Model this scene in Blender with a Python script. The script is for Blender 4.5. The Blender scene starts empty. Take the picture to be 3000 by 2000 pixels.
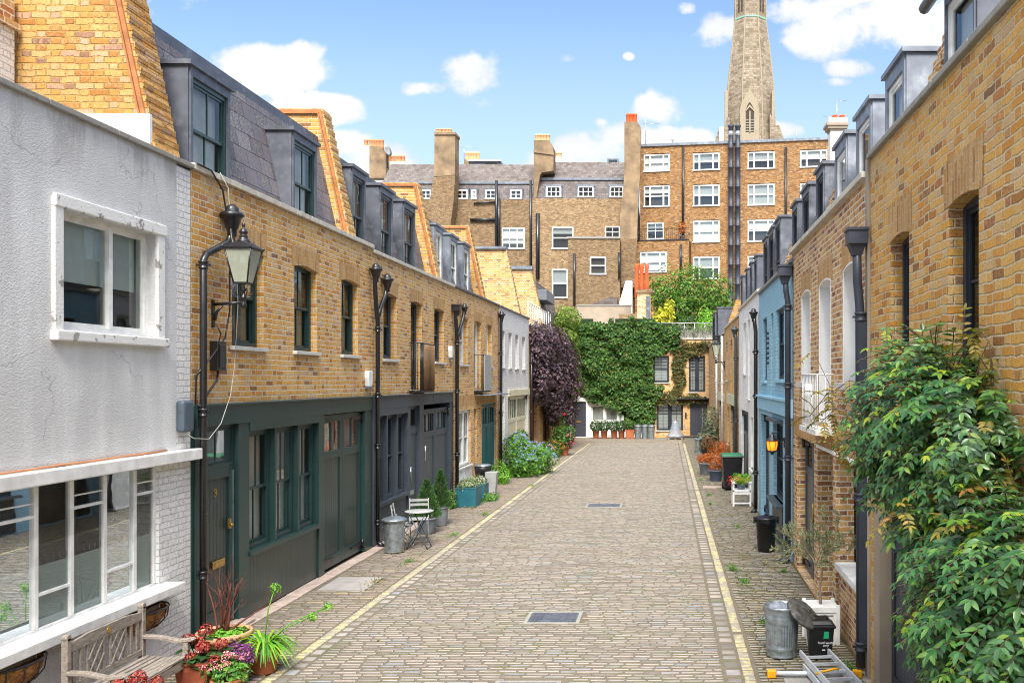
import bpy, bmesh, math, random
from mathutils import Vector, Matrix, noise
R = random.Random(7)
PI = math.pi
sc = bpy.context.scene
COL = sc.collection
CAMZ, FPX, UC, VC = 3.3, 2060.0, 1540.0, 873.0   # camera height, focal length and vanishing point measured on the photograph

# ------------------------------------------------------------------ frames
class F:
    def __init__(s, o, u, n):
        s.o = Vector(o); s.U = Vector(u).normalized(); s.N = Vector(n).normalized()
        s.flip = s.U.cross(Vector((0, 0, 1))).dot(s.N) < 0
    def p(s, u, n, z):
        return s.o + s.U * u + s.N * n + Vector((0, 0, z))
    def px(s, u, v, n=0.0):
        d = Vector(((u - UC) / FPX, 1, (VC - v) / FPX)); c = Vector((0, 0, CAMZ))
        t = (n - s.N.dot(c - s.o)) / s.N.dot(d); q = c + d * t
        return s.U.dot(q - s.o), q.z
W = F((0, 0, 0), (1, 0, 0), (0, 1, 0))
LF = F((-5.86, 0, 0), (0, 1, 0), (1, 0, 0))
RF = F((2.2, 0, 0), (0, 1, 0), (-1, 0, 0))
EF = F((0, 51.5, 0), (1, 0, 0), (0, -1, 0))

class MB:
    def __init__(s): s.v = []; s.f = []; s.m = []; s.s = []; s.xf = None
    def add(s, vs, fs, m=0, sm=False):
        b = len(s.v)
        if s.xf is not None: vs = [s.xf @ Vector(q) for q in vs]
        s.v.extend([tuple(q) for q in vs])
        for f in fs:
            s.f.append([b + i for i in f]); s.m.append(m); s.s.append(sm)
        return s
    def poly(s, pts, m=0, sm=False): return s.add(pts, [list(range(len(pts)))], m, sm)
    def quad(s, fr, pts, m=0):
        vs = [fr.p(*q) for q in pts]
        if fr.flip: vs.reverse()
        return s.poly(vs, m)
    def box(s, fr, u0, u1, n0, n1, z0, z1, m=0):
        vs = [fr.p(u, n, z) for z in (z0, z1) for n in (n0, n1) for u in (u0, u1)]
        return s.add(vs, [(0, 1, 3, 2), (4, 6, 7, 5), (0, 4, 5, 1), (2, 3, 7, 6), (0, 2, 6, 4), (1, 5, 7, 3)], m)
    def tbox(s, c, w0, d0, w1, d1, h, m=0, z0=0.0):      # tapered box standing on c
        x, y, z = c; vs = []
        for (w, d, zz) in ((w0, d0, z + z0), (w1, d1, z + z0 + h)):
            vs += [(x - w / 2, y - d / 2, zz), (x + w / 2, y - d / 2, zz), (x + w / 2, y + d / 2, zz), (x - w / 2, y + d / 2, zz)]
        return s.add(vs, [(3, 2, 1, 0), (4, 5, 6, 7), (0, 1, 5, 4), (1, 2, 6, 5), (2, 3, 7, 6), (3, 0, 4, 7)], m)
    def prism(s, fr, prof, u0, u1, mats=None, m=0):
        k = len(prof)
        vs = [fr.p(u0, n, z) for n, z in prof] + [fr.p(u1, n, z) for n, z in prof]
        s.add(vs, [list(range(k))], m); b = len(s.v) - 2 * k
        s.f.append([b + k + i for i in reversed(range(k))]); s.m.append(m); s.s.append(False)
        for i in range(k):
            j = (i + 1) % k
            s.f.append([b + i, b + k + i, b + k + j, b + j]); s.m.append(mats[i] if mats else m); s.s.append(False)
        return s
    def ext(s, pts, dv, m=0, sm=False):                  # polygon extruded by vector
        k = len(pts); a = [Vector(q) for q in pts]; d = Vector(dv)
        return s.add(a + [q + d for q in a], [list(range(k)), list(range(2 * k - 1, k - 1, -1))] + [(i, k + i, k + (i + 1) % k, (i + 1) % k) for i in range(k)], m, sm)
    def tube(s, pts, r, seg=8, m=0, caps=True, sm=True):
        P = [Vector(q) for q in pts]; rs = r if isinstance(r, (list, tuple)) else [r] * len(P)
        vs = []; up = None
        for i, q in enumerate(P):
            t = (P[min(i + 1, len(P) - 1)] - P[max(i - 1, 0)]).normalized()
            if up is None: up = Vector((0, 0, 1)) if abs(t.z) < .9 else Vector((1, 0, 0))
            a = t.cross(up)
            if a.length < 1e-5: a = t.orthogonal()
            a.normalize(); b = t.cross(a).normalized(); up = -b if False else up
            for k in range(seg):
                th = 2 * PI * k / seg
                vs.append(q + (a * math.cos(th) + b * math.sin(th)) * rs[i])
        fs = []
        for i in range(len(P) - 1):
            for k in range(seg):
                k2 = (k + 1) % seg
                fs.append((i * seg + k, i * seg + k2, (i + 1) * seg + k2, (i + 1) * seg + k))
        s.add(vs, fs, m, sm)
        if caps:
            b = len(s.v) - len(vs)
            for c in (list(range(seg)), list(range(len(vs) - 1, len(vs) - 1 - seg, -1))):
                s.f.append([b + i for i in c]); s.m.append(m); s.s.append(False)
        return s
    def lathe(s, c, prof, seg=20, m=0, rf=None, sm=True):
        c = Vector(c); vs = []; fs = []
        for (r, z) in prof:
            for k in range(seg):
                th = 2 * PI * k / seg; rr = r * (rf(th, z) if rf else 1)
                vs.append(c + Vector((rr * math.cos(th), rr * math.sin(th), z)))
        for i in range(len(prof) - 1):
            for k in range(seg):
                k2 = (k + 1) % seg
                fs.append((i * seg + k, i * seg + k2, (i + 1) * seg + k2, (i + 1) * seg + k))
        fs.append(list(range(seg))[::-1]); fs.append([(len(prof) - 1) * seg + k for k in range(seg)])
        return s.add(vs, fs, m, sm)
    def build(s, name, mats, parent=None, bevel=0, recalc=True, auto=False):
        me = bpy.data.meshes.new(name); off = Vector((0, 0, 0))
        if parent is not None:
            q = parent
            while q is not None: off += q.location; q = q.parent
        me.from_pydata([(x - off.x, y - off.y, z - off.z) for x, y, z in s.v], [], s.f)
        if not isinstance(mats, (list, tuple)): mats = [mats]
        for m in mats: me.materials.append(M(m) if isinstance(m, str) else m)
        me.polygons.foreach_set('material_index', s.m); me.polygons.foreach_set('use_smooth', s.s)
        if recalc:
            bm = bmesh.new(); bm.from_mesh(me); bmesh.ops.recalc_face_normals(bm, faces=bm.faces); bm.to_mesh(me); bm.free()
        me.update()
        o = bpy.data.objects.new(name, me); COL.objects.link(o)
        if parent is not None: o.parent = parent
        if bevel:
            b = o.modifiers.new('edge', 'BEVEL'); b.width = bevel; b.segments = 2; b.limit_method = 'ANGLE'; b.angle_limit = math.radians(40)
        return o

def tag(o, label=None, cat=None, group=None, kind=None):
    if label: o['label'] = label
    if cat: o['category'] = cat
    if group: o['group'] = group
    if kind: o['kind'] = kind
    return o
def thing(name, label, cat, loc=(0, 0, 0), group=None):
    o = bpy.data.objects.new(name, None); COL.objects.link(o); o.location = loc; o.empty_display_size = .2
    return tag(o, label, cat, group)
def copy_tree(o, parent=None):
    c = o.copy(); COL.objects.link(c); c.parent = parent
    for ch in list(o.children): copy_tree(ch, c)
    return c
def dup(o, loc, rz, label):
    c = copy_tree(o); c.location = loc; c.rotation_euler = (0, 0, rz); c['label'] = label; return c

# ------------------------------------------------------------------ materials
MATS = {}
def M(n): return MATS[n]
class NT:
    def __init__(s, name):
        s.mat = bpy.data.materials.new(name); s.mat.use_nodes = True; s.t = s.mat.node_tree
        s.t.nodes.clear(); s.out = s.n('ShaderNodeOutputMaterial'); MATS[name] = s.mat
    def n(s, ty, **kw):
        q = s.t.nodes.new(ty)
        for k, v in kw.items(): setattr(q, k, v)
        return q
    def l(s, a, b): s.t.links.new(a, b)
    def put(s, sock, v):
        if v is None: return
        if isinstance(v, bpy.types.NodeSocket): s.l(v, sock)
        else: sock.default_value = v
    def m(s, op, a, b=None, c=None, clamp=False):
        q = s.n('ShaderNodeMath', operation=op); q.use_clamp = clamp
        s.put(q.inputs[0], a); s.put(q.inputs[1], b)
        if c is not None: s.put(q.inputs[2], c)
        return q.outputs[0]
    def mix(s, f, a, b, bl='MIX'):
        q = s.n('ShaderNodeMix', data_type='RGBA', blend_type=bl)
        s.put(q.inputs[0], f)
        s.put(q.inputs[6], (*a, 1) if isinstance(a, tuple) and len(a) == 3 else a)
        s.put(q.inputs[7], (*b, 1) if isinstance(b, tuple) and len(b) == 3 else b)
        return q.outputs[2]
    def noise(s, scale, detail=3, vec=None, rough=.55, dim='3D'):
        q = s.n('ShaderNodeTexNoise'); q.inputs['Scale'].default_value = scale; q.inputs['Detail'].default_value = detail
        q.inputs['Roughness'].default_value = rough
        if vec is None: vec = s.pos()
        s.l(vec, q.inputs['Vector']); return q.outputs[0]
    def pos(s):
        if not hasattr(s, '_g'): s._g = s.n('ShaderNodeNewGeometry')
        return s._g.outputs['Position']
    def ss(s, x, a, b):
        q = s.n('ShaderNodeMapRange', interpolation_type='SMOOTHSTEP'); s.put(q.inputs[0], x)
        q.inputs[1].default_value = a; q.inputs[2].default_value = b; return q.outputs[0]
    def ramp(s, x, pts, const=False):
        q = s.n('ShaderNodeValToRGB'); e = q.color_ramp.elements
        if const: q.color_ramp.interpolation = 'CONSTANT'
        while len(e) < len(pts): e.new(.5)
        for i, (p, c) in enumerate(pts): e[i].position = p; e[i].color = (*c, 1)
        s.put(q.inputs[0], x); return q.outputs[0]
    def vec(s, x, y, z):
        q = s.n('ShaderNodeCombineXYZ'); s.put(q.inputs[0], x); s.put(q.inputs[1], y); s.put(q.inputs[2], z); return q.outputs[0]
    def white(s, v):
        q = s.n('ShaderNodeTexWhiteNoise', noise_dimensions='3D'); s.l(v, q.inputs['Vector']); return q.outputs['Value']
    def bump(s, h, st, d=.01):
        q = s.n('ShaderNodeBump'); s.l(h, q.inputs['Height']); q.inputs['Strength'].default_value = st; q.inputs['Distance'].default_value = d
        return q.outputs[0]
    def bsdf(s, col, rough=.7, metal=0, nrm=None, spec=.4):
        q = s.n('ShaderNodeBsdfPrincipled'); s.put(q.inputs['Base Color'], (*col, 1) if isinstance(col, tuple) and len(col) == 3 else col)
        s.put(q.inputs['Roughness'], rough); s.put(q.inputs['Metallic'], metal); q.inputs['Specular IOR Level'].default_value = spec
        if nrm is not None: s.l(nrm, q.inputs['Normal'])
        return q.outputs[0]
    def fin(s, sh): s.l(sh, s.out.inputs[0]); return s.mat
    def wallco(s):
        p = s.n('ShaderNodeSeparateXYZ'); s.l(s.pos(), p.inputs[0])
        g = s.n('ShaderNodeSeparateXYZ'); s.l(s._g.outputs['True Normal'], g.inputs[0])
        ax = s.m('ABSOLUTE', g.outputs[0]); ay = s.m('ABSOLUTE', g.outputs[1]); az = s.m('ABSOLUTE', g.outputs[2])
        ix = s.m('GREATER_THAN', ax, ay)
        u = s.m('ADD', s.m('MULTIPLY', p.outputs[0], s.m('SUBTRACT', 1.0, ix)), s.m('MULTIPLY', p.outputs[1], ix))
        o = s.m('ADD', s.m('MULTIPLY', p.outputs[1], s.m('SUBTRACT', 1.0, ix)), s.m('MULTIPLY', p.outputs[0], ix))
        iz = s.m('GREATER_THAN', az, .85)
        v = s.m('ADD', s.m('MULTIPLY', p.outputs[2], s.m('SUBTRACT', 1.0, iz)), s.m('MULTIPLY', o, iz))
        return u, v

def pmat(name, col, rough=.6, metal=0, var=.12, scale=6, bump=0, bscale=60, dirt=None, spec=.4):
    t = NT(name); a = t.noise(scale, 5)
    lo = tuple(c * (1 - var * 1.6) for c in col); hi = tuple(min(1, c * (1 + var)) for c in col)
    c = t.ramp(a, [(.3, lo), (.7, hi)])
    if dirt:
        d = t.noise(dirt[1], 8, rough=.7); c = t.mix(t.m('MULTIPLY', t.ss(d, .5, .75), dirt[2] if len(dirt) > 2 else .6), c, dirt[0])
    nb = t.bump(t.noise(bscale, 4), bump, .01) if bump else None
    r = t.m('ADD', t.m('MULTIPLY', a, .2), rough - .1)
    return t.fin(t.bsdf(c, r, metal, nb, spec))

def brick(name, pal, mortar, L=.225, H=.075, J=.011, flem=True, bump=.6, soldier=False, paint=None, stain=.35, wob=.004, rough=.85):
    t = NT(name); u, v = t.wallco()
    if soldier: u, v = v, u
    nz = t.noise(7, 3); n2 = t.noise(34, 4, rough=.65)
    u = t.m('ADD', u, t.m('MULTIPLY', t.m('SUBTRACT', nz, .5), wob * 6)); v = t.m('ADD', v, t.m('MULTIPLY', t.m('SUBTRACT', t.noise(4.5, 4), .5), wob * 9))
    P = L * 1.5 if flem else L
    row = t.m('FLOOR', t.m('DIVIDE', v, H)); fv = t.m('FRACT', t.m('DIVIDE', v, H))
    uu = t.m('ADD', t.m('DIVIDE', u, P), t.m('MULTIPLY', row, .5))
    cu = t.m('FLOOR', uu); fu = t.m('FRACT', uu)
    if flem:
        ih = t.m('GREATER_THAN', fu, .6667)
        dS = t.m('SUBTRACT', .3333, t.m('ABSOLUTE', t.m('SUBTRACT', fu, .3333)))
        dH = t.m('SUBTRACT', .1667, t.m('ABSOLUTE', t.m('SUBTRACT', fu, .8333)))
        du = t.m('MULTIPLY', t.m('MAXIMUM', dS, dH), P)
    else:
        ih = 0.0; du = t.m('MULTIPLY', t.m('SUBTRACT', .5, t.m('ABSOLUTE', t.m('SUBTRACT', fu, .5))), P)
    dv = t.m('MULTIPLY', t.m('SUBTRACT', .5, t.m('ABSOLUTE', t.m('SUBTRACT', fv, .5))), H)
    d = t.m('ADD', t.m('MINIMUM', du, dv), t.m('MULTIPLY', t.m('SUBTRACT', n2, .5), .016 if wob > .003 else .004))
    mask = t.ss(d, J * .3, J * .75)
    idv = t.vec(t.m('ADD', t.m('MULTIPLY', cu, 2.0), ih), row, .5)
    rnd = t.white(idv); rnd2 = t.white(t.vec(row, cu, t.m('ADD', 7.5, ih)))
    if paint:
        c = t.ramp(rnd, [(0, tuple(x * .93 for x in paint)), (1, paint)]); jm = tuple(x * .84 for x in paint)
        big = t.noise(1.3, 6, rough=.65); c = t.mix(t.m('MULTIPLY', t.ss(big, .5, .8), stain), c, tuple(x * .6 for x in paint))
    else:
        c = t.ramp(rnd, pal); jm = mortar
        c = t.mix(t.m('MULTIPLY', t.ss(n2, .42, .68), .42), c, t.mix(rnd2, (.38, .19, .06), (.76, .60, .38)))
    big = t.noise(.9, 6, rough=.65)
    pit = t.noise(75, 4, rough=.7); c = t.mix(t.m('MULTIPLY', t.ss(pit, .50, .62), .55), c, t.mix(.72, c, (.07, .04, .02)))
    col = t.mix(mask, t.mix(t.ss(pit, .4, .65), jm, tuple(x * .72 for x in jm)), c)
    mp = t.n('ShaderNodeMapping'); t.l(t.pos(), mp.inputs[0]); mp.inputs['Scale'].default_value = (1, 1, .18); stk = t.noise(3.0, 6, mp.outputs[0], .65)
    col = t.mix(t.m('MULTIPLY', t.ss(stk, .54, .74), stain * .8), col, t.mix(.55, col, (.10, .07, .045)))
    if not paint:
        col = t.mix(t.m('MULTIPLY', t.ss(big, .48, .8), stain), col, t.mix(.5, col, (.16, .11, .07)))
    h = t.m('ADD', t.m('MULTIPLY', mask, .7), t.m('ADD', t.m('MULTIPLY', n2, .25), t.m('MULTIPLY', rnd2, .25)))
    return t.fin(t.bsdf(col, rough, 0, t.bump(h, bump, .012), .25))

stock = [(0, (.26, .12, .045)), (.12, (.54, .23, .045)), (.36, (.68, .34, .065)), (.60, (.68, .38, .10)), (.82, (.66, .42, .17)), (.93, (.58, .40, .25)), (.975, (.50, .17, .05)), (1, (.20, .11, .07))]
orange = [(0, (.36, .15, .035)), (.25, (.55, .24, .05)), (.5, (.62, .31, .075)), (.75, (.60, .36, .14)), (.9, (.56, .33, .22)), (1, (.24, .12, .08))]
redmix = [(0, (.17, .07, .045)), (.18, (.36, .13, .05)), (.36, (.54, .25, .075)), (.68, (.64, .36, .11)), (.9, (.64, .43, .20)), (1, (.42, .13, .05))]
dull = [(0, (.09, .058, .035)), (.35, (.17, .11, .055)), (.65, (.235, .155, .08)), (.9, (.30, .21, .12)), (1, (.18, .085, .05))]
flat = [(0, (.12, .05, .022)), (.3, (.25, .11, .035)), (.6, (.35, .165, .05)), (.85, (.38, .20, .075)), (1, (.48, .33, .20))]
brick('brick_stock', stock, (.70, .62, .46), J=.0135, stain=.35)
brick('brick_orange', orange, (.50, .30, .10), J=.014, bump=1.2, wob=.007)
brick('brick_gold', [(p, (c[0] * 1.0, c[1] * .98, c[2] * .85)) for p, c in stock], (.72, .58, .36), J=.0145, bump=1.3, stain=.3, wob=.006)
brick('brick_redmix', redmix, (.76, .68, .53), J=.017)
brick('brick_dull', dull, (.17, .13, .09), J=.010, stain=.6)
brick('brick_dull_light', [(p, tuple(x * 1.4 for x in c)) for p, c in dull], (.28, .22, .15), stain=.7)
brick('brick_flats', flat, (.26, .18, .10), stain=.55)
brick('brick_soldier', [(0, (.36, .17, .05)), (.4, (.52, .28, .09)), (.8, (.56, .35, .14)), (1, (.44, .22, .09))], (.58, .46, .28), L=.27, H=.068, flem=False, soldier=True, J=.009, stain=.5)
brick('brick_white', None, None, paint=(.84, .835, .82), J=.012, bump=1.0, stain=.25)
brick('brick_blue', None, None, paint=(.34, .60, .76), J=.012, bump=.8, stain=.3)
brick('slate', [(0, (.085, .095, .13)), (.5, (.12, .13, .17)), (1, (.155, .165, .21))], (.03, .032, .04), L=.42, H=.27, flem=False, J=.010, bump=.5, stain=.3, wob=.001, rough=.55)
brick('slate_small', [(0, (.06, .06, .072)), (.5, (.095, .095, .11)), (1, (.13, .13, .145))], (.05, .05, .06), L=.3, H=.2, flem=False, J=.012, bump=.4, rough=.7)
brick('slate_dark', [(0, (.05, .052, .07)), (.5, (.07, .075, .1)), (1, (.1, .105, .13))], (.03, .03, .04), L=.3, H=.2, flem=False, J=.012, bump=.4, rough=.6)
brick('rag_stone', [(0, (.13, .11, .085)), (.3, (.23, .195, .15)), (.65, (.29, .245, .19)), (1, (.36, .31, .24))], (.22, .185, .145), L=.62, H=.3, J=.05, bump=1, wob=.05, stain=.7)
pmat('ashlar', (.34, .285, .205), .85, bump=.3, dirt=((.22, .17, .11), 1.2))
pmat('lead', (.125, .135, .165), .5, .35, var=.18, scale=4, dirt=((.36, .39, .44), 3, .5), bump=.08, bscale=12)
pmat('lead_light', (.21, .235, .28), .5, .35, var=.18, scale=3, dirt=((.5, .52, .55), 3, .4), bump=.1, bscale=12)
pmat('coping', (.58, .54, .46), .85, bump=.25, dirt=((.22, .20, .16), 5, .7))
pmat('coping_dark', (.30, .29, .26), .9, bump=.4, dirt=((.12, .11, .09), 6, .8))
pmat('sill_stone', (.60, .59, .55), .8, dirt=((.35, .33, .29), 6))
pmat('threshold_stone', (.48, .38, .32), .85, var=.2, bump=.3, dirt=((.26, .22, .18), 3))
pmat('white_paint', (.80, .80, .78), .45, dirt=((.55, .53, .48), 5, .3), bump=.05)
pmat('white_reveal', (.87, .87, .86), .55, var=.03, dirt=((.7, .68, .64), 4, .1))
pmat('white_render', (.83, .83, .82), .8, bump=.2, dirt=((.55, .53, .48), 2, .35))
pmat('black_iron', (.014, .014, .017), .3, .0, bump=.1, bscale=30, spec=.6)
pmat('dark_blue_iron', (.035, .042, .062), .45, bump=.05)
pmat('green_paint', (.020, .050, .047), .33, var=.1, spec=.5)
pmat('slate_paint', (.055, .072, .09), .42, var=.08)
pmat('anthracite', (.028, .033, .045), .45, var=.1)
pmat('teal_paint', (.018, .12, .155), .45)
pmat('cream_paint', (.70, .66, .48), .5, dirt=((.5, .46, .33), 4, .3))
pmat('blue_render', (.33, .59, .76), .7, var=.08, dirt=((.12, .3, .4), 3, .3))
pmat('red_door', (.15, .035, .022), .5)
pmat('brass', (.55, .36, .10), .3, .8)
pmat('steel', (.55, .57, .60), .3, .85)
pmat('galvanised', (.36, .41, .44), .42, .75, var=.25, scale=14, dirt=((.16, .18, .19), 5, .5))
pmat('galv_dirty', (.13, .125, .115), .6, .5, var=.4, scale=12, bump=.3)
pmat('aluminium', (.66, .69, .72), .4, .35, dirt=((.4, .4, .4), 8, .3))
pmat('terracotta', (.42, .135, .055), .75, var=.2, dirt=((.55, .35, .22), 4, .5))
pmat('terracotta_pale', (.58, .32, .17), .8, var=.15, dirt=((.62, .48, .34), 5, .6), bump=.2)
pmat('terracotta_dark', (.27, .075, .04), .35, var=.25, dirt=((.5, .4, .34), 6, .35))
pmat('chimney_pot', (.58, .26, .12), .8, dirt=((.3, .2, .13), 6))
pmat('chimney_pot_red', (.60, .10, .025), .7)
pmat('chimney_pot_pale', (.66, .38, .20), .8)
pmat('cement_brown', (.27, .19, .115), .9, var=.3, scale=1.2, bump=.5, bscale=12, dirt=((.20, .16, .11), .8, .6))
pmat('beige_render', (.33, .27, .205), .85, var=.1, scale=2, dirt=((.3, .25, .19), 1.5, .5))
pmat('soil', (.05, .035, .022), .95, bump=.8, bscale=90)
pmat('black_plastic', (.012, .012, .014), .42, var=.2)
pmat('green_plastic', (.03, .19, .09), .5)
pmat('green_sticker', (.02, .42, .17), .5)
pmat('yellow_plastic', (.80, .38, .01), .45)
pmat('white_plastic', (.80, .81, .82), .4)
pmat('grey_plastic', (.085, .115, .15), .45, dirt=((.2, .22, .24), 8, .4))
pmat('grey_pot', (.20, .22, .25), .7)
pmat('grey_planter', (.34, .35, .34), .8, bump=.1)
pmat('blue_pot', (.10, .14, .22), .4)
pmat('bark', (.10, .065, .045), .9, bump=.5)
pmat('bark_pale', (.30, .235, .17), .9, bump=.4)
pmat('stem_red', (.12, .035, .022), .7)
pmat('interior', (.06, .048, .036), .9)
pmat('interior_pale', (.30, .26, .21), .9)
pmat('concrete', (.33, .31, .29), .9, bump=.4, dirt=((.18, .16, .14), 1.5))
pmat('tile_red', (.44, .18, .065), .8, var=.2)
pmat('coir', (.40, .19, .06), .95, var=.5, scale=30, bump=1, bscale=80)
pmat('curtain', (.66, .65, .61), .9, var=.1)
pmat('blind_white', (.74, .75, .74), .8, var=.04)
pmat('blind_pale', (.70, .80, .79), .8, var=.05)
pmat('cork_pole', (.22, .13, .06), .8)
pmat('cable_white', (.40, .40, .37), .6)
def litmat(name, col, e):
    t = NT(name); q = t.n('ShaderNodeBsdfPrincipled'); q.inputs['Base Color'].default_value = (*col, 1)
    q.inputs['Emission Color'].default_value = (*col, 1); q.inputs['Emission Strength'].default_value = e; return t.fin(q.outputs[0])
litmat('amber_glow', (1, .25, .01), .55)
def glassmat(name, tint, gl=.05, rough=.015):
    t = NT(name); fr = t.n('ShaderNodeFresnel'); fr.inputs[0].default_value = 1.5
    w = t.noise(1.7, 2); nb = t.bump(w, .06, .02); t.l(nb, fr.inputs['Normal'])
    a = t.n('ShaderNodeBsdfTransparent'); a.inputs[0].default_value = (*tint, 1)
    b = t.n('ShaderNodeBsdfGlossy'); b.inputs['Roughness'].default_value = rough; t.l(nb, b.inputs['Normal']); b.inputs[0].default_value = (.9, .95, 1, 1)
    mx = t.n('ShaderNodeMixShader'); t.l(t.m('ADD', t.m('MULTIPLY', fr.outputs[0], .55), gl, clamp=True), mx.inputs[0])
    t.l(a.outputs[0], mx.inputs[1]); t.l(b.outputs[0], mx.inputs[2]); return t.fin(mx.outputs[0])
glassmat('glass', (.82, .86, .84)); glassmat('glass_soft', (.45, .5, .5), .14)
def frosted():
    t = NT('frosted'); a = t.n('ShaderNodeBsdfTransparent'); a.inputs[0].default_value = (.7, .8, .8, 1)
    d = t.bsdf((.55, .66, .66), .25); mx = t.n('ShaderNodeMixShader'); mx.inputs[0].default_value = .72
    t.l(a.outputs[0], mx.inputs[1]); t.l(d, mx.inputs[2]); t.fin(mx.outputs[0])
frosted()
def milky():
    t = NT('lamp_glass'); c = t.bsdf((.50, .53, .42), .12, spec=.6); q = t.n('ShaderNodeBsdfTransparent'); q.inputs[0].default_value = (.8, .83, .75, 1); mx = t.n('ShaderNodeMixShader'); mx.inputs[0].default_value = .55; t.l(q.outputs[0], mx.inputs[1]); t.l(c, mx.inputs[2]); t.fin(mx.outputs[0])
milky()
def polythene():
    t = NT('polythene'); a = t.n('ShaderNodeBsdfTransparent'); d = t.bsdf((.30, .34, .40), .2, 0, t.bump(t.noise(9, 4), 1, .05))
    mx = t.n('ShaderNodeMixShader'); mx.inputs[0].default_value = .6; t.l(a.outputs[0], mx.inputs[1]); t.l(d, mx.inputs[2]); t.fin(mx.outputs[0])
polythene()
def boards(name, col, pitch=.09, rough=.4):
    t = NT(name); u, v = t.wallco(); f = t.m('FRACT', t.m('DIVIDE', u, pitch))
    d = t.m('MULTIPLY', t.m('SUBTRACT', .5, t.m('ABSOLUTE', t.m('SUBTRACT', f, .5))), pitch); k = t.ss(d, .001, .007)
    a = t.noise(3, 4); c = t.mix(k, tuple(x * .45 for x in col), t.mix(a, tuple(x * .85 for x in col), tuple(x * 1.12 for x in col)))
    t.fin(t.bsdf(c, rough, 0, t.bump(k, .5, .006), .45))
boards('green_boards', (.034, .052, .048), rough=.28); boards('slate_boards', (.06, .078, .094), .11); boards('teal_boards', (.02, .125, .16), .1)
boards('grey_door_boards', (.10, .105, .115), .12); boards('anthracite_boards', (.05, .056, .074), .12); boards('cream_boards', (.7, .66, .48), .12)
def render_wall():
    t = NT('grey_render'); m = t.n('ShaderNodeMapping'); t.l(t.pos(), m.inputs[0]); m.inputs['Scale'].default_value = (1, 1, .22)
    st = t.noise(3.2, 6, m.outputs[0], .6); big = t.noise(.8, 4)
    c = t.mix(t.ss(st, .35, .75), (.60, .605, .605), (.735, .74, .74))
    sp = t.n('ShaderNodeSeparateXYZ'); t.l(t.pos(), sp.inputs[0])
    top = t.m('MULTIPLY', t.ss(sp.outputs[2], 5.0, 5.85), t.ss(st, .42, .62)); c = t.mix(t.m('MULTIPLY', top, .75), c, (.33, .31, .29))
    under = t.m('MULTIPLY', t.ss(big, .52, .7), .25); c = t.mix(under, c, (.45, .45, .46))
    m2 = t.n('ShaderNodeMapping'); t.l(t.pos(), m2.inputs[0]); m2.inputs['Scale'].default_value = (1, 1, 1.8)
    h = t.noise(38, 3, m2.outputs[0]); h2 = t.noise(90, 2)
    wv = t.n('ShaderNodeTexVoronoi', feature='DISTANCE_TO_EDGE'); wv.inputs['Scale'].default_value = .55
    nzc = t.n('ShaderNodeTexNoise'); nzc.inputs['Scale'].default_value = 2.0; nzc.inputs['Detail'].default_value = 6; t.l(t.pos(), nzc.inputs['Vector'])
    mx = t.n('ShaderNodeVectorMath', operation='ADD'); t.l(t.pos(), mx.inputs[0])
    sc_ = t.n('ShaderNodeVectorMath', operation='SCALE'); t.l(nzc.outputs['Color'], sc_.inputs[0]); sc_.inputs['Scale'].default_value = .9
    t.l(sc_.outputs[0], mx.inputs[1]); t.l(mx.outputs[0], wv.inputs['Vector'])
    crack = t.m('MULTIPLY', t.m('SUBTRACT', 1.0, t.ss(wv.outputs['Distance'], .001, .006)), t.ss(big, .46, .56)); c = t.mix(t.m('MULTIPLY', crack, .6), c, (.32, .33, .35))
    t.fin(t.bsdf(c, .9, 0, t.bump(t.m('ADD', h, t.m('MULTIPLY', h2, .4)), .75, .012), .2))
render_wall()
def flaking(name='flaking_white', base=(.76, .76, .74), und=(.33, .31, .28)):
    t = NT(name); n = t.noise(5.5, 8, rough=.7); n2 = t.noise(40, 3); k = t.ss(n, .57, .60)
    c = t.mix(k, base, t.mix(n2, tuple(x * .6 for x in und), tuple(x * 1.5 for x in und)))
    t.fin(t.bsdf(c, .75, 0, t.bump(t.m('SUBTRACT', n2, t.m('MULTIPLY', k, 1.5)), .5, .01), .3))
flaking(); flaking('paint_worn_stone', (.62, .60, .55), (.12, .11, .1))
def wood():
    t = NT('weathered_teak'); m = t.n('ShaderNodeMapping'); t.l(t.pos(), m.inputs[0]); m.inputs['Scale'].default_value = (14, 3, 14)
    n = t.noise(3, 6, m.outputs[0], .7); c = t.ramp(n, [(.3, (.15, .125, .105)), (.55, (.30, .26, .22)), (.75, (.42, .38, .34))])
    t.fin(t.bsdf(c, .85, 0, t.bump(n, .5, .005), .2))
wood()
def setts(name, pal, moss=.2):
    t = NT(name); g = t.n('ShaderNodeNewGeometry'); c = t.ramp(g.outputs['Random Per Island'], pal)
    p = t.pos(); big = t.noise(.55, 5); mid = t.noise(9, 5); fine = t.noise(70, 3)
    c = t.mix(t.m('MULTIPLY', t.ss(mid, .35, .7), .35), c, t.mix(.6, c, (.20, .17, .13)))
    c = t.mix(t.m('MULTIPLY', t.ss(big, .5, .68), .3), c, (.42, .355, .30)); c = t.mix(t.m('MULTIPLY', t.ss(t.noise(1.9, 7, rough=.7), .52, .70), .55), c, (.15, .138, .118))
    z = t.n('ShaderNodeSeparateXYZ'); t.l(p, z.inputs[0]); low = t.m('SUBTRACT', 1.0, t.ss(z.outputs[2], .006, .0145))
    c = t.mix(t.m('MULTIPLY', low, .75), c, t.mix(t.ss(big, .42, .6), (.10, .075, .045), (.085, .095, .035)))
    if moss: c = t.mix(t.m('MULTIPLY', t.ss(t.noise(2.3, 7, rough=.7), .56, .7), moss), c, (.10, .12, .03))
    t.fin(t.bsdf(c, .72, 0, t.bump(t.m('ADD', t.m('MULTIPLY', fine, .5), mid), .45, .006), .3))
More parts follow.
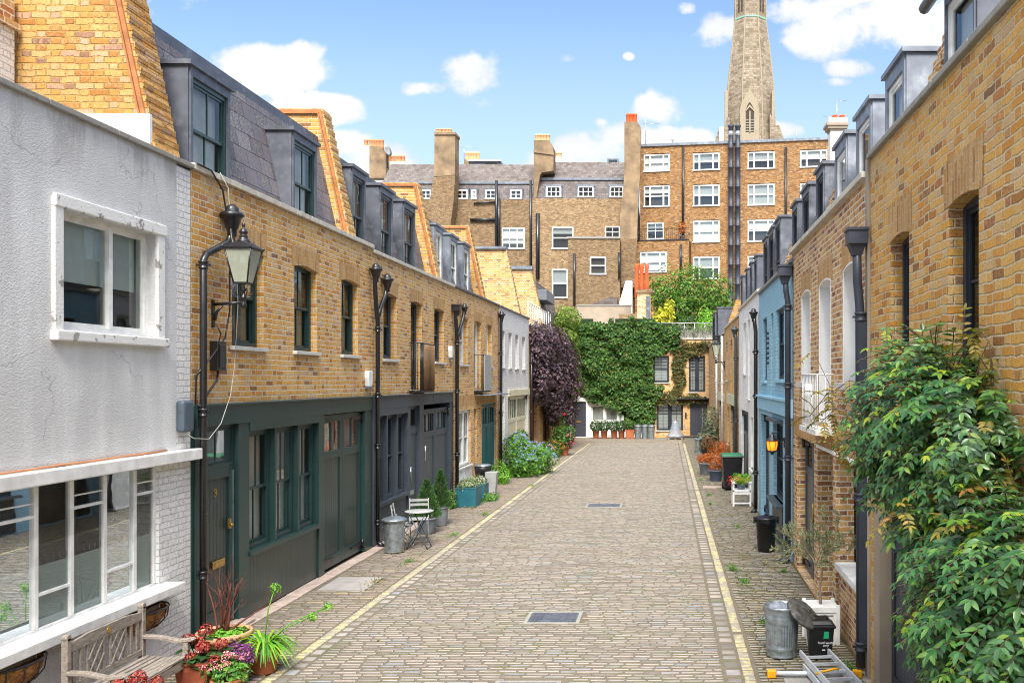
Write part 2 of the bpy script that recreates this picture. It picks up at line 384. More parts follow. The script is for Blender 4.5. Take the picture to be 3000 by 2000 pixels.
setts('sett_road', [(0, (.16, .15, .14)), (.18, (.27, .25, .235)), (.5, (.36, .335, .312)), (.78, (.42, .355, .32)), (.9, (.33, .335, .345)), (1, (.24, .275, .33))], .12)
setts('sett_pave', [(0, (.16, .135, .12)), (.3, (.28, .225, .195)), (.6, (.34, .28, .25)), (.8, (.35, .245, .205)), (.92, (.30, .30, .31)), (1, (.48, .35, .19))], .3)
setts('sett_mossy', [(0, (.20, .17, .14)), (.3, (.33, .28, .23)), (.6, (.40, .34, .28)), (.85, (.32, .30, .30)), (1, (.26, .29, .33))], .75)
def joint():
    t = NT('joint_dirt_shade'); n = t.noise(1.6, 7, rough=.7); f = t.noise(60, 3)  # dirt of the joints; on sett shoulders it also paints in row shade
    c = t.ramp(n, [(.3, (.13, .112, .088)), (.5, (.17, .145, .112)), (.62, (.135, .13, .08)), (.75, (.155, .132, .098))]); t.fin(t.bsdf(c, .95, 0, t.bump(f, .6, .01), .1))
joint()
pmat('joint_moss_shade', (.10, .085, .045), .95, var=.4, scale=5, bump=.5, dirt=((.06, .10, .02), 3, .8))
def yline():
    t = NT('yellow_worn'); n = t.noise(14, 8, rough=.75); b = t.noise(2.2, 3)
    k = t.ss(t.m('ADD', n, t.m('MULTIPLY', b, .5)), .66, .78); c = t.mix(k, (.50, .42, .21), (.29, .265, .22)); t.fin(t.bsdf(c, .75, 0, t.bump(n, .3, .005), .3))
yline()
def leaf(name, pal, rough=.5, tr=.3, spec=.35):
    t = NT(name); g = t.n('ShaderNodeNewGeometry'); c = t.ramp(g.outputs['Random Per Island'], pal)
    a = t.bsdf(c, rough, 0, None, spec); b = t.n('ShaderNodeBsdfTranslucent'); t.l(t.mix(.5, c, (.35, .5, .05)) if tr else c, b.inputs[0])
    mx = t.n('ShaderNodeMixShader'); mx.inputs[0].default_value = tr; t.l(a, mx.inputs[1]); t.l(b.outputs[0], mx.inputs[2]); t.fin(mx.outputs[0])
leaf('leaf_wisteria', [(0, (.015, .065, .020)), (.35, (.035, .125, .032)), (.68, (.065, .185, .042)), (.9, (.11, .25, .045)), (1, (.22, .33, .05))], .32, .22, .6)
leaf('leaf_wisteria_old', [(0, (.10, .11, .02)), (.5, (.24, .20, .035)), (.85, (.36, .25, .04)), (1, (.45, .2, .06))], .5, .3)
leaf('leaf_wisteria_young', [(0, (.10, .24, .03)), (.5, (.20, .38, .04)), (1, (.42, .46, .04))], .45, .35)
leaf('leaf_ivy', [(0, (.015, .048, .012)), (.35, (.033, .098, .018)), (.7, (.066, .16, .026)), (.93, (.12, .23, .04)), (1, (.22, .10, .035))], .5, .25)
leaf('leaf_ivy_lime', [(0, (.06, .13, .02)), (.4, (.12, .22, .03)), (.8, (.22, .34, .04)), (1, (.34, .36, .06))], .5, .3)
leaf('leaf_creeper', [(0, (.03, .05, .015)), (.4, (.07, .10, .025)), (.7, (.12, .10, .03)), (.9, (.2, .09, .04)), (1, (.28, .16, .05))], .5, .25)
leaf('leaf_purple', [(0, (.022, .012, .018)), (.45, (.055, .028, .04)), (.8, (.105, .062, .082)), (.95, (.17, .11, .14)), (1, (.16, .03, .04))], .45, .1)
leaf('leaf_tree', [(0, (.02, .07, .01)), (.4, (.05, .15, .018)), (.75, (.10, .24, .025)), (1, (.20, .35, .04))], .5, .3)
leaf('leaf_yellow', [(0, (.30, .33, .02)), (.5, (.55, .52, .03)), (1, (.70, .66, .06))], .5, .3)
leaf('leaf_lime', [(0, (.07, .25, .02)), (.5, (.15, .42, .03)), (1, (.28, .52, .05))], .5, .35)
leaf('leaf_dark', [(0, (.012, .04, .012)), (.5, (.025, .075, .018)), (1, (.06, .13, .03))], .5, .2)
leaf('leaf_conifer', [(0, (.02, .065, .02)), (.5, (.04, .12, .03)), (1, (.09, .18, .04))], .6, .15)
leaf('leaf_bush', [(0, (.03, .11, .02)), (.5, (.07, .22, .03)), (.85, (.14, .33, .04)), (1, (.28, .42, .06))], .5, .3)
leaf('leaf_olive', [(0, (.10, .12, .06)), (.5, (.19, .21, .12)), (1, (.30, .31, .15))], .55, .2)
leaf('leaf_lavender', [(0, (.09, .12, .07)), (.5, (.16, .20, .12)), (1, (.24, .28, .18))], .6, .2)
leaf('leaf_strap', [(0, (.06, .22, .03)), (.6, (.13, .36, .03)), (1, (.34, .50, .03))], .4, .3)
leaf('leaf_orange', [(0, (.22, .045, .008)), (.5, (.42, .09, .012)), (1, (.55, .16, .02))], .6, .15)
leaf('leaf_brown', [(0, (.12, .06, .03)), (1, (.25, .12, .05))], .7, .1)
leaf('leaf_heather', [(0, (.05, .012, .045)), (.5, (.13, .03, .12)), (1, (.24, .07, .21))], .6, .1)
leaf('leaf_variegated', [(0, (.08, .14, .05)), (.5, (.20, .26, .12)), (1, (.42, .44, .28))], .5, .2)
leaf('flower_red', [(0, (.13, .008, .008)), (.5, (.27, .02, .018)), (1, (.36, .09, .05))], .6, 0)
leaf('flower_scarlet', [(0, (.5, .01, .01)), (1, (.75, .04, .02))], .6, 0)
leaf('flower_pink', [(0, (.70, .06, .16)), (.5, (.75, .30, .35)), (.8, (.80, .60, .50)), (1, (.75, .12, .2))], .6, 0)
leaf('flower_blue', [(0, (.20, .28, .65)), (1, (.38, .46, .80))], .6, 0)
leaf('flower_magenta', [(0, (.65, .02, .13)), (1, (.75, .07, .25))], .6, 0)
leaf('flower_orange', [(0, (.8, .2, .01)), (1, (.85, .45, .02))], .6, 0)
# ------------------------------------------------------------------ building helpers
def strip(mb, fr, u0, u1, z0, z1, ops, depth=.1, m=0, mr=None, n=0.0):
    """one storey of facade with openings (ua, ub, za, zb, rise); reveals go inwards by depth"""
    mr = m if mr is None else mr; a = u0
    for (ua, ub, za, zb, *r) in sorted(ops):
        rise = r[0] if r else 0; d = r[1] if len(r) > 1 else depth
        if ua > a + 1e-4: mb.quad(fr, [(a, n, z0), (ua, n, z0), (ua, n, z1), (a, n, z1)], m)
        if za > z0 + 1e-4: mb.quad(fr, [(ua, n, z0), (ub, n, z0), (ub, n, za), (ua, n, za)], m)
        k = 6 if rise else 1; pts = []
        for i in range(k + 1):
            t = i / k; pts.append((ua + (ub - ua) * t, zb + rise * (1 - (2 * t - 1) ** 2)))
        for (p0, p1) in zip(pts, pts[1:]):
            if zb < z1 - 1e-4: mb.quad(fr, [(p0[0], n, p0[1]), (p1[0], n, p1[1]), (p1[0], n, z1), (p0[0], n, z1)], m)
            mb.quad(fr, [(p1[0], n, p1[1]), (p0[0], n, p0[1]), (p0[0], n - d, p0[1]), (p1[0], n - d, p1[1])], mr)
        mb.quad(fr, [(ua, n, za), (ua, n - d, za), (ua, n - d, zb), (ua, n, zb)], mr)
        mb.quad(fr, [(ub, n - d, za), (ub, n, za), (ub, n, zb), (ub, n - d, zb)], mr)
        if za > z0 + 1e-4: mb.quad(fr, [(ua, n, za), (ub, n, za), (ub, n - d, za), (ua, n - d, za)], mr)
        a = ub
    if u1 > a + 1e-4: mb.quad(fr, [(a, n, z0), (u1, n, z0), (u1, n, z1), (a, n, z1)], m)

def soldier(mb, fr, ua, ub, zb, h=.24, m=1, rise=0, over=.1):
    for i in range(6):
        t0, t1 = i / 6, (i + 1) / 6
        x0, x1 = ua - over + (ub - ua + 2 * over) * t0, ua - over + (ub - ua + 2 * over) * t1
        def zz(x):
            t = (x - ua) / (ub - ua); return zb + rise * max(0, 1 - (2 * t - 1) ** 2)
        mb.quad(fr, [(x0, .004, zz(x0)), (x1, .004, zz(x1)), (x1, .004, zb + h + rise), (x0, .004, zb + h + rise)], m)

def shell(house, fr, u0, u1, zt, depth=6.0, mat='interior', floors=(3.0,), nf=-.35):
    mb = MB(); q = mb.quad
    q(fr, [(u0 + .02, nf, 0), (u0 + .02, -depth, 0), (u0 + .02, -depth, zt), (u0 + .02, nf, zt)])
    q(fr, [(u1 - .02, nf, 0), (u1 - .02, -depth, 0), (u1 - .02, -depth, zt), (u1 - .02, nf, zt)])
    q(fr, [(u0, -depth, 0), (u1, -depth, 0), (u1, -depth, zt), (u0, -depth, zt)])
    q(fr, [(u0, -.02, zt - .12), (u1, -.02, zt - .12), (u1, -depth, zt - .12), (u0, -depth, zt - .12)], 1)
    for z in floors: q(fr, [(u0, nf, z), (u1, nf, z), (u1, -depth, z), (u0, -depth, z)])
    q(fr, [(u0, nf, .03), (u1, nf, .03), (u1, -depth, .03), (u0, -depth, .03)])
    for z0, z1 in ((0, zt),):   # room partition a little behind the windows
        q(fr, [(u0, -2.2, z0), (u1, -2.2, z0), (u1, -2.2, z1), (u0, -2.2, z1)], 2)
    mb.build('inner_structure', [mat, 'lead', mat], house)

def window(par, fr, u0, u1, z0, z1, rec=.1, fm='green_paint', bars=1, hb=0, sash=True, sill='sill_stone', blind=None, fw=.055,
           glass='glass', name='window', over=.05, sz=.055, split=.5, sp=.06, blind_m='blind_white', dep=.05):
    mb = MB(); n = -rec
    mb.box(fr, u0, u0 + fw, n - dep, n, z0, z1); mb.box(fr, u1 - fw, u1, n - dep, n, z0, z1)
    mb.box(fr, u0 + fw, u1 - fw, n - dep, n, z1 - fw, z1); mb.box(fr, u0 + fw, u1 - fw, n - dep, n + .012, z0, z0 + fw * 1.2)
    g = MB(); a, b = u0 + fw, u1 - fw; c, d = z0 + fw * 1.2, z1 - fw; zm = c + (d - c) * split; r = .034
    if sash:
        secs = ((c, zm + r / 2, n - .052), (zm - r / 2, d, n - .018))
    else: secs = ((c, d, n - .02),)
    for (s0, s1, nn) in secs:
        mb.box(fr, a, a + r, nn - .026, nn, s0, s1); mb.box(fr, b - r, b, nn - .026, nn, s0, s1)
        mb.box(fr, a + r, b - r, nn - .026, nn, s0, s0 + r * 1.1); mb.box(fr, a + r, b - r, nn - .026, nn, s1 - r * 1.1, s1)
        for i in range(bars):
            x = a + (b - a) * (i + 1) / (bars + 1); mb.box(fr, x - .010, x + .010, nn - .022, nn - .003, s0 + r, s1 - r)
        for i in range(hb):
            z = s0 + (s1 - s0) * (i + 1) / (hb + 1); mb.box(fr, a + r, b - r, nn - .021, nn - .004, z - .010, z + .010)
        g.quad(fr, [(a + r * .5, nn - .014, s0 + r * .5), (b - r * .5, nn - .014, s0 + r * .5), (b - r * .5, nn - .014, s1 - r * .5), (a + r * .5, nn - .014, s1 - r * .5)])
    o = mb.build(name, fm, par); g.build('pane', glass, o)
    if blind:
        bl = MB(); k0, k1 = blind; bl.box(fr, a, b, n - .13, n - .12, c + (d - c) * k0, c + (d - c) * k1); bl.build('blind', blind_m, o)
    if sill:
        s = MB(); s.box(fr, u0 - over, u1 + over, -rec + .014, sp, z0 - sz, z0); s.build('sill', sill, o, bevel=.006)
    return o

def dormer(house, fr, s0, s1, nf, z0, z1, nb, lead='lead', wm='green_paint', bars=1, blind=None, top=.15, side=.09, over=.04, pitched=0, blind_m='curtain'):
    mb = MB()
    mb.box(fr, s0, s0 + .03, nb, nf - .02, z0, z1 - .03); mb.box(fr, s1 - .03, s1, nb, nf - .02, z0, z1 - .03)          # cheeks
    mb.box(fr, s0 - over, s1 + over, nb, nf + over, z1 - .03, z1 + .03)                                             # lid
    mb.box(fr, s0 + .03, s0 + side, nf - .16, nf, z0, z1 - .032); mb.box(fr, s1 - side, s1 - .03, nf - .16, nf, z0, z1 - .032)
    mb.box(fr, s0 + side, s1 - side, nf - .16, nf, z1 - top, z1 - .032); mb.box(fr, s0 + .032, s1 - .032, nf - .9, nf - .88, z0, z1 - .04, 1)
    o = mb.build('dormer', [lead, 'interior_pale'], house)
    f2 = F(fr.p(0, nf, 0) - Vector((0, 0, 0)), fr.U, fr.N)
    w = window(o, f2, s0 + side + .002, s1 - side - .002, z0, z1 - top - .002, rec=.03, fm=wm, bars=bars, sill=None, name='dormer_window', blind=blind, blind_m=blind_m)
    # dormer > dormer_window > panes would be too deep: hang the window's own pieces under the dormer
    for ch in list(w.children): ch.parent = o
    return o

def mansard(house, fr, s0, s1, nb, z0, zr, sl, mat='slate', name='roof', depth=6.0):
    mb = MB(); n1 = nb - sl * (zr - z0)
    mb.prism(fr, [(nb, z0), (n1, zr), (-depth, zr + .1), (-depth, z0)], s0, s1, mats=[0, 1, 1, 1], m=0)
    mb.box(fr, s0, s1, n1 - .15, n1 + .03, zr - .14, zr + .012, 1)
    return mb.build(name, [mat, 'lead'], house)

def party(house, fr, s0, s1, n0, z0, zt, sl, mat='brick_orange', depth=6.5, band=True, zb=None, near=True):
    mb = MB(); zb = z0 if zb is None else zb
    f = lambda z: n0 - sl * (z - z0)
    mb.prism(fr, [(f(zb), zb), (f(zt), zt), (-depth, zt), (-depth, zb)], s0, s1)
    for k in range(int((zt - z0) / .076)):      # toothed outer edge
        if k % 2: z = z0 + .05 + k * .076; mb.box(fr, s0 + .01, s1 - .01, f(z) - .05, f(z) + .007, z, z + .066)
    if band:
        for a, b_, pr in ((.025, .075, .03), (.08, .10, .045)):
            mb.prism(fr, [(f(z0) - a, z0), (f(zt - a) - a, zt - a), (-depth, zt - a), (-depth, zt - b_), (f(zt - b_) - b_, zt - b_), (f(z0) - b_, z0)], s0 - pr, s0 + .01, m=1)
    return mb.build('party_wall', [mat, 'tile_red'], house)

def hopper(mb, c, s=1.0, out=(1, 0)):
    x, y, z = c
    mb.lathe((x, y, z), [(.04 * s, -.22 * s), (.05 * s, -.2 * s), (.05 * s, -.14 * s), (.065 * s, -.12 * s), (.10 * s, .0), (.13 * s, .02 * s), (.125 * s, .05 * s), (.075 * s, .07 * s), (.07 * s, .11 * s), (.035 * s, .15 * s), (0.005, .155 * s)], 14)
def hopper_sq(mb, c, s=1.0):
    mb.tbox((c[0], c[1], c[2] - .25 * s), .11 * s, .11 * s, .2 * s, .2 * s, .14 * s); mb.tbox((c[0], c[1], c[2] - .11 * s), .23 * s, .25 * s, .23 * s, .25 * s, .16 * s)
    mb.tbox((c[0], c[1], c[2] + .05 * s), .26 * s, .28 * s, .26 * s, .28 * s, .035 * s)
def pipe(par, pts, r=.042, hop=True, mat='black_iron', collars=(1.0, 3.0, 5.0), name='drainpipe', sq=False, s=1.0, shoe=None):
    mb = MB(); mb.tube(pts, r, 10)
    lo = pts[-1]; hi = pts[-2] if len(pts) > 2 else pts[0]
    zt = max(hi[2], lo[2])
    for z in collars:
        if lo[2] < z < zt: mb.lathe((lo[0], lo[1], z), [(r * 1.02, -.05), (r * 1.35, -.045), (r * 1.35, -.03), (r * 1.12, -.02), (r * 1.12, .02), (r * 1.4, .03), (r * 1.4, .05), (r, .055)], 12); mb.box(W, lo[0] - .09, lo[0] + .09, lo[1] - .012, lo[1] + .012, z - .012, z + .012)
    if hop: (hopper_sq if sq else hopper)(mb, pts[0], s)
    if shoe: mb.tube([lo, (lo[0] + shoe[0] * .5, lo[1] + shoe[1] * .5, lo[2] - .06), (lo[0] + shoe[0], lo[1] + shoe[1], lo[2] - .1)], r * 1.15, 10)
    return mb.build(name, mat, par)

def text_mesh(txt, size, right, up, nrm, at, mat, name, parent, ext=.002, align='CENTER'):
    cu = bpy.data.curves.new(name, 'FONT'); cu.body = txt; cu.size = size; cu.extrude = ext; cu.align_x = align; cu.resolution_u = 3
    o = bpy.data.objects.new(name, cu); COL.objects.link(o); dg = bpy.context.evaluated_depsgraph_get()
    me = bpy.data.meshes.new_from_object(o.evaluated_get(dg)); bpy.data.objects.remove(o); bpy.data.curves.remove(cu)
    mx = Matrix((Vector(right).normalized(), Vector(up).normalized(), Vector(nrm).normalized())).transposed().to_4x4()
    at = Vector(at); q = parent
    while q is not None: at = at - q.location; q = q.parent
    me.transform(Matrix.Translation(at) @ mx); me.materials.clear(); me.materials.append(M(mat))
    r = bpy.data.objects.new(name, me); COL.objects.link(r); r.parent = parent; return r

# ------------------------------------------------------------------ foliage
def rv(): 
    while True:
        v = Vector((R.uniform(-1, 1), R.uniform(-1, 1), R.uniform(-1, 1)))
        if .05 < v.length < 1: return v.normalized()
def leafq(mb, p, d, nrm, L, w, m=0, fold=.12):
    """pointed leaf: base p, direction d, face normal nrm"""
    d = d.normalized(); s = d.cross(nrm)
    if s.length < 1e-4: s = d.orthogonal()
    s.normalize(); n = s.cross(d)
    mid = p + d * (L * .45) - n * (fold * w); a = p + d * (L * .42) + s * (w * .5); b = p + d * (L * .42) - s * (w * .5); tip = p + d * L - n * (L * .1)
    mb.add([p, a, tip, b, mid], [(0, 1, 4), (1, 2, 4), (0, 4, 3), (4, 2, 3)], m, False)
def leafq6(mb, p, d, nrm, L, w, m=0):
    d = d.normalized(); s = d.cross(nrm)
    if s.length < 1e-4: s = d.orthogonal()
    s.normalize(); n = s.cross(d); dr = -n * L
    V = [p, p + d * L * .28 + s * w * .46 + n * w * .12, p + d * L * .62 + s * w * .42 + n * w * .12 + dr * .03, p + d * L + dr * .10,
         p + d * L * .62 - s * w * .42 + n * w * .12 + dr * .03, p + d * L * .28 - s * w * .46 + n * w * .12, p + d * L * .3, p + d * L * .64 + dr * .03]
    mb.add(V, [(0, 1, 6), (1, 2, 7, 6), (2, 3, 7), (0, 6, 5), (6, 7, 4, 5), (7, 3, 4)], m, True)
def blob(mb, c, r, n, size, m=0, surf=.55, aspect=.6, up=.35, rough=.25, fs=1.3, flat=0):
    """leaf clumps spread through an ellipsoid with an uneven outline"""
    c = Vector(c); r = Vector(r if not isinstance(r, (int, float)) else (r, r, r)); sd = Vector((R.uniform(0, 50), R.uniform(0, 50), R.uniform(0, 50)))
    for _ in range(n):
        d = rv(); k = (R.random() ** .33) if R.random() > surf else R.uniform(.85, 1.05)
        k *= 1 + rough * noise.noise(d * fs + sd) * 2
        p = c + Vector((d.x * r.x, d.y * r.y, d.z * r.z)) * k
        if flat and p.z < flat: p.z = flat + R.random() * .05
        nn = (d + rv() * .6 + Vector((0, 0, up))).normalized(); dd = (rv() + Vector((0, 0, -.3))); dd = dd - nn * dd.dot(nn)
        s = size * R.uniform(.6, 1.3); leafq(mb, p, dd, nn, s, s * aspect, m)
def stems(mb, c, n, r, h, rad=.006, m=0, z0=0):
    for _ in range(n):
        a = R.uniform(0, 2 * PI); q = R.uniform(.3, 1) * r
        p0 = Vector(c) + Vector((0, 0, z0)); p1 = p0 + Vector((math.cos(a) * q * .4, math.sin(a) * q * .4, h * .5)); p2 = p0 + Vector((math.cos(a) * q, math.sin(a) * q, h * R.uniform(.7, 1)))
        mb.tube([p0 + Vector((R.uniform(-.03, .03), R.uniform(-.03, .03), 0)), p1, p2], [rad, rad * .8, rad * .5], 5, m, False)

def pot_profile(rt, rb, h, rim=.03):
    return [(rb * .96, 0), (rb, .01), (rb + (rt - rb) * .8, h - rim * 1.6), (rt - .004, h - rim * 1.5), (rt + .012, h - rim * 1.3), (rt + .012, h - .006), (rt + .004, h), (rt - .012, h), (rt - .02, h - .04), (rt - .03, h - .045)]
def pot(t, loc, rt, rb, h, mat='terracotta', name='pot', rim=.03, soil=True, square=False):
    mb = MB()
    if square: mb.tbox(loc, rb * 2, rb * 2, rt * 2, rt * 2, h); mb.tbox((loc[0], loc[1], loc[2] + h), rt * 2 + .03, rt * 2 + .03, rt * 2 + .03, rt * 2 + .03, .022, z0=-.02)
    else: mb.lathe(loc, pot_profile(rt, rb, h, rim), 24)
    o = mb.build(name, mat, t)
    if soil:
        s = MB()
        if square: s.tbox((loc[0], loc[1], loc[2] + h), rt * 1.9, rt * 1.9, rt * 1.9, rt * 1.9, .01)
        else: s.lathe((loc[0], loc[1], loc[2] + h - .035), [(rt - .015, 0), (rt - .02, .008), (rt * .5, .014), (.004, .016)], 20)
        s.build('soil', 'soil', t)
    return o

def lantern(name, label, fr, s, zarm, arm, scale=1.0, lit=False, group='wall lanterns'):
    """four sided street lantern on an iron wall bracket; s along wall, arm length"""
    base = fr.p(s, 0, zarm); t = thing(name, label, 'street lamp', base, group); N = fr.N
    b = MB(); k = scale
    b.box(fr, s - .03 * k, s + .03 * k, .0, .03 * k, zarm - .36 * k, zarm + .07 * k)
    b.tube([fr.p(s, .02, zarm), fr.p(s, arm, zarm + .03 * k)], .024 * k, 8); b.tube([fr.p(s, .03, zarm - .25 * k), fr.p(s, .07 * k, zarm - .12 * k), fr.p(s, .16 * k, zarm - .02 * k)], [.03 * k, .022 * k, .016 * k], 8)
    c = fr.p(s, arm, zarm)
    b.lathe(c, [(.012 * k, -.06 * k), (.04 * k, -.05 * k), (.045 * k, .0), (.03 * k, .03 * k), (.03 * k, .07 * k), (.045 * k, .08 * k), (.05 * k, .12 * k), (.022 * k, .14 * k), (.02 * k, .2 * k), (.06 * k, .24 * k), (.02 * k, .26 * k)], 12)
    for i in range(4):
        a = PI / 4 + i * PI / 2; dx, dy = math.cos(a), math.sin(a)
        b.tube([c + Vector((dx * r_ * k, dy * r_ * k, z_ * k)) for r_, z_ in ((.03, .13), (.10, .14), (.15, .20), (.13, .27), (.155, .30), (.12, .32))], .009 * k, 6)
    b.build('bracket', 'black_iron', t)
    zb, zt, wb, wt = c.z + .33 * k, c.z + .84 * k, .105 * k, .20 * k
    fr_ = MB(); cs = [(-1, -1), (1, -1), (1, 1), (-1, 1)]
    for (x, y) in cs: fr_.tube([c + Vector((x * wb, y * wb, zb - c.z)), c + Vector((x * wt, y * wt, zt - c.z))], .012 * k, 6)
    fr_.tbox((c.x, c.y, zb - .012 * k), wb * 2.1, wb * 2.1, wb * 2.1, wb * 2.1, .02 * k)
    fr_.tbox((c.x, c.y, zt), wt * 2.12, wt * 2.12, wt * 2.22, wt * 2.22, .03 * k); fr_.tbox((c.x, c.y, zt + .03 * k), wt * 2.2, wt * 2.2, wt * .95, wt * .95, .10 * k)
    for (x, y) in cs: fr_.lathe(c + Vector((x * wt * 1.08, y * wt * 1.08, zt - c.z + .02 * k)), [(.012 * k, 0), (.018 * k, .02 * k), (.004 * k, .05 * k)], 6)
    fr_.lathe((c.x, c.y, zt + .13 * k), [(r_ * .8 * k, z_ * .82 * k) for r_, z_ in ((.13, 0), (.125, .015), (.095, .05), (.075, .1), (.085, .115), (.05, .14), (.075, .17), (.08, .2), (.05, .24), (.018, .27), (.03, .3), (.032, .33), (.012, .37), (.003, .42))], 14)
    fr_.build('frame', 'black_iron', t)
    g = MB(); e = .97
    for i in range(4):
        (x0, y0), (x1, y1) = cs[i], cs[(i + 1) % 4]
        g.poly([c + Vector((x0 * wb * e, y0 * wb * e, zb - c.z + .01)), c + Vector((x1 * wb * e, y1 * wb * e, zb - c.z + .01)), c + Vector((x1 * wt * e, y1 * wt * e, zt - c.z)), c + Vector((x0 * wt * e, y0 * wt * e, zt - c.z))])
    g.build('glazing', 'amber_glow' if lit else 'lamp_glass', t)
    return t

def steel_bin(label, loc, r=.21, h=.62, ribbed=False, lid=True, mat='galvanised', group=None, name='dustbin'):
    t = thing(name, label, 'dustbin', loc, group); mb = MB()
    rb = r * .86
    rf = (lambda th, z: 1 + (.022 * math.cos(th * 36) if .2 * h < z < .7 * h else 0)) if ribbed else None
    pr = [(rb, 0), (rb + .006, .015), (rb, .03)]
    N = 26
    for i in range(N + 1):
        f = i / N; z = .04 + (h - .08) * f; rr = rb + (r - rb) * f
        if ribbed and (abs(f - .12) < .02 or abs(f - .17) < .02 or abs(f - .80) < .02 or abs(f - .74) < .02): rr += .008
        pr.append((rr, z))
    pr += [(r + .012, h - .02), (r + .014, h), (r - .004, h), (r - .01, h - .05)]
    if lid: pr = pr[:-2]
    mb.lathe(loc, pr, 144 if ribbed else 28, rf=rf); mb.build('body', mat, t)
    if lid:
        l = MB(); rf2 = lambda th, z: 1 + .012 * math.cos(th * 12)
        l.lathe((loc[0], loc[1], loc[2] + h), [(r + .03, -.03), (r + .034, .0), (r + .02, .012), (r * .75, .04), (r * .3, .065), (.01, .07)], 48, rf=rf2)
        l.tube([(loc[0] - .06, loc[1], loc[2] + h + .055), (loc[0] - .04, loc[1], loc[2] + h + .10), (loc[0] + .04, loc[1], loc[2] + h + .10), (loc[0] + .06, loc[1], loc[2] + h + .055)], .008, 6)
        l.build('lid', mat, t)
    hd = MB()
    for sx in (-1, 1): hd.tube([(loc[0] + sx * (r - .005), loc[1] - .05, loc[2] + h * .78), (loc[0] + sx * (r + .035), loc[1] - .05, loc[2] + h * .72), (loc[0] + sx * (r + .035), loc[1] + .05, loc[2] + h * .72), (loc[0] + sx * (r - .005), loc[1] + .05, loc[2] + h * .78)], .006, 6)
    hd.build('handles', mat, t); return t
# ------------------------------------------------------------------ ground
XL = lambda y: -4.36 + .005 * (y - 10)
XR = lambda y: .93 - .005 * (y - 10)
ZROAD = 0.0
g = MB(); g.quad(W, [(-400, -300, -.06), (400, -300, -.06), (400, 700, -.06), (-400, 700, -.06)]); tag(g.build('ground', 'concrete', recalc=False), kind='structure')
g = MB(); g.quad(W, [(-6.2, 1, .006), (2.6, 1, .006), (2.6, 52, .006), (-6.2, 52, .006)]); tag(g.build('road_bed', 'joint_dirt_shade', recalc=False), kind='structure')
g = MB(); g.quad(W, [(1.0, 1, .009), (2.3, 1, .009), (2.3, 52, .009), (1.0, 52, .009)]); tag(g.build('road_bed', 'joint_moss_shade', recalc=False), kind='structure')
def sett(mb, x0, x1, y0, y1, m=0, h=.0, jit=.006):
    """one stone: worn top with rounded shoulders"""
    j = lambda: R.uniform(-jit, jit)
    c = [(x0 + j(), y0 + j()), (x1 + j(), y0 + j()), (x1 + j(), y1 + j()), (x0 + j(), y1 + j())]
    cx, cy = (x0 + x1) / 2, (y0 + y1) / 2; tz = .017 + h + R.uniform(-.003, .003); tx, ty = R.uniform(-.01, .01), R.uniform(-.015, .015)
    b = len(mb.v)
    for (x, y) in c: mb.v.append((x, y, -.014))
    for (x, y) in c: mb.v.append((x + (cx - x) * .05, y + (cy - y) * .16, tz - .006))
    for (x, y) in c:
        q = (x + (cx - x) * .10, y + (cy - y) * .36); mb.v.append((q[0], q[1], tz + (q[0] - cx) * tx + (q[1] - cy) * ty))
    for k in (0, 4):
        for i in range(4):
            i2 = (i + 1) % 4; mb.f.append([b + k + i, b + k + i2, b + k + 4 + i2, b + k + 4 + i]); mb.m.append(1 if (k == 0 or i in (0, 2)) else m); mb.s.append(k > 0)  # shoulders along row gaps take the joint material, painting in the rows' shadow
    mb.f.append([b + 8, b + 9, b + 10, b + 11]); mb.m.append(m); mb.s.append(True)
def rows(mb, fx0, fx1, y0, y1, rh=.097, L=.225, m=0, gap=.013, skip=None, amp=.03, jit=.006):
    y = y0
    while y < y1:
        hh = rh * R.uniform(.88, 1.12); x = fx0(y) + .0; x1 = fx1(y); first = R.uniform(.4, 1) * L
        while x < x1 - .05:
            l = first if first else L * R.uniform(.72, 1.25); first = 0
            if x1 - (x + l) < .08: l = x1 - x
            xm = x + l / 2; dy = amp * math.sin(xm * .9 + y * .35) + amp * 1.6 * noise.noise(Vector((xm * .5, y * .25, 3))) + R.uniform(-.004, .004)
            if not (skip and skip(xm, y + hh / 2)): sett(mb, x + gap * .5, x + l - gap * .5, y + dy + .019, y + dy + hh - .019, m, jit=jit)
            x += l
        y += hh
covers = [(-1.62, 12.45, .66, .52), (-1.55, 9.52, .62, .5), (-1.75, 23.6, .85, .6)]
def on_cover(x, y): return any(abs(x - cx) < w / 2 + .09 and abs(y - cy) < d / 2 + .05 for cx, cy, w, d in covers)
mb = MB(); rows(mb, lambda y: XL(y) + .19, lambda y: XR(y) - .34, 6.0, 47.4, skip=on_cover)
for (f, wd, sg) in ((lambda y: XR(y) - .31, .17, 1), (lambda y: XL(y) + .03, .13, -1)):
    y = 6.0
    while y < 47.2:
        l = R.uniform(.2, .3); sett(mb, f(y), f(y) + wd, y + .01, y + l - .01, h=-.004); y += l
tag(mb.build('road', ['sett_road', 'joint_dirt_shade'], recalc=False), kind='structure')
mb = MB()
for f in (lambda y: XL(y) - .115, lambda y: XR(y) - .115):
    y = 6.0
    while y < 46.8:
        l = R.uniform(.1, .2)
        if R.random() > .035: sett(mb, f(y), f(y) + .125, y + .006, y + l - .006, h=.001, jit=.004)
        y += l
x = -.6
while x < .55:
    sett(mb, x, x + .18, 47.5, 47.62); x += .2
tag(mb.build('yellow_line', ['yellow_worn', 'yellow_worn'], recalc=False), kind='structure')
patch = lambda x, y: -5.55 < x < -4.75 and 14.0 < y < 15.0
mb = MB(); rows(mb, lambda y: -5.60, lambda y: XL(y) - .14, 6.0, 51.4, m=0, rh=.105, skip=patch); rows(mb, lambda y: XL(y) - .14, lambda y: XR(y) - .1, 47.7, 51.4, m=0, rh=.1)
stone_threshold = MB(); y = 8.0
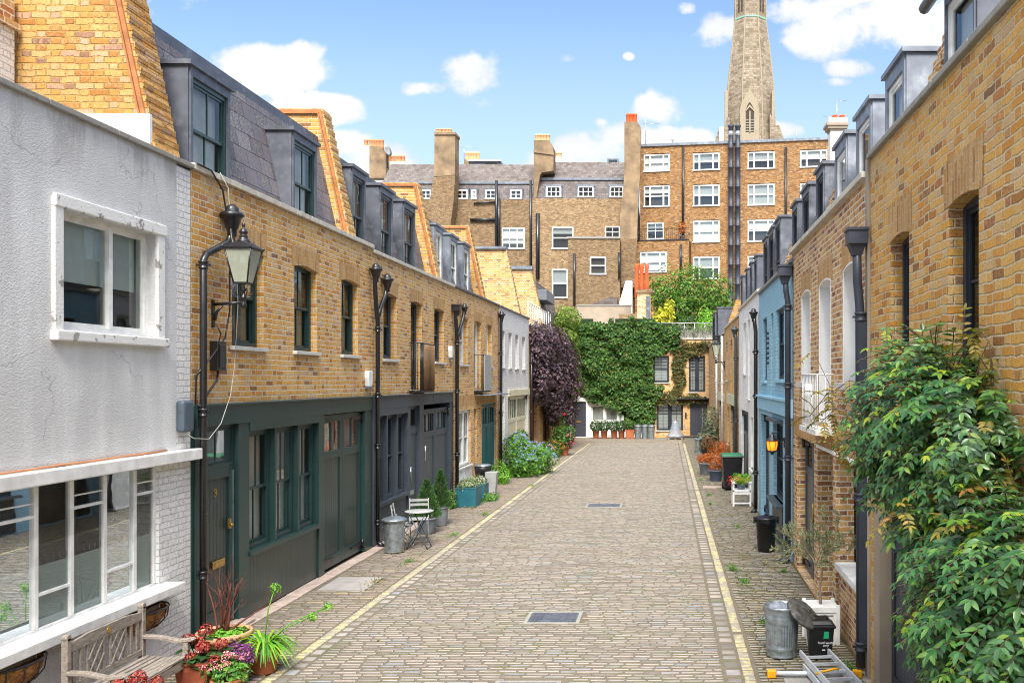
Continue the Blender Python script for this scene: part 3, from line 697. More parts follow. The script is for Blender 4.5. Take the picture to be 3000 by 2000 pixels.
while y < 51:
    l = R.uniform(.7, 1.1); stone_threshold.box(W, -5.86, -5.62, y + .006, y + l - .006, -.03, .03 + R.uniform(-.004, .004)); y += l
tag(mb.build('pavement', ['sett_pave', 'joint_dirt_shade'], recalc=False), kind='structure')
tag(stone_threshold.build('kerb', 'threshold_stone', bevel=.008), kind='structure')
g = MB(); g.box(W, -5.53, -4.78, 14.03, 14.97, -.02, .022); g.box(W, 1.25, 2.2, 6.2, 10.15, -.02, .012, 0); tag(g.build('pavement_slab', 'concrete'), kind='structure')
mb = MB(); rows(mb, lambda y: XR(y) + .05, lambda y: 2.18, 10.2, 51.4, m=0, rh=.10, L=.2, amp=.05, jit=.01); rows(mb, lambda y: XR(y) + .05, lambda y: 1.26, 6.0, 10.2, m=0, rh=.10, L=.2, amp=.02)
tag(mb.build('pavement', ['sett_mossy', 'joint_moss_shade'], recalc=False), kind='structure')
g = MB(); g.box(W, 1.0, 2.1, 27.35, 27.6, -.02, .05); tag(g.build('kerb', 'threshold_stone', bevel=.01), kind='structure')
for i, (cx, cy, w, d) in enumerate(covers):
    t = thing('manhole_cover', ['rectangular cast iron cover with raised bars, second of three along the cobbled road', 'cast iron cover in the setts at the very bottom of the picture', 'flat iron cover far down the cobbled road'][i], 'manhole cover', (cx, cy, 0), 'iron covers in the cobbled road')
    m_ = MB(); m_.box(W, cx - w / 2, cx + w / 2, cy - d / 2, cy + d / 2, -.01, .012)
    for ix in range(11):
        for iy in range(5):
            if 3 <= ix <= 7 and 1 <= iy <= 3: continue
            x = cx - w / 2 + .05 + ix * (w - .1) / 10; y = cy - d / 2 + .07 + iy * (d - .14) / 4; m_.box(W, x - .016, x + .016, y - .03, y + .03, .012, .020)
    m_.box(W, cx - w * .14, cx + w * .14, cy - d * .16, cy + d * .16, .012, .019); m_.build('plate', 'lead', t)
    m_ = MB(); e = .05
    m_.box(W, cx - w / 2 - e, cx + w / 2 + e, cy - d / 2 - e, cy - d / 2, -.01, .016); m_.box(W, cx - w / 2 - e, cx + w / 2 + e, cy + d / 2, cy + d / 2 + e, -.01, .016)
    m_.box(W, cx - w / 2 - e, cx - w / 2, cy - d / 2, cy + d / 2, -.01, .016); m_.box(W, cx + w / 2, cx + w / 2 + e, cy - d / 2, cy + d / 2, -.01, .016); m_.build('surround', 'coping_dark', t)

# ------------------------------------------------------------------ west side of the mews
PZ = 5.88                                              # parapet height
# grey rendered house
H = thing('rendered_house', 'grey rendered house with flaking white window surround and long white ground floor window', 'house', (-5.86, 7, 0))
mb = MB(); uo = (8.62, 10.2, 3.80, 4.95)
strip(mb, LF, 0, 10.64, 2.47, PZ, [uo], depth=.12); strip(mb, LF, 0, 10.28, 0, .86, [], 0); strip(mb, LF, 0, 5.0, .86, 2.47, [])
mb.build('wall', ['grey_render'], H)
mb = MB(); mb.box(LF, 10.28, 10.95, -.5, -.0, 0, 2.34); mb.box(LF, 10.64, 10.95, -.5, -.002, 2.47, PZ - .03); mb.box(LF, 10.9, 10.95, -.5, .0, 2.34, 2.47); mb.build('brick_pier', 'brick_white', H)
shell(H, LF, 0, 10.6, PZ - .02, mat='interior_pale', nf=-.14)
w = window(H, LF, *uo, rec=.10, fm='white_paint', bars=0, sash=False, sill=None, fw=.035, blind=(.42, 1), blind_m='blind_pale', glass='glass', dep=.10)
mb = MB(); mb.box(LF, 9.50, 9.56, -.155, -.085, 3.84, 4.92); mb.build('mullion', 'white_paint', w)
mb = MB(); a, b, c, d = 8.62, 10.2, 3.80, 4.95
mb.box(LF, a - .13, a, -.03, .035, c - .02, d + .10); mb.box(LF, b + .004, b + .15, -.13, .035, c - .02, d + .10); mb.box(LF, a - .136, b + .17, -.03, .05, d + .003, d + .13); mb.box(LF, a - .15, b + .17, -.06, .075, c - .12, c - .021)
mb.build('window_surround', 'flaking_white', H, bevel=.012)
mb = MB(); mb.box(LF, 0, 10.99, -.05, .13, 2.34, 2.47); mb.build('lintel', 'white_paint', H, bevel=.01)
mb = MB(); mb.box(LF, 3, 10.45, -.12, .21, .86, .96); mb.build('sill', 'white_paint', H, bevel=.01)
# ground floor steel casements
wn = MB(); gl = MB(); sl = MB(); n0 = -.05
edges = [5.2, 5.75, 6.25, 6.78, 7.30, 7.82, 8.34, 8.84, 9.36, 9.88, 10.26]
wn.box(LF, 5.0, 10.27, n0 - .03, n0 + .01, .961, .985); wn.box(LF, 5.0, 10.27, n0 - .03, n0 + .01, 2.31, 2.339)
for i, e in enumerate(edges): wn.box(LF, e - .03, e + .028, n0 - .035, n0 + .015, .985, 2.31)
for i in range(10):
    a, b = edges[i] + .028, edges[i + 1] - .03
    if i % 2: zt = 2.02; wn.box(LF, a, b, n0 - .03, n0 + .012, zt, zt + .03); wn.box(LF, a, b, n0 - .02, n0 + .006, 2.15, 2.165)
    if i % 2 == 0: wn.box(LF, a, b, n0 - .03, n0 + .012, 1.28, 1.31)
    gl.quad(LF, [(a, n0 - .01, .985), (b, n0 - .01, .985), (b, n0 - .01, 2.31), (a, n0 - .01, 2.31)])
    k = 3
wo = wn.build('casement_window', 'white_paint', H, bevel=.004); gl.build('pane', 'glass', wo)
sl.quad(LF, [(5.0, n0 - .02, .985), (10.2, n0 - .02, .985), (10.2, n0 - .02, 1.56), (5.0, n0 - .02, 1.56)]); sl.build('frosted_film', 'frosted', wo, recalc=False)
dm = MB()
for i in range(46):
    s = 6.0 + i * .09; dm.add([LF.p(s - .014, n0 - .017, 1.60), LF.p(s, n0 - .017, 1.57), LF.p(s + .014, n0 - .017, 1.60), LF.p(s, n0 - .017, 1.645)], [(0, 1, 2, 3)])
dm.build('film_border', 'lead', wo, recalc=False)
pc = MB()   # framed pictures and furniture inside
for (a, b, z0, z1) in ((7.0, 7.9, 1.5, 2.2), (8.3, 9.1, 1.35, 2.15), (8.45, 9.05, .95, 1.28)):
    for bx in ((a, b, z0, z0 + .03), (a, b, z1 - .03, z1), (a, a + .03, z0 + .03, z1 - .03), (b - .03, b, z0 + .03, z1 - .03)): pc.box(LF, bx[0], bx[1], -1.0, -.97, bx[2], bx[3], 0)
    pc.box(LF, a + .03, b - .03, -1.0, -.99, z0 + .03, z1 - .03, 1)
pc.box(LF, 5, 10.4, -1.1, -1.02, .05, 2.7, 2); pc.build('room_pictures', ['tile_red', 'interior', 'interior_pale'], H)
mb = MB(); s = 0
while s < 10.9:
    e = min(10.99, s + 1.05); mb.box(LF, s + .004, e - .004, -.3, .05, PZ, PZ + .055 + R.uniform(-.004, .004)); s = e
mb.build('coping', 'coping_dark', H, bevel=.008)
mb = MB(); mb.box(W, -9.4, -7.57, 9.0, 10.35, PZ - .1, 7.33); mb.box(W, -9.45, -7.52, 8.95, 10.36, 7.33, 7.41, 1); mb.box(W, -9.4, -7.57, 9.0, 10.35, 7.41, 7.75, 1); mb.build('chimney', ['brick_white', 'brick_redmix'], H)

# brick house with the green frontage
def dw(fr, u, v, n=0): return fr.px(u, v, n)
H = thing('brick_house', 'yellow brick house with dark green timber frontage, slate mansard and green sash windows', 'house', (-5.86, 14.3, 0), 'brick mews houses')
A, B = 10.95, 17.6
mb = MB()
ops = [(11.98, 12.92, 3.76, 5.08, .05), (13.97, 14.86, 3.76, 5.08, .05), (15.97, 16.82, 3.76, 5.08, .05)]
strip(mb, LF, A, B, 2.98, PZ, ops, depth=.13)
for o_ in ops: soldier(mb, LF, o_[0], o_[1], o_[3], rise=.05, h=.27)
mb.build('wall', ['brick_stock', 'brick_soldier'], H)
for o_ in ops: window(H, LF, o_[0], o_[1], o_[2], o_[3] + .06, rec=.10, fm='green_paint', bars=1, blind=(.0, 1), blind_m='interior_pale')
shell(H, LF, A, B, PZ - .02)
mb = MB(); mb.box(LF, 11.02, 17.5, -.25, .05, 2.72, 2.98)                      # fascia
mb.box(LF, 11.02, 17.52, -.0, .09, 2.975, 3.0)
posts = [(11.02, 11.24), (12.12, 12.42), (14.88, 15.12), (17.12, 17.5)]
for (a, b) in posts: mb.box(LF, a, b, -.25, .03, .04, 2.72)
mb.box(LF, 12.42, 14.88, -.12, .06, .86, .93); mb.box(LF, 12.42, 14.88, -.25, .045, 2.60, 2.72)
mb.build('shopfront_frame', 'green_paint', H, bevel=.006)
mb = MB(); mb.box(LF, 12.42, 14.88, -.12, .0, .04, .86); mb.build('panelling', 'green_boards', H)
for (a, b) in ((12.47, 13.24), (13.30, 14.06), (14.12, 14.85)):
    window(H, LF, a, b, .93, 2.60, rec=.06, fm='green_paint', bars=1, sash=True, sill=None, name='sash_window', blind=(.0, 1), blind_m='curtain')
mb = MB()
for a in (13.24, 14.06): mb.box(LF, a, a + .06, -.2, .02, .93, 2.6)
mb.build('mullion', 'green_paint', H)
# front door: frame, leaf, fanlight
mb = MB(); mb.box(LF, 11.28, 12.06, -.12, -.06, .09, 2.12); d_ = mb.build('door', 'green_boards', H)
mb = MB(); 
for bx in ((11.24, 11.34, .07, 2.17), (11.98, 12.12, .07, 2.17)): mb.box(LF, bx[0], bx[1], -.12, -.03, bx[2], bx[3])
mb.box(LF, 11.34, 11.98, -.12, -.03, 2.02, 2.17); mb.box(LF, 11.34, 11.98, -.12, -.045, .09, .32); mb.build('rails', 'green_paint', d_, bevel=.004)
mb = MB(); mb.box(LF, 11.55, 11.86, -.05, -.03, .86, .96); mb.box(LF, 11.59, 11.82, -.03, -.022, .885, .935); mb.build('letterbox', 'brass', d_, bevel=.004)
mb = MB(); mb.box(LF, 11.93, 11.97, -.03, .0, 1.33, 1.46); mb.tube([LF.p(11.95, .0, 1.38), LF.p(11.95, .03, 1.38)], .02, 10); mb.build('lock', 'brass', d_)
mb = MB(); mb.box(LF, 12.06, 12.075, -.03, -.015, .1, 2.1); mb.build('steel_edge', 'steel', d_)
text_mesh('9', .17, (0, 1, 0), (0, 0, 1), (1, 0, 0), LF.p(11.66, -.056, 1.78), 'brass', 'house_number', d_, .006)
window(H, LF, 11.25, 12.11, 2.17, 2.71, rec=.04, fm='green_paint', bars=1, sash=False, sill=None, name='fanlight', fw=.035, blind=(0, .9), blind_m='curtain')
mb = MB(); mb.box(LF, 11.2, 12.2, -.1, .22, -.02, .075); mb.build('doorstep', 'threshold_stone', H, bevel=.01)
def garage(H, fr, a, b, z1, mat, bmat, gm='glass', z0=.06, rec=.04, hinge=True, lights=2, gz=.5, bands=True, strap='black_iron', leaves=2):
    for k in range(leaves):
        u0 = a + (b - a) * k / leaves + .006; u1 = a + (b - a) * (k + 1) / leaves - .006; n = -rec; m_ = MB(); zg0, zg1 = z1 - .12 - gz, z1 - .12
        m_.box(fr, u0, u0 + .1, n - .05, n, z0, z1); m_.box(fr, u1 - .1, u1, n - .05, n, z0, z1)
        m_.box(fr, u0 + .1, u1 - .1, n - .05, n, zg1, z1); m_.box(fr, u0 + .1, u1 - .1, n - .05, n, zg0 - .14, zg0); m_.box(fr, u0 + .1, u1 - .1, n - .05, n, z0, z0 + .2)
        for i in range(1, lights):
            x = u0 + .1 + (u1 - u0 - .2) * i / lights; m_.box(fr, x - .014, x + .014, n - .045, n - .006, zg0, zg1)
        o = m_.build('garage_door', mat, H, bevel=.004)
        p_ = MB(); p_.box(fr, u0 + .1, u1 - .1, n - .045, n - .02, z0 + .2, zg0 - .14); p_.build('panel', bmat, o)
        g_ = MB(); g_.quad(fr, [(u0 + .1, n - .025, zg0), (u1 - .1, n - .025, zg0), (u1 - .1, n - .025, zg1), (u0 + .1, n - .025, zg1)]); g_.build('pane', gm, o)
        g_ = MB(); g_.box(fr, u0 + .1, u1 - .1, n - .12, n - .11, zg0, zg1); g_.build('blind', 'curtain', o)
        if hinge:
            e0, e1 = (u0, u0 + .55) if k == 0 else (u1 - .55, u1)
            for z in (z1 - .1, z0 + .14):
                h_ = MB(); h_.ext([fr.p(e0, n, z - (.045 if k == 0 else .015)), fr.p(e1, n, z - (.015 if k == 0 else .045)), fr.p(e1, n, z + (.015 if k == 0 else .045)), fr.p(e0, n, z + (.045 if k == 0 else .015))], fr.N * .022)
                hx = e0 if k == 0 else e1; h_.tube([fr.p(hx, n + .03, z - .08), fr.p(hx, n + .03, z + .08)], .022, 8)
                h_.build('strap_hinge', strap, o)
garage(H, LF, 15.13, 17.11, 2.70, 'green_paint', 'green_boards')
mansard(H, LF, A + .0, 16.75, -.29, PZ - .1, 7.82, .2216)
party(H, LF, 10.42, 10.95, -.12, PZ + .1, 8.9, .2137, 'brick_orange', zb=PZ - .02)
party(H, LF, 16.72, 17.10, -.12, PZ + .1, 8.36, .2137, 'brick_gold', zb=PZ - .1)
mb = MB(); mb.box(LF, 10.36, 10.419, -8, -.16, PZ - .02, 6.38); mb.build('painted_band', 'white_render', H)
dormer(H, LF, 11.28, 12.36, -.19, PZ - .05, 7.30, -1.2, blind=(0, 1))
dormer(H, LF, 14.36, 15.38, -.19, PZ - .05, 7.33, -1.2, blind=(0, 1))
mb = MB(); s = A
while s < B - .02:
    e = min(B, s + .6); mb.box(LF, s + .003, e - .003, -.28, .055, PZ, PZ + .075); s = e
mb.build('coping', 'coping', H, bevel=.006)
# drainpipes
pipe(H, [LF.p(11.72, .13, 5.42), LF.p(11.72, .12, 5.2), LF.p(11.66, .1, 5.08), LF.p(11.12, .1, 4.86), LF.p(11.06, .1, 4.78), LF.p(11.06, .1, .02)], .043, collars=(.9, 2.9, 4.72), s=1.15)
mb = MB(); mb.box(LF, 10.955, 11.02, -.1, .01, 0.03, 2.95); mb.build('side_post', 'green_paint', H)
pipe(H, [LF.p(17.45, .13, 5.42), LF.p(17.45, .11, 5.2), LF.p(17.58, .09, 4.75), LF.p(17.68, .09, 4.45), LF.p(17.68, .09, .12)], .042, collars=(.5, 2.0, 3.0, 4.3), s=1.0, shoe=(.12, .0))
pipe(H, [LF.p(18.15, .13, 5.30), LF.p(18.15, .11, 5.12), LF.p(18.1, .1, 5.0), LF.p(17.82, .09, 4.72), LF.p(17.68, .09, 4.5)], .042, collars=(), s=1.0)

# slate grey frontage house
H = thing('brick_house', 'yellow brick house with blue grey timber frontage and a reeded juliet balcony', 'house', (-5.86, 21, 0), 'brick mews houses')
A, B = 17.6, 24.2; PB = PZ - .08
mb = MB(); ops = [(18.3, 19.2, 3.74, 5.06, .05), (20.24, 21.14, 3.08, 5.06, .05), (22.25, 23.2, 3.76, 5.06, .05)]
strip(mb, LF, A, B, 2.98, PB, ops, depth=.16)
for o_ in ops: soldier(mb, LF, o_[0], o_[1], o_[3], rise=.05, h=.27)
mb.build('wall', ['brick_stock', 'brick_soldier'], H)
for i, o_ in enumerate(ops): window(H, LF, o_[0], o_[1], o_[2], o_[3] + .06, rec=.13, fm='slate_paint', bars=(1 if i != 1 else 0), hb=(0 if i != 1 else 2), sash=(i != 1), sill='sill_stone', blind=(0, 1), blind_m='interior_pale', name=('window' if i != 1 else 'balcony_window'))
shell(H, LF, A, B, PB - .02)
mb = MB(); mb.box(LF, 17.8, 24.0, -.25, .05, 2.72, 2.98); mb.box(LF, 17.8, 24.02, 0, .085, 2.97, 2.995)
for (a, b) in ((17.62, 17.8), (19.93, 20.10), (20.86, 21.2), (23.72, 24.0)): mb.box(LF, a, b, -.25, .03, .04, 2.72 if a > 17.7 else 2.98)
mb.box(LF, 17.8, 19.93, -.12, .06, .76, .83); mb.box(LF, 17.8, 19.93, -.25, .045, 2.58, 2.72); mb.build('shopfront_frame', 'slate_paint', H, bevel=.006)
mb = MB(); mb.box(LF, 17.8, 19.93, -.12, 0, .04, .76); mb.build('panelling', 'slate_paint', H)
for (a, b) in ((17.82, 18.46), (18.53, 19.16), (19.23, 19.9)): window(H, LF, a, b, .83, 2.58, rec=.06, fm='slate_paint', bars=1, sill=None, name='sash_window', blind=(0, .45), blind_m='interior_pale')
mb = MB()
for a in (18.46, 19.16): mb.box(LF, a, a + .07, -.2, .02, .83, 2.58)
mb.build('mullion', 'slate_paint', H)
mb = MB(); mb.box(LF, 20.12, 20.84, -.11, -.05, .08, 2.08); d_ = mb.build('door', 'slate_boards', H)
mb = MB(); mb.box(LF, 20.1, 20.86, -.11, -.03, 2.08, 2.18); mb.build('rails', 'slate_paint', d_)
mb = MB(); mb.tube([LF.p(20.2, .01, 1.0), LF.p(20.2, .01, 1.35)], .016, 8); mb.box(LF, 20.3, 20.6, -.05, -.03, .7, .8); mb.build('handle', 'steel', d_)
window(H, LF, 20.1, 20.86, 2.18, 2.71, rec=.04, fm='slate_paint', bars=0, sash=False, sill=None, name='fanlight', fw=.035)
garage(H, LF, 21.2, 23.7, 2.60, 'slate_paint', 'slate_boards', gz=.42, lights=3)
mb = MB(); mb.tube([LF.p(21.32, .03, 1.38), LF.p(21.32, .03, 1.75)], .02, 8); mb.tube([LF.p(21.32, -.03, 1.42), LF.p(21.32, .03, 1.42)], .012, 6); mb.tube([LF.p(21.32, -.03, 1.7), LF.p(21.32, .03, 1.7)], .012, 6); mb.build('garage_handle', 'steel', H)
mb = MB()
for z in (2.80, 2.835, 2.87, 2.905): mb.box(LF, 21.95, 22.95, .05, .068, z, z + .018)
mb.build('vent', 'lead', H); mb = MB()
for i in range(7): mb.box(LF, 22.65, 23.4, -.04, -.02, .35 + i * .055, .37 + i * .055)
mb.build('vent', 'lead', H)
mansard(H, LF, 17.1, 23.0, -.34, PB - .1, 7.75, .2216)
party(H, LF, 22.95, 23.33, -.12, PZ + .1, 8.36, .2137, 'brick_gold', zb=PB - .1)
for (a, b) in ((17.36, 18.2), (19.03, 19.98), (20.72, 21.72)): dormer(H, LF, a, b, -.31, PB - .05, 7.46, -1.3, blind=(.0, 1), wm='slate_paint')
mb = MB(); s = A
while s < B - .02:
    e = min(B, s + .6); mb.box(LF, s + .003, e - .003, -.28, .055, PB, PB + .07); s = e
mb.build('coping', 'coping', H, bevel=.006)
def balcony(H, fr, a, b, z0, z1, out, mat, step=.045, rr=.008, solid=False, name='balcony', floor=True):
    m_ = MB()
    for z in (z0, z1): m_.tube([fr.p(a, 0, z), fr.p(a, out, z), fr.p(b, out, z), fr.p(b, 0, z)], rr * 1.6, 6)
    k = int((b - a) / step)
    for i in range(k + 1): u = a + (b - a) * i / k; m_.tube([fr.p(u, out, z0), fr.p(u, out, z1)], rr, 5)
    kk = max(2, int(out / step))
    for u in (a, b):
        for i in range(1, kk): m_.tube([fr.p(u, out * i / kk, z0), fr.p(u, out * i / kk, z1)], rr, 5)
    if floor: m_.box(fr, a - .02, b + .02, 0, out + .02, z0 - .04, z0 - .005)
    if solid: m_.box(fr, a + .3, b, out + .012, out + .03, z0, z1)
    return m_.build(name, mat, H)
bo = balcony(H, LF, 20.15, 21.3, 3.06, 4.14, .24, 'black_iron', step=.05)
mb = MB()
for i in range(10): s = 20.38 + i * .098; mb.tube([LF.p(s, .262, 3.08), LF.p(s, .262, 4.12)], .011, 5)
mb.build('reeds', 'cork_pole', bo)
pipe(H, [LF.p(24.05, .13, 5.25), LF.p(24.05, .1, 5.0), LF.p(24.2, .09, 4.6), LF.p(24.25, .09, 4.4), LF.p(24.25, .09, .02)], .05, collars=(1.3, 3.0, 4.3), sq=True, s=.9)

# white windowed brick house with teal doors
H = thing('brick_house', 'yellow brick house with white windows, a solid grey balcony panel and teal garage doors', 'house', (-5.86, 27.4, 0), 'brick mews houses')
A, B = 24.2, 30.6; PC = PZ - .06
mb = MB(); ops = [(25.0, 25.95, 3.75, 5.05, .05), (26.8, 27.75, 3.0, 5.05, .05), (28.6, 29.45, 3.75, 5.05, .05)]
strip(mb, LF, A, B, 2.9, PC, ops, depth=.16); g0 = [(24.42, 26.35, .86, 2.45), (26.75, 27.15, .05, 2.45), (27.85, 30.1, .03, 2.55)]
strip(mb, LF, A, B, 0, 2.9, g0, depth=.14)
for o_ in ops: soldier(mb, LF, o_[0], o_[1], o_[3], rise=.05, h=.27)
soldier(mb, LF, 24.4, 30.3, 2.56, h=.3, over=0)
mb.build('wall', ['brick_stock', 'brick_soldier'], H)
shell(H, LF, A, B, PC - .02)
for i, o_ in enumerate(ops): window(H, LF, o_[0], o_[1], o_[2], o_[3] + .06, rec=.13, fm='white_paint', bars=1, hb=(0 if i != 1 else 2), sash=(i != 1), blind=(0, 1), blind_m='curtain', name=('window' if i != 1 else 'balcony_window'))
for k in range(3): window(H, LF, 24.42 + k * .643, 24.42 + (k + 1) * .643, .86, 2.45, rec=.07, fm='white_paint', bars=1, sill=('white_paint' if k == 1 else None), over=.7, name='ground_window', blind=(0, 1), blind_m='curtain')
mb = MB(); mb.box(LF, 24.42, 26.35, .0, .02, .05, .8); mb.build('painted_panel', 'white_render', H)
mb = MB(); mb.box(LF, 26.76, 27.14, -.13, -.1, .05, 2.44); mb.build('door', 'teal_boards', H)
garage(H, LF, 27.86, 30.09, 2.54, 'teal_paint', 'teal_boards', gz=.5, lights=3, strap='brass', rec=.06)
bo = balcony(H, LF, 26.75, 28.0, 2.98, 4.06, .24, 'black_iron', step=.12)
mb = MB(); mb.box(LF, 27.0, 28.0, .256, .275, 2.99, 4.06); mb.build('panel', 'grey_planter', bo)
mb = MB(); mb.box(LF, 26.8, 30.1, .0, .5, 2.84, 2.87); mb.tube([LF.p(28.8, .05, 3.2), LF.p(28.8, .45, 2.87)], .01, 6); mb.build('glass_canopy', 'lead_light', H)
mansard(H, LF, 23.33, 28.7, -.36, PC - .1, 7.7, .2216)
party(H, LF, 28.68, 29.05, -.12, PZ + .1, 8.25, .2137, 'brick_gold', zb=PC - .1)
for (a, b) in ((23.85, 24.72), (25.5, 26.4), (27.1, 28.0)): dormer(H, LF, a, b, -.40, PC - .05, 7.46, -1.3, lead='lead_light', wm='white_paint', blind=(0, 1), side=.07)
mb = MB(); mb.box(LF, A, B, -.28, .05, PC, PC + .06); mb.build('coping', 'lead', H, bevel=.006)
pipe(H, [LF.p(24.95, .13, 5.3), LF.p(24.9, .1, 5.0), LF.p(24.45, .09, 4.6), LF.p(24.25, .09, 4.35)], .045, collars=(), s=.85)
pipe(H, [LF.p(30.5, .12, 5.5), LF.p(30.5, .1, 5.3), LF.p(30.5, .09, .02)], .05, collars=(2.2, 4.2), s=1.0)
party(H, LF, 35.75, 36.1, .0, PZ, 8.45, .2137, 'brick_orange', band=False, zb=5.2) if False else None

# white brick house
H = thing('white_brick_house', 'white painted brick house with cream garage doors and small narrow upper windows', 'house', (-5.86, 34, 0))
A, B = 30.7, 37.1; PD = 5.82
mb = MB(); ops = [(31.15, 31.75, 3.76, 5.0, .04), (32.45, 33.15, 3.76, 5.0, .04), (33.85, 34.6, 3.76, 5.0, .04), (35.45, 36.2, 3.76, 5.0, .04)]
strip(mb, LF, A, B, 2.9, PD, ops, depth=.18); strip(mb, LF, A, B, 0, 2.9, [(30.95, 31.7, .05, 2.75), (32.4, 36.8, .03, 2.85)], depth=.14)
mb.build('wall', 'brick_white', H); shell(H, LF, A, B, PD - .02)
for o_ in ops: window(H, LF, o_[0], o_[1], o_[2], o_[3] + .05, rec=.12, fm='white_paint', bars=1, blind=(0, 1), blind_m='curtain', sill='white_paint')
mb = MB(); mb.box(LF, 30.95, 31.7, -.12, -.08, .05, 2.1); d_ = mb.build('door', 'cream_boards', H); mb = MB(); mb.box(LF, 31.25, 31.4, -.08, -.06, 1.0, 1.3); mb.build('letterbox', 'black_iron', d_)
window(H, LF, 30.95, 31.7, 2.1, 2.75, rec=.06, fm='cream_paint', bars=0, sash=False, sill=None, name='fanlight', blind=(0, 1), blind_m='curtain')
garage(H, LF, 32.45, 36.7, 2.7, 'cream_paint', 'cream_boards', gz=.7, lights=4, rec=.06)
mb = MB(); mb.box(LF, 32.3, 37.0, 0, .06, 2.72, 2.95); mb.build('fascia', 'cream_paint', H)
mb = MB(); mb.box(LF, A, B, -.28, .05, PD, PD + .05); mb.build('coping', 'lead', H)
party(H, LF, 35.6, 36.0, -.1, PD, 8.5, .2137, 'brick_stock', band=False, zb=5.6)
mb = MB(); mb.box(LF, 35.5, 36.05, -6, -.66, 8.5, 8.6); mb.build('roof_capping', 'lead_light', H)

# brick house behind the purple creeper, with a roof terrace
H = thing('brick_house', 'brick house hidden behind the purple creeper with dark red garage and white roof railing', 'house', (-5.86, 44, 0), 'brick mews houses')
A, B = 37.1, 51.5; PE = 5.55
mb = MB(); strip(mb, LF, A, B, 2.9, PE, [], 0); strip(mb, LF, A, B, 0, 2.9, [(37.4, 39.5, .03, 2.6), (41.2, 43.3, .03, 2.6)], depth=.2); mb.build('wall', 'brick_stock', H); shell(H, LF, A, B, PE - .02)
for a in (37.4, 41.2): garage(H, LF, a, a + 2.1, 2.58, 'red_door', 'red_door', gz=.3, lights=2, rec=.15)
mb = MB(); mb.box(LF, A, B, -.28, .05, PE, PE + .05); mb.build('coping', 'lead', H)
mb = MB(); mb.prism(LF, [(-.3, PE), (-.95, 8.3), (-6, 8.3), (-6, PE)], 43.4, 51.2); mb.build('roof', 'slate_dark', H)
party(H, LF, 42.9, 43.4, -.1, PE, 8.6, .24, 'brick_stock', band=False, zb=5.3)
mb = MB(); mb.box(LF, 42.8, 43.45, -6, -.75, 8.6, 8.75); mb.box(LF, 43.5, 46.5, -1.4, -.15, 7.2, 7.7); mb.build('roof_capping', 'lead_light', H)
mb = MB()
for z in (5.7, 6.55): mb.tube([LF.p(37.3, -.06, z), LF.p(44.4, -.06, z)], .02, 6)
for i in range(12): s = 37.3 + i * .62; mb.tube([LF.p(s, -.06, 5.6), LF.p(s, -.06, 6.55 + (.06 if i % 5 == 0 else 0))], .024, 5)
mb.build('railing', 'white_paint', H)
pipe(H, [LF.p(37.2, .1, 5.2), LF.p(37.2, .08, .02)], .05, hop=False, collars=(2, 4))
# ------------------------------------------------------------------ east side of the mews
# near brick house carrying the wisteria
H = thing('brick_house', 'golden brick house with anthracite windows and garage door behind the wisteria', 'house', (2.2, 7, 0), 'brick mews houses')
PZR = 5.72; A, B = -1.0, 9.86
mb = MB(); ops = [(6.40, 7.11, 2.85, 4.66, .04), (8.27, 8.97, 3.1, 4.67, .04)]
strip(mb, RF, A, B, 2.6, PZR, ops, depth=.14); strip(mb, RF, A, B, 0, 2.6, [(6.4, 9.36, .02, 2.38)], depth=.16)
for o_ in ops: soldier(mb, RF, o_[0], o_[1], o_[3], rise=.04, h=.34)
mb.build('wall', ['brick_gold', 'brick_soldier'], H); shell(H, RF, A, B, PZR - .02)
window(H, RF, *ops[0][:3], 4.7, rec=.12, fm='anthracite', bars=1, hb=2, sash=False, sill=None, fw=.07); window(H, RF, *ops[1][:3], 4.71, rec=.12, fm='anthracite', bars=0, sash=True, sill=None, fw=.07)
mb = MB(); mb.box(RF, 9.352, 9.62, -.165, .02, .0, 2.52); mb.box(RF, 9.0, 9.62, .0, .018, 2.52, 2.6); mb.build('door_post', 'beige_render', H)
garage(H, RF, 6.42, 9.34, 2.37, 'anthracite', 'anthracite_boards', gz=.35, lights=2, hinge=False, leaves=3, rec=.1)
mb = MB(); s = 2.0
while s < B:
    e = min(B, s + .9); mb.box(RF, s + .003, e - .003, -.3, .05, PZR, PZR + .06); s = e
mb.build('coping', 'coping_dark', H, bevel=.01)
SR = .35; NB = lambda z: -.35 - SR * (z - 5.7)
mansard(H, RF, 3.0, 9.75, -.72, PZR - .1, 7.2, SR)
dormer(H, RF, 8.33, 9.3, -.63, PZR - .1, 7.3, -1.9, lead='lead', wm='white_paint', bars=0, side=.06, blind=(0, 1), blind_m='blind_white')
mb = MB(); mb.tube([RF.p(8.2, -.50, 7.25), RF.p(9.55, -.50, 7.25)], .06, 8); mb.build('gutter', 'black_iron', H)
party(H, RF, 9.62, 9.95, -.35, 5.7, 7.45, SR, 'brick_redmix', band=False, zb=PZR - .1)
mb = MB(); mb.box(RF, 9.88, 9.99, -.1, .03, .0, 5.74); mb.build('corner_trim', 'beige_render', H)

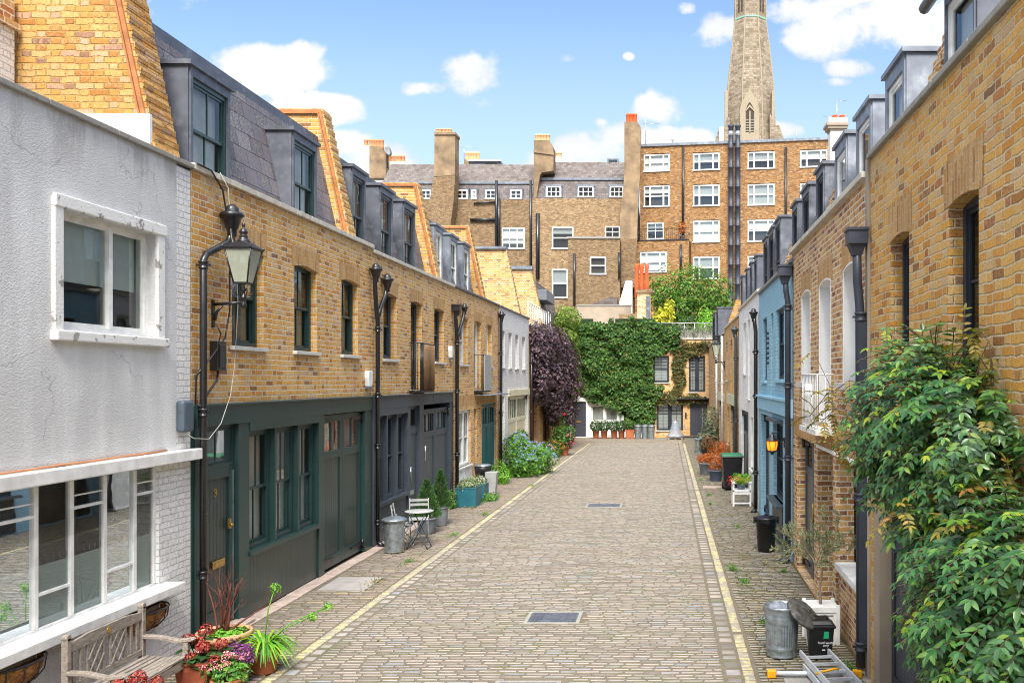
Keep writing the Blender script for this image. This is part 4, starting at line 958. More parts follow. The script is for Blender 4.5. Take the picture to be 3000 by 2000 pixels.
# house with white reveals
H = thing('brick_house', 'mottled red and yellow brick house with arched white window reveals', 'house', (2.2, 13, 0), 'brick mews houses')
A, B = 10.0, 16.05; P2 = 5.56
mb = MB(); ops = [(10.52, 11.42, 3.27, 4.66, .06, .26), (12.28, 13.25, 2.66, 4.66, .06, .26), (14.10, 15.02, 3.27, 4.68, .06, .26)]
strip(mb, RF, A, B, 2.35, P2, ops, depth=.26, mr=2)
for o_ in ops: soldier(mb, RF, o_[0], o_[1], o_[3], rise=.06, h=.3)
soldier(mb, RF, A + .02, B - .02, 2.352, h=.32, over=0)
g0 = [(10.0, 11.96, 0, 2.33), (12.15, 13.41, 0, 2.33), (13.73, 15.6, .03, 2.33)]
strip(mb, RF, A, B, 0, 2.35, g0, depth=.25)
mb.build('wall', ['brick_redmix', 'brick_soldier', 'white_reveal'], H); shell(H, RF, A, B, P2 - .02, nf=-.4)
for i, o_ in enumerate(ops):
    window(H, RF, o_[0], o_[1], o_[2], o_[3] + .07, rec=.24, fm='white_paint', bars=1, sash=(i != 1), hb=(2 if i == 1 else 0), sill=(None if i == 1 else 'sill_stone'), over=.14, blind=(0, 1), blind_m='curtain', name=('window' if i != 1 else 'balcony_window'), sp=.09, sz=.09)
    m_ = MB(); 
    for q in range(8):
        t0, t1 = q / 8, (q + 1) / 8; za = lambda t: o_[3] + .06 * (1 - (2 * t - 1) ** 2); xa = lambda t: o_[0] + (o_[1] - o_[0]) * t
        m_.quad(RF, [(xa(t0), .006, za(t0)), (xa(t1), .006, za(t1)), (xa(t1), .006, za(t1) + .022), (xa(t0), .006, za(t0) + .022)])
    for e in (o_[0], o_[1] - .02): m_.box(RF, e - .0, e + .02, -.01, .007, o_[2], o_[3] + .02)
    m_.build('reveal_edge', 'white_reveal', H)
mb = MB(); mb.box(RF, 10.0, 11.96, -.42, -.38, 0, 2.33); mb.build('porch_wall', 'white_render', H)
mb = MB(); mb.box(RF, 10.1, 11.8, -.36, -.02, .0, .82); mb.build('low_wall', 'brick_redmix', H)
mb = MB(); mb.box(RF, 10.05, 11.85, -.37, .03, .821, .90); mb.box(RF, 10.0, 13.45, -.06, .02, 2.30, 2.348); mb.build('stone_trim', 'white_render', H)
mb = MB(); mb.box(RF, 12.15, 13.41, -1.1, -1.02, 0, 2.33); mb.build('porch_door', 'grey_door_boards', H)
garage(H, RF, 13.75, 15.58, 2.32, 'slate_paint', 'grey_door_boards', gz=.36, lights=1, rec=.14)
mb = MB(); mb.tube([RF.p(14.2, -.06, 1.05), RF.p(14.2, -.06, 1.35)], .016, 8); mb.tube([RF.p(14.2, -.12, 1.08), RF.p(14.2, -.06, 1.08)], .01, 6); mb.tube([RF.p(14.2, -.12, 1.32), RF.p(14.2, -.06, 1.32)], .01, 6); mb.build('garage_handle', 'brass', H)
bo = balcony(H, RF, 12.1, 13.45, 2.66, 3.38, .22, 'white_paint', step=.13, rr=.008, floor=False)
mb = MB(); mb.box(RF, 12.0, 13.5, 0, .26, 2.56, 2.63); mb.build('balcony_floor', 'white_paint', bo)
m_ = MB()
for k in range(5):
    a_ = 12.5 + k * .12; m_.tube([RF.p(a_, .235, 2.75), RF.p(a_ + .05, .235, 2.9), RF.p(a_, .235, 3.05), RF.p(a_ + .05, .235, 3.25)], .012, 5)
m_.build('scrollwork', 'white_paint', bo)
mb = MB(); s = A
while s < B - .02:
    e = min(B + .03, s + .8); mb.box(RF, s + .003, e - .003, -.28, .07, P2, P2 + .07); s = e
mb.build('coping', 'coping', H, bevel=.006)
mansard(H, RF, A, 16.2, -.74, P2 - .1, 7.15, SR)
for (a, b) in ((10.83, 11.86), (12.65, 13.72), (14.42, 15.5)): dormer(H, RF, a, b, -.63, P2 - .05, 7.29, -1.9, lead='lead_light', wm='white_paint', bars=0, side=.12, top=.2, blind=(0, 1), blind_m='blind_white')
pipe(H, [RF.p(9.93, .14, 4.9), RF.p(9.93, .13, 4.4), RF.p(9.95, .1, 4.1), RF.p(9.95, .09, .12)], .050, mat='dark_blue_iron', collars=(.35, 2.0, 4.0), sq=True, s=.9)
mb = MB(); mb.box(RF, 9.9, 10.02, .02, .12, .35, 3.95); mb.build('square_pipe', 'dark_blue_iron', H)

# blue house
H = thing('blue_brick_house', 'sky blue painted brick house with dark sashes', 'house', (2.2, 19, 0))
A, B = 16.1, 22.25; P3 = 5.42
mb = MB(); ops = [(16.45, 17.0, 3.32, 4.75), (17.4, 18.7, 3.32, 4.75), (19.2, 19.65, 2.85, 4.75), (20.5, 21.4, 3.3, 4.75)]
strip(mb, RF, A, B, 2.9, P3, ops, depth=.2); strip(mb, RF, A, B, 0, 2.6, [(16.35, 17.0, .05, 2.4), (17.55, 19.2, .85, 2.45), (19.95, 21.8, .03, 2.5)], depth=.18)
mb.quad(RF, [(A, 0, 2.6), (B, 0, 2.6), (B, 0, 2.9), (A, 0, 2.9)], 1); mb.box(RF, A, B, .0, .05, 2.62, 2.9, 1); mb.box(RF, A, B, .0, .09, 2.9, 2.95, 1)
mb.build('wall', ['brick_blue', 'blue_render'], H); shell(H, RF, A, B, P3 - .02)
for i, o_ in enumerate(ops): window(H, RF, *o_, rec=.07, fm='anthracite', bars=0, sash=(i != 2), sill='blue_render', blind=None, name='window', sz=.07)
window(H, RF, 16.35, 17.0, .05, 2.4, rec=.15, fm='anthracite', bars=0, sash=False, sill=None, name='side_light')
window(H, RF, 17.55, 19.2, .85, 2.45, rec=.08, fm='anthracite', bars=3, hb=1, sash=True, sill='slate_paint', name='ground_window', sp=.14, sz=.06)
mb = MB(); mb.box(RF, 17.5, 19.25, .0, .16, 2.46, 2.52); mb.build('hood', 'slate_paint', H)
mb = MB(); mb.box(RF, 17.55, 19.2, .0, .02, .05, .78); mb.build('painted_panel', 'anthracite', H)
garage(H, RF, 19.97, 21.78, 2.48, 'anthracite', 'anthracite_boards', gz=.5, lights=2, rec=.12)
mb = MB()
for i in range(7): mb.lathe(RF.p(20.05, .03, 4.35 - i * .11), [(.003, -.04), (.03, -.02), (.035, 0), (.02, .03), (.003, .04)], 8)
mb.build('wall_ornament', 'dark_blue_iron', H)
mb = MB(); mb.box(RF, A, B, -.28, .06, P3, P3 + .06); mb.build('coping', 'coping_dark', H)
mansard(H, RF, 16.2, 27.2, -.68, P3 - .1, 7.1, SR)
party(H, RF, 15.75, 16.15, -.35, 5.6, 7.35, SR, 'brick_redmix', band=False, zb=P3 - .1)
party(H, RF, 21.0, 21.35, -.35, 5.6, 7.35, SR, 'brick_redmix', band=False, zb=P3 - .1)
for (a, b) in ((16.4, 17.3), (18.1, 19.1), (19.8, 20.7)): dormer(H, RF, a, b, -.6, P3 - .05, 7.28, -1.9, lead='lead', wm='anthracite', bars=1, side=.08)
pipe(H, [RF.p(16.15, .14, 5.28), RF.p(16.15, .12, 4.9), RF.p(16.12, .09, 4.7), RF.p(16.12, .09, .12)], .052, mat='dark_blue_iron', collars=(1.9, 3.2, 4.6), sq=True, s=1.0, shoe=(-.16, -.02))

# white rendered house
H = thing('white_house', 'white rendered house with three narrow recessed windows', 'house', (2.2, 25.5, 0))
A, B = 22.25, 28.7; P4 = 5.5
mb = MB(); ops = [(22.9, 23.65, 3.5, 5.0), (24.8, 25.5, 2.8, 5.0), (26.2, 27.1, 3.5, 5.0)]
strip(mb, RF, A, B, 2.6, P4, ops, depth=.2); strip(mb, RF, A, B, 0, 2.6, [(22.6, 23.4, .03, 2.2), (23.9, 24.6, .9, 2.3), (25.3, 27.9, .03, 2.4)], depth=.16)
mb.build('wall', 'white_render', H); shell(H, RF, A, B, P4 - .02)
for o_ in ops: window(H, RF, *o_, rec=.09, fm='white_paint', bars=1, blind=(0, 1), blind_m='curtain', sill='white_paint')
window(H, RF, 23.9, 24.6, .9, 2.3, rec=.1, fm='white_paint', bars=1, sill='white_paint', name='ground_window')
mb = MB(); mb.box(RF, 22.6, 23.4, -.14, -.09, .03, 2.2); mb.build('door', 'white_paint', H); garage(H, RF, 25.32, 27.88, 2.38, 'slate_paint', 'slate_boards', gz=.5, lights=3, rec=.08)
mb = MB(); mb.box(RF, A, B, -.28, .06, P4, P4 + .06); mb.build('coping', 'coping', H)
for (a, b) in ((22.5, 23.6), (23.95, 25.2), (25.5, 26.6)): dormer(H, RF, a, b, -.55, P4 - .05, 7.42, -1.9, lead='lead', wm='anthracite', bars=1, side=.08)
pipe(H, [RF.p(22.35, .13, 4.95), RF.p(22.35, .1, 4.7), RF.p(22.3, .08, 4.5), RF.p(22.3, .08, .1)], .05, collars=(1.0, 2.9, 4.0), s=.9, shoe=(-.1, -.02))

# two farther brick houses
for (A, B, P5, lab, nm, db) in ((28.7, 36.3, 5.35, 'orange brick house with cream band between the white rendered house and the white piped one', 'brick_house', ((28.6, 29.5), (30.3, 31.2), (32.0, 32.9), (34.2, 35.1))),
                            (36.3, 51.5, 5.2, 'narrow fronted brick house with white pipes and red door beside the end wall', 'brick_house', ((44.5, 46.0), (47.4, 50.2)))):
    H = thing(nm, lab, 'house', (2.2, (A + B) / 2, 0), 'brick mews houses')
    mb = MB(); L_ = B - A if A < 30 else 9; k = 3
    ops = [(A + L_ * (i + .35) / k, A + L_ * (i + .35) / k + .8, 3.3 if i != 1 else 2.8, 4.75, .04) for i in range(k)]
    g0 = [(A + .5, A + 1.4, .03, 2.2), (A + 1.9, A + 4.2, .03, 2.4), (A + 4.9, A + 5.9, .9, 2.3)]
    strip(mb, RF, A, B, 2.9, P5, ops, depth=.16); strip(mb, RF, A, B, 0, 2.9, g0, depth=.16); mb.box(RF, A + .3, A + 6, 0, .03, 2.42, 2.8, 1)
    mb.build('wall', ['brick_stock' if A < 30 else 'brick_redmix', 'cream_paint'], H); shell(H, RF, A, B, P5 - .02)
    for o_ in ops: window(H, RF, *o_[:3], o_[3] + .05, rec=.13, fm='anthracite' if A < 30 else 'white_paint', bars=1, blind=(0, 1), blind_m='curtain')
    window(H, RF, *g0[2], rec=.1, fm='white_paint', bars=1, name='ground_window')
    mb = MB(); mb.box(RF, g0[0][0], g0[0][1], -.14, -.09, .03, 2.2); mb.build('door', 'anthracite' if A < 30 else 'red_door', H)
    garage(H, RF, g0[1][0] + .02, g0[1][1] - .02, 2.38, 'slate_paint' if A < 30 else 'red_door', 'slate_boards' if A < 30 else 'red_door', gz=.5, lights=3, rec=.08)
    mb = MB(); mb.box(RF, A, B, -.28, .06, P5, P5 + .06); mb.build('coping', 'coping', H)
    mansard(H, RF, A, B if A < 30 else 44, -.8, P5 - .1, 6.9, SR, 'slate_dark')
    for s in ((A + 7.3, A + 7.6),): party(H, RF, s[0], s[1], -.3, P5, 7.2, SR, 'brick_orange', band=False, zb=P5 - .1)
    for (a, b) in db: dormer(H, RF, a, b, -.55 if a < 40 else -.15, P5 - .05, 7.3 if a < 40 else 6.9, -1.9, lead='lead', wm='anthracite', bars=1, side=.08)
    if A < 30:
        pipe(H, [RF.p(28.9, .13, 4.9), RF.p(28.9, .09, 4.6), RF.p(28.9, .09, .1)], .055, mat='slate_paint', collars=(2, 4))
    else:
        for s_ in (36.6, 41.0): pipe(H, [RF.p(s_, .1, 5.1), RF.p(s_, .08, .8)], .05, mat='white_paint', hop=False, collars=(3.2,)); 
        mb = MB(); mb.tube([RF.p(36.6, .08, .8), RF.p(36.6, .08, .05)], .055, 8); mb.build('pipe_foot', 'chimney_pot_red', H); mb = MB(); hopper_sq(mb, RF.p(37.8, .15, 5.05), 1.6); mb.build('hopper', 'black_iron', H)

# ------------------------------------------------------------------ end of the mews
H = thing('white_end_house', 'white ground floor house end on, with a black door, under the ivy', 'house', (-3.5, 51.5, 0))
mb = MB(); dr = EF.px(1313, 1001), EF.px(1346, 922); dx0, dx1, dz = dr[0][0], dr[1][0], dr[1][1]
wx0, wx1, wz0, wz1 = EF.px(1358, 0)[0], EF.px(1420, 0)[0], EF.px(0, 968)[1], EF.px(0, 930)[1]
strip(mb, EF, -5.95, -1.05, 0, 2.2, [(dx0, dx1, .05, dz), (wx0, wx1, wz0, wz1)], depth=.12); mb.quad(EF, [(-5.95, 0, 2.2), (-1.05, 0, 2.2), (-1.05, 0, 6.6), (-5.95, 0, 6.6)]); mb.box(EF, -5.95, -1.05, -6, -.01, 6.45, 6.59)
mb.build('wall', 'white_render', H); shell(H, EF, -5.95, -1.05, 6.4)
mb = MB(); mb.box(EF, dx0, dx1, -.1, -.05, .05, dz); d_ = mb.build('door', 'anthracite_boards', H)
mb = MB(); xm = (dx0 + dx1) / 2; mb.box(EF, xm - .14, xm + .14, -.05, -.03, .88, .98); mb.lathe(EF.p(xm, -.03, 1.6), [(.01, 0), (.04, .03), (.04, .1), (.01, .13)], 8); mb.build('letterbox', 'brass', d_)
mb = MB(); mb.box(EF, dx0 - .1, dx0, 0, .04, 0, dz + .08); mb.box(EF, dx1, dx1 + .1, 0, .04, 0, dz + .08); mb.box(EF, dx0, dx1, 0, .04, dz, dz + .08); mb.build('door_frame', 'white_paint', H)
for k in range(2): window(H, EF, wx0 + k * (wx1 - wx0) / 2, wx0 + (k + 1) * (wx1 - wx0) / 2, wz0, wz1, rec=.08, fm='white_paint', bars=0, sash=False, sill='white_paint', over=.0, blind=(0, 1), blind_m='curtain', name='ground_window')
H = thing('end_brick_house', 'brick house end on with shuttered anthracite windows and a planted roof terrace', 'house', (.9, 51.5, 0))
o1 = (EF.px(1500, 0)[0], EF.px(1537, 0)[0], EF.px(0, 878)[1], EF.px(0, 817)[1]); o2 = (EF.px(1582, 0)[0], EF.px(1620, 0)[0], EF.px(0, 900)[1], EF.px(0, 817)[1])
o3 = (EF.px(1508, 0)[0], EF.px(1569, 0)[0], EF.px(0, 988)[1], EF.px(0, 922)[1]); o4 = (EF.px(1585, 0)[0], EF.px(1625, 0)[0], .12, EF.px(0, 923)[1])
mb = MB(); strip(mb, EF, -1.05, 2.6, 2.35, 5.65, [o1, o2], depth=.1); strip(mb, EF, -1.05, 2.6, 0, 2.35, [o3, o4], depth=.12); mb.box(EF, -1.05, 2.6, -6, -.01, 5.5, 5.64); mb.build('wall', 'brick_stock', H); shell(H, EF, -1.05, 2.6, 5.6)
def shutters(H, o_, nm, cols):
    for k in range(cols):
        a, b = o_[0] + (o_[1] - o_[0]) * k / cols, o_[0] + (o_[1] - o_[0]) * (k + 1) / cols
        w = window(H, EF, a + .01, b - .01, o_[2], o_[3], rec=.06, fm='anthracite', bars=1, sash=(nm == 'window'), sill=('sill_stone' if k == 0 else None), over=.05, fw=.07, name=nm)
        m_ = MB(); z = o_[2] + .1
        while z < o_[3] - .08:
            m_.box(EF, a + .08, b - .08, -.155, -.145, z, z + (.075 if z < (o_[2] + o_[3]) / 2 else .04)); z += .085
        m_.build('shutter', 'blind_white', w)
shutters(H, o1, 'window', 1); shutters(H, o2, 'balcony_window', 2); shutters(H, o3, 'ground_window', 2)
mb = MB(); mb.box(EF, o4[0], o4[1], -.1, -.05, .12, o4[3]); d_ = mb.build('door', 'anthracite_boards', H)
mb = MB(); mb.box(EF, o4[0] + .68, o4[0] + .72, -.03, .0, .5, 1.7); mb.build('handle', 'steel', d_); mb = MB(); mb.box(EF, .6, 2.2, 0, .35, -.02, .11); mb.build('doorstep', 'anthracite', H)
mb = MB(); mb.box(EF, .83, .93, 0, .03, 1.1, 1.45); mb.build('entry_panel', 'anthracite', H)
mb = MB(); mb.box(EF, -1.05, 2.6, -.35, .06, 5.65, 5.72); mb.build('coping', 'sill_stone', H)
mb = MB(); mb.box(EF, o2[0] - .02, o2[1] + .02, .02, .04, 3.45, 3.47); mb.box(EF, .4, 2.2, .0, .4, 2.22, 2.28); mb.build('canopy', 'anthracite', H)
t = thing('roof_planter', 'long grey concrete planter of lavender along the roof edge of the end house', 'planter', (.9, 51.7, 5.72))
mb = MB(); mb.box(EF, -1.0, 2.4, -.5, -.05, 5.72, 6.18); mb.build('trough', 'concrete', t)
mb = MB(); mb.tube([EF.p(-1.0, -.6, 6.62), EF.p(2.6, -.6, 6.62)], .03, 6); 
for i in range(7): mb.tube([EF.p(-1.0 + i * .6, -.6, 5.7), EF.p(-1.0 + i * .6, -.6, 6.62)], .02, 5)
mb.build('handrail', 'steel', t)
mb = MB()
for i in range(14): blob(mb, EF.p(-1.0 + i * .26, -.1 + R.uniform(-.1, .1), 6.2 + R.uniform(-.1, .12)), (.3, .28, .3), 150, .13, aspect=.22)
for i in range(5): blob(mb, EF.p(-.2 + i * .5 + R.uniform(-.1, .1), .1, 5.95 + R.uniform(-.15, .05)), (.22, .12, .35), 60, .13, aspect=.22)
mb.build('lavender', 'leaf_lavender', t, recalc=False)
litcol = None

# ivy and creepers ---------------------------------------------------
def inside(pt, poly):
    x, y = pt; c = False; j = len(poly) - 1
    for i in range(len(poly)):
        (xi, yi), (xj, yj) = poly[i], poly[j]
        if (yi > y) != (yj > y) and x < (xj - xi) * (y - yi) / (yj - yi) + xi: c = not c
        j = i
    return c
def climber(t, fr, poly, dens, size, thick, mat, backing=None, name='foliage', lump=.35, seed=3, edge=.15, hole=0, drop=.5):
    """leaves over a region of wall, standing off it in lumps"""
    mb = MB(); us = [q[0] for q in poly]; zs = [q[1] for q in poly]; n = int((max(us) - min(us)) * (max(zs) - min(zs)) * dens)
    dep = lambda u, z: thick * (.45 + lump * noise.noise(Vector((u * 1.1, z * 1.1, seed))) * 2 + .3 * noise.noise(Vector((u * 3.2, z * 3.2, seed + 9))))
    for _ in range(n):
        u, z = R.uniform(min(us) - edge, max(us) + edge), R.uniform(min(zs) - edge, max(zs) + edge)
        e = edge * 2 * noise.noise(Vector((u * 2.5, z * 2.5, seed * 2)))
        if not inside((u + e, z + e * .7), poly): continue
        if hole and noise.noise(Vector((u * 1.7, z * 1.7, seed + 4))) > hole: continue
        d = max(.03, dep(u, z)) * (1 if R.random() < .6 else R.uniform(.3, 1.1)) + R.uniform(0, size * .5)
        nn = (fr.N + rv() * .75 + Vector((0, 0, .35))).normalized(); dd = Vector((R.uniform(-.7, .7), R.uniform(-.7, .7), -drop - R.random()))
        s = size * R.uniform(.6, 1.3); leafq(mb, fr.p(u, d, z), dd - nn * dd.dot(nn), nn, s, s * .85)
    o = mb.build(name, mat, t, recalc=False)
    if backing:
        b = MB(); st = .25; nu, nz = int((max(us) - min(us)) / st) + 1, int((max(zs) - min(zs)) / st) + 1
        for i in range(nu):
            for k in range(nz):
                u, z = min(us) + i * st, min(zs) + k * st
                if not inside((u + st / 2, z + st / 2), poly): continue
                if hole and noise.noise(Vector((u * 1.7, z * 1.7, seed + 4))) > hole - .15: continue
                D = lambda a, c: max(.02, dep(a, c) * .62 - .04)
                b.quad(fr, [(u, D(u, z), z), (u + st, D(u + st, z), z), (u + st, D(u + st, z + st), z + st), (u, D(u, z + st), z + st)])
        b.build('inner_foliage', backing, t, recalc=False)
    return o
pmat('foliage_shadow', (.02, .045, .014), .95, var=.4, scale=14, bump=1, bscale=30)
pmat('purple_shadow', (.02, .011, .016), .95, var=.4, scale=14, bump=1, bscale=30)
def P(fr, pts): return [fr.px(u, v) for u, v in pts]
t = thing('ivy', 'dense dark green ivy covering the middle of the end wall down to the bins', 'climbing plant', (-3, 51.4, 0))
po = P(EF, [(1303, 905), (1303, 760), (1330, 736), (1400, 738), (1470, 732), (1510, 738), (1560, 752), (1560, 800), (1520, 812), (1497, 818), (1495, 850), (1500, 885), (1530, 900), (1500, 925), (1506, 960), (1498, 978), (1460, 982), (1432, 965), (1425, 935), (1398, 934), (1370, 922), (1350, 912), (1325, 903)])
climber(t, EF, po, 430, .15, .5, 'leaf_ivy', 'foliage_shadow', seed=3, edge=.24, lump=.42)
t2 = thing('ivy', 'pale lime ivy hanging down the corner between the purple creeper and the end wall', 'climbing plant', (-5.5, 50.5, 0))
mb = MB()
for (cx, cy, cz, rx, ry, rz, n) in ((-5.75, 49.6, 6.7, .75, 1.0, .7, 1300), (-5.6, 49.8, 5.7, .5, .9, .8, 1000), (-5.55, 50.2, 4.6, .42, .8, .9, 800), (-5.5, 50.4, 3.4, .45, .7, .9, 800), (-5.75, 50.4, 2.8, .35, .5, .7, 400)): blob(mb, (cx, cy, cz), (rx, ry, rz), n, .15)
mb.build('foliage', 'leaf_ivy_lime', t2, recalc=False)
t = thing('creeper', 'reddish green creeper trained round the upper windows of the end brick house', 'climbing plant', (.9, 51.4, 0))
po = P(EF, [(1545, 785), (1560, 775), (1600, 788), (1625, 778), (1628, 800), (1605, 815), (1578, 820), (1570, 850), (1578, 875), (1566, 895), (1570, 905), (1624, 908), (1624, 922), (1560, 925), (1500, 930), (1495, 905), (1545, 895), (1555, 875), (1545, 850), (1548, 820)])
climber(t, EF, po, 420, .15, .25, 'leaf_creeper', None, seed=6, edge=.1)
t = thing('purple_creeper', 'dense dark purple leaved creeper bulging from the wall of the red garage house', 'climbing plant', (-5.4, 41, 0))
mb = MB(); bk = MB()
for (cx, cy, cz, rx, ry, rz, n) in ((-5.6, 38.3, 4.7, .45, 1.3, 1.0, 1300), (-5.5, 38.3, 3.3, .42, 1.2, 1.0, 1200), (-5.45, 40.2, 4.9, .55, 1.5, .95, 1500), (-5.35, 40.5, 3.4, .6, 1.5, 1.2, 1700), (-5.3, 42.5, 4.6, .65, 1.5, 1.05, 1500), (-5.1, 43.0, 3.3, .8, 1.5, 1.2, 1800),
                                  (-5.2, 44.5, 3.9, .7, 1.3, 1.2, 1300), (-5.35, 41.0, 2.2, .5, 1.3, .8, 1000), (-5.2, 42.8, 1.9, .55, 1.2, 1.0, 1200), (-5.15, 43.2, .9, .45, .9, 1.0, 800)):
    blob(mb, (cx, cy, cz), (rx, ry, rz), n, .17, aspect=.55, surf=.8)
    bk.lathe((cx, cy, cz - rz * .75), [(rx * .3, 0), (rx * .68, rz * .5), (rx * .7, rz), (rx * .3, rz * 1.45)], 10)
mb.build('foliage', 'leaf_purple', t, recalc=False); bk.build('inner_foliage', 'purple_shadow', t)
m_ = MB()
for k in range(5): m_.tube([(-5.3 + R.uniform(-.1, .1), 43.3 + R.uniform(-.2, .2), 0), (-5.4, 43.2 + R.uniform(-.4, .4), 1.6), (-5.5, 43 + R.uniform(-1, 1), 3)], [.05, .04, .02], 6)
m_.build('stem', 'bark', t)

# ------------------------------------------------------------------ houses and blocks behind
def bwin(par, fr, u0, v0, u1, v1, style='sash', fm='white_paint', blind=None, n=0.0, name='window'):
    a, zb = fr.px(u0, v1, n); b, zt = fr.px(u1, v0, n)
    f = MB(); g_ = MB(); fw = .09
    f.box(fr, a, a + fw, n - .12, n + .03, zb, zt); f.box(fr, b - fw, b, n - .12, n + .03, zb, zt); f.box(fr, a + fw, b - fw, n - .12, n + .03, zt - fw, zt); f.box(fr, a - .04, b + .04, n - .12, n + .09, zb - .03, zb + fw * .8)
    m = (a + b) / 2; h = zt - zb
    if style == 'tri':
        for x in (a + (b - a) * .24, a + (b - a) * .76): f.box(fr, x - .06, x + .06, n - .12, n + .02, zb + fw * .8, zt - fw)
        f.box(fr, a + fw, b - fw, n - .12, n - .01, zb + h * .48, zb + h * .54)
    else:
        f.box(fr, a + fw, b - fw, n - .12, n - .01, zb + h * .48, zb + h * .53); k = {'sash': 0, 'cas': 1, 'six': 2}[style]
        for i in range(k): x = a + (b - a) * (i + 1) / (k + 1); f.box(fr, x - .03, x + .03, n - .11, n - .02, zb, zt - fw)
    o = f.build(name, fm, par)
    g_.quad(fr, [(a, n - .08, zb), (b, n - .08, zb), (b, n - .08, zt), (a, n - .08, zt)]); g_.build('pane', 'glass', o)
    d = MB(); d.box(fr, a, b, n - .22, n - .20, zb, zt, 0)
    if blind: d.box(fr, a + .05, b - .05, n - .16, n - .14, zb + h * (1 - blind), zt, 1)
    d.build('blind', ['interior', 'blind_white'], o); return a, b, zb, zt
def bwall(par, fr, u0, v0, u1, zb=0, th=8, mat='brick_dull', name='wall', ztop=None, n=0):
    a, zt = fr.px(u0, v0, n); b = fr.px(u1, v0, n)[0]
    mb = MB(); mb.box(fr, a, b, n - th, n, zb, zt if ztop is None else ztop); return mb.build(name, mat, par), a, b, zt
T = F((0, 72, 0), (1, .012, 0), (.012, -1, 0))
def wallwin(par, fr, u0, vtop, u1, ops, mat, zb=0, th=8):
    a, zt = fr.px(u0, vtop); b = fr.px(u1, vtop)[0]; mb = MB()
    mb.box(fr, a, b, -th, -.24, zb, zt - .02)
    cols = sorted(set([a, b] + [fr.px(o[0], 0)[0] for o in ops] + [fr.px(o[2], 0)[0] for o in ops]))
    for (x0, x1) in zip(cols, cols[1:]):
        if x1 - x0 < 1e-3: continue
        xm = (x0 + x1) / 2; cuts = [zb]; 
        hs = sorted([(fr.px(o[0], o[3])[1], fr.px(o[0], o[1])[1]) for o in ops if fr.px(o[0], 0)[0] < xm < fr.px(o[2], 0)[0]])
        z = zb
        for (h0, h1) in hs:
            mb.quad(fr, [(x0, 0, z), (x1, 0, z), (x1, 0, h0), (x0, 0, h0)]); z = h1
        mb.quad(fr, [(x0, 0, z), (x1, 0, z), (x1, 0, zt), (x0, 0, zt)])
    mb.quad(fr, [(a, 0, zt), (b, 0, zt), (b, -th, zt), (a, -th, zt)]); mb.quad(fr, [(a, 0, zb), (a, 0, zt), (a, -th, zt), (a, -th, zb)]); mb.quad(fr, [(b, 0, zb), (b, 0, zt), (b, -th, zt), (b, -th, zb)])
    for o in ops:
        x0, z0 = fr.px(o[0], o[3]); x1, z1 = fr.px(o[2], o[1])
        for q in ([(x0, 0, z0), (x0, -.24, z0), (x0, -.24, z1), (x0, 0, z1)], [(x1, 0, z0), (x1, -.24, z0), (x1, -.24, z1), (x1, 0, z1)], [(x0, 0, z1), (x1, 0, z1), (x1, -.24, z1), (x0, -.24, z1)], [(x0, 0, z0), (x1, 0, z0), (x1, -.24, z0), (x0, -.24, z0)]): mb.quad(fr, q)
    mb.build('wall', mat, par)
def px_prism(par, fr, pts, n0, n1, mat, name):
    q = [fr.px(u, v, max(n0, n1)) for u, v in pts]; mb = MB(); mb.ext([fr.p(a, n0, z) for a, z in q], fr.N * (n1 - n0)); return mb.build(name, mat, par)
def stackpots(par, fr, us, v0, v1, n, mat, r=.17, name='chimney_pot', rows_=1):
    for u in us:
        a, z1 = fr.px(u, v0, n); _, z0 = fr.px(u, v1, n); h = z1 - z0; mb = MB()
        mb.lathe(fr.p(a, n, z0 - .05), [(r, -.4), (r * .95, h * .2), (r * .8, h * .8), (r * .98, h * .86), (r * .98, h * .96), (r * .8, h + .05), (r * .6, h + .05), (r * .6, h * .7)], 12); mb.build(name, mat, par)
def drain(par, fr, pts, r=.09, mat='black_iron', name='drainpipe', n=.12):
    q = [fr.px(u, v, n) for u, v in pts]; mb = MB(); mb.tube([fr.p(a, n, z) for a, z in q], r, 8); return mb.build(name, mat, par)

# left terrace house
H = thing('terrace_house', 'dark brick terrace house with four small white dormers in a slate mansard', 'house', (-14, 73, 0), 'tall terrace at the end')
ws = [(1153, 523, 1205, 571)]
wallwin(H, T, 945, 458.5, 1221.5, ws, 'brick_dull')
for w_ in ws: bwin(H, T, *w_, style='six', blind=.75)
mb = MB(); a, z0 = T.px(870, 459); b, _ = T.px(1221.5, 459); _, z1 = T.px(1040, 415); _, z2 = T.px(1040, 383)
mb.prism(T, [(-.3, z0), (-.9, z1), (-3.4, z2 + 1), (-8, z2 + 1), (-8, z0)], a, b, mats=[0, 1, 1, 1, 1]); mb.box(T, a, b, -.95, -.75, z1 - .08, z1 + .1, 2); mb.build('roof', ['slate_dark', 'slate_small', 'lead_light'], H)
for (u0, u1) in ((966, 990), (1048, 1074), (1083, 1094), (1115, 1139), (1172, 1198)):
    a, b, zb, zt = bwin(H, T, u0, 436, u1, 457, style='cas', n=-.25, name='dormer_window'); mb = MB(); mb.box(T, a - .1, b + .1, -1.5, -.28, zt, zt + .14); mb.box(T, a - .1, a, -1.5, -.28, zb, zt); mb.box(T, b, b + .1, -1.5, -.28, zb, zt); mb.build('dormer', 'lead', H)
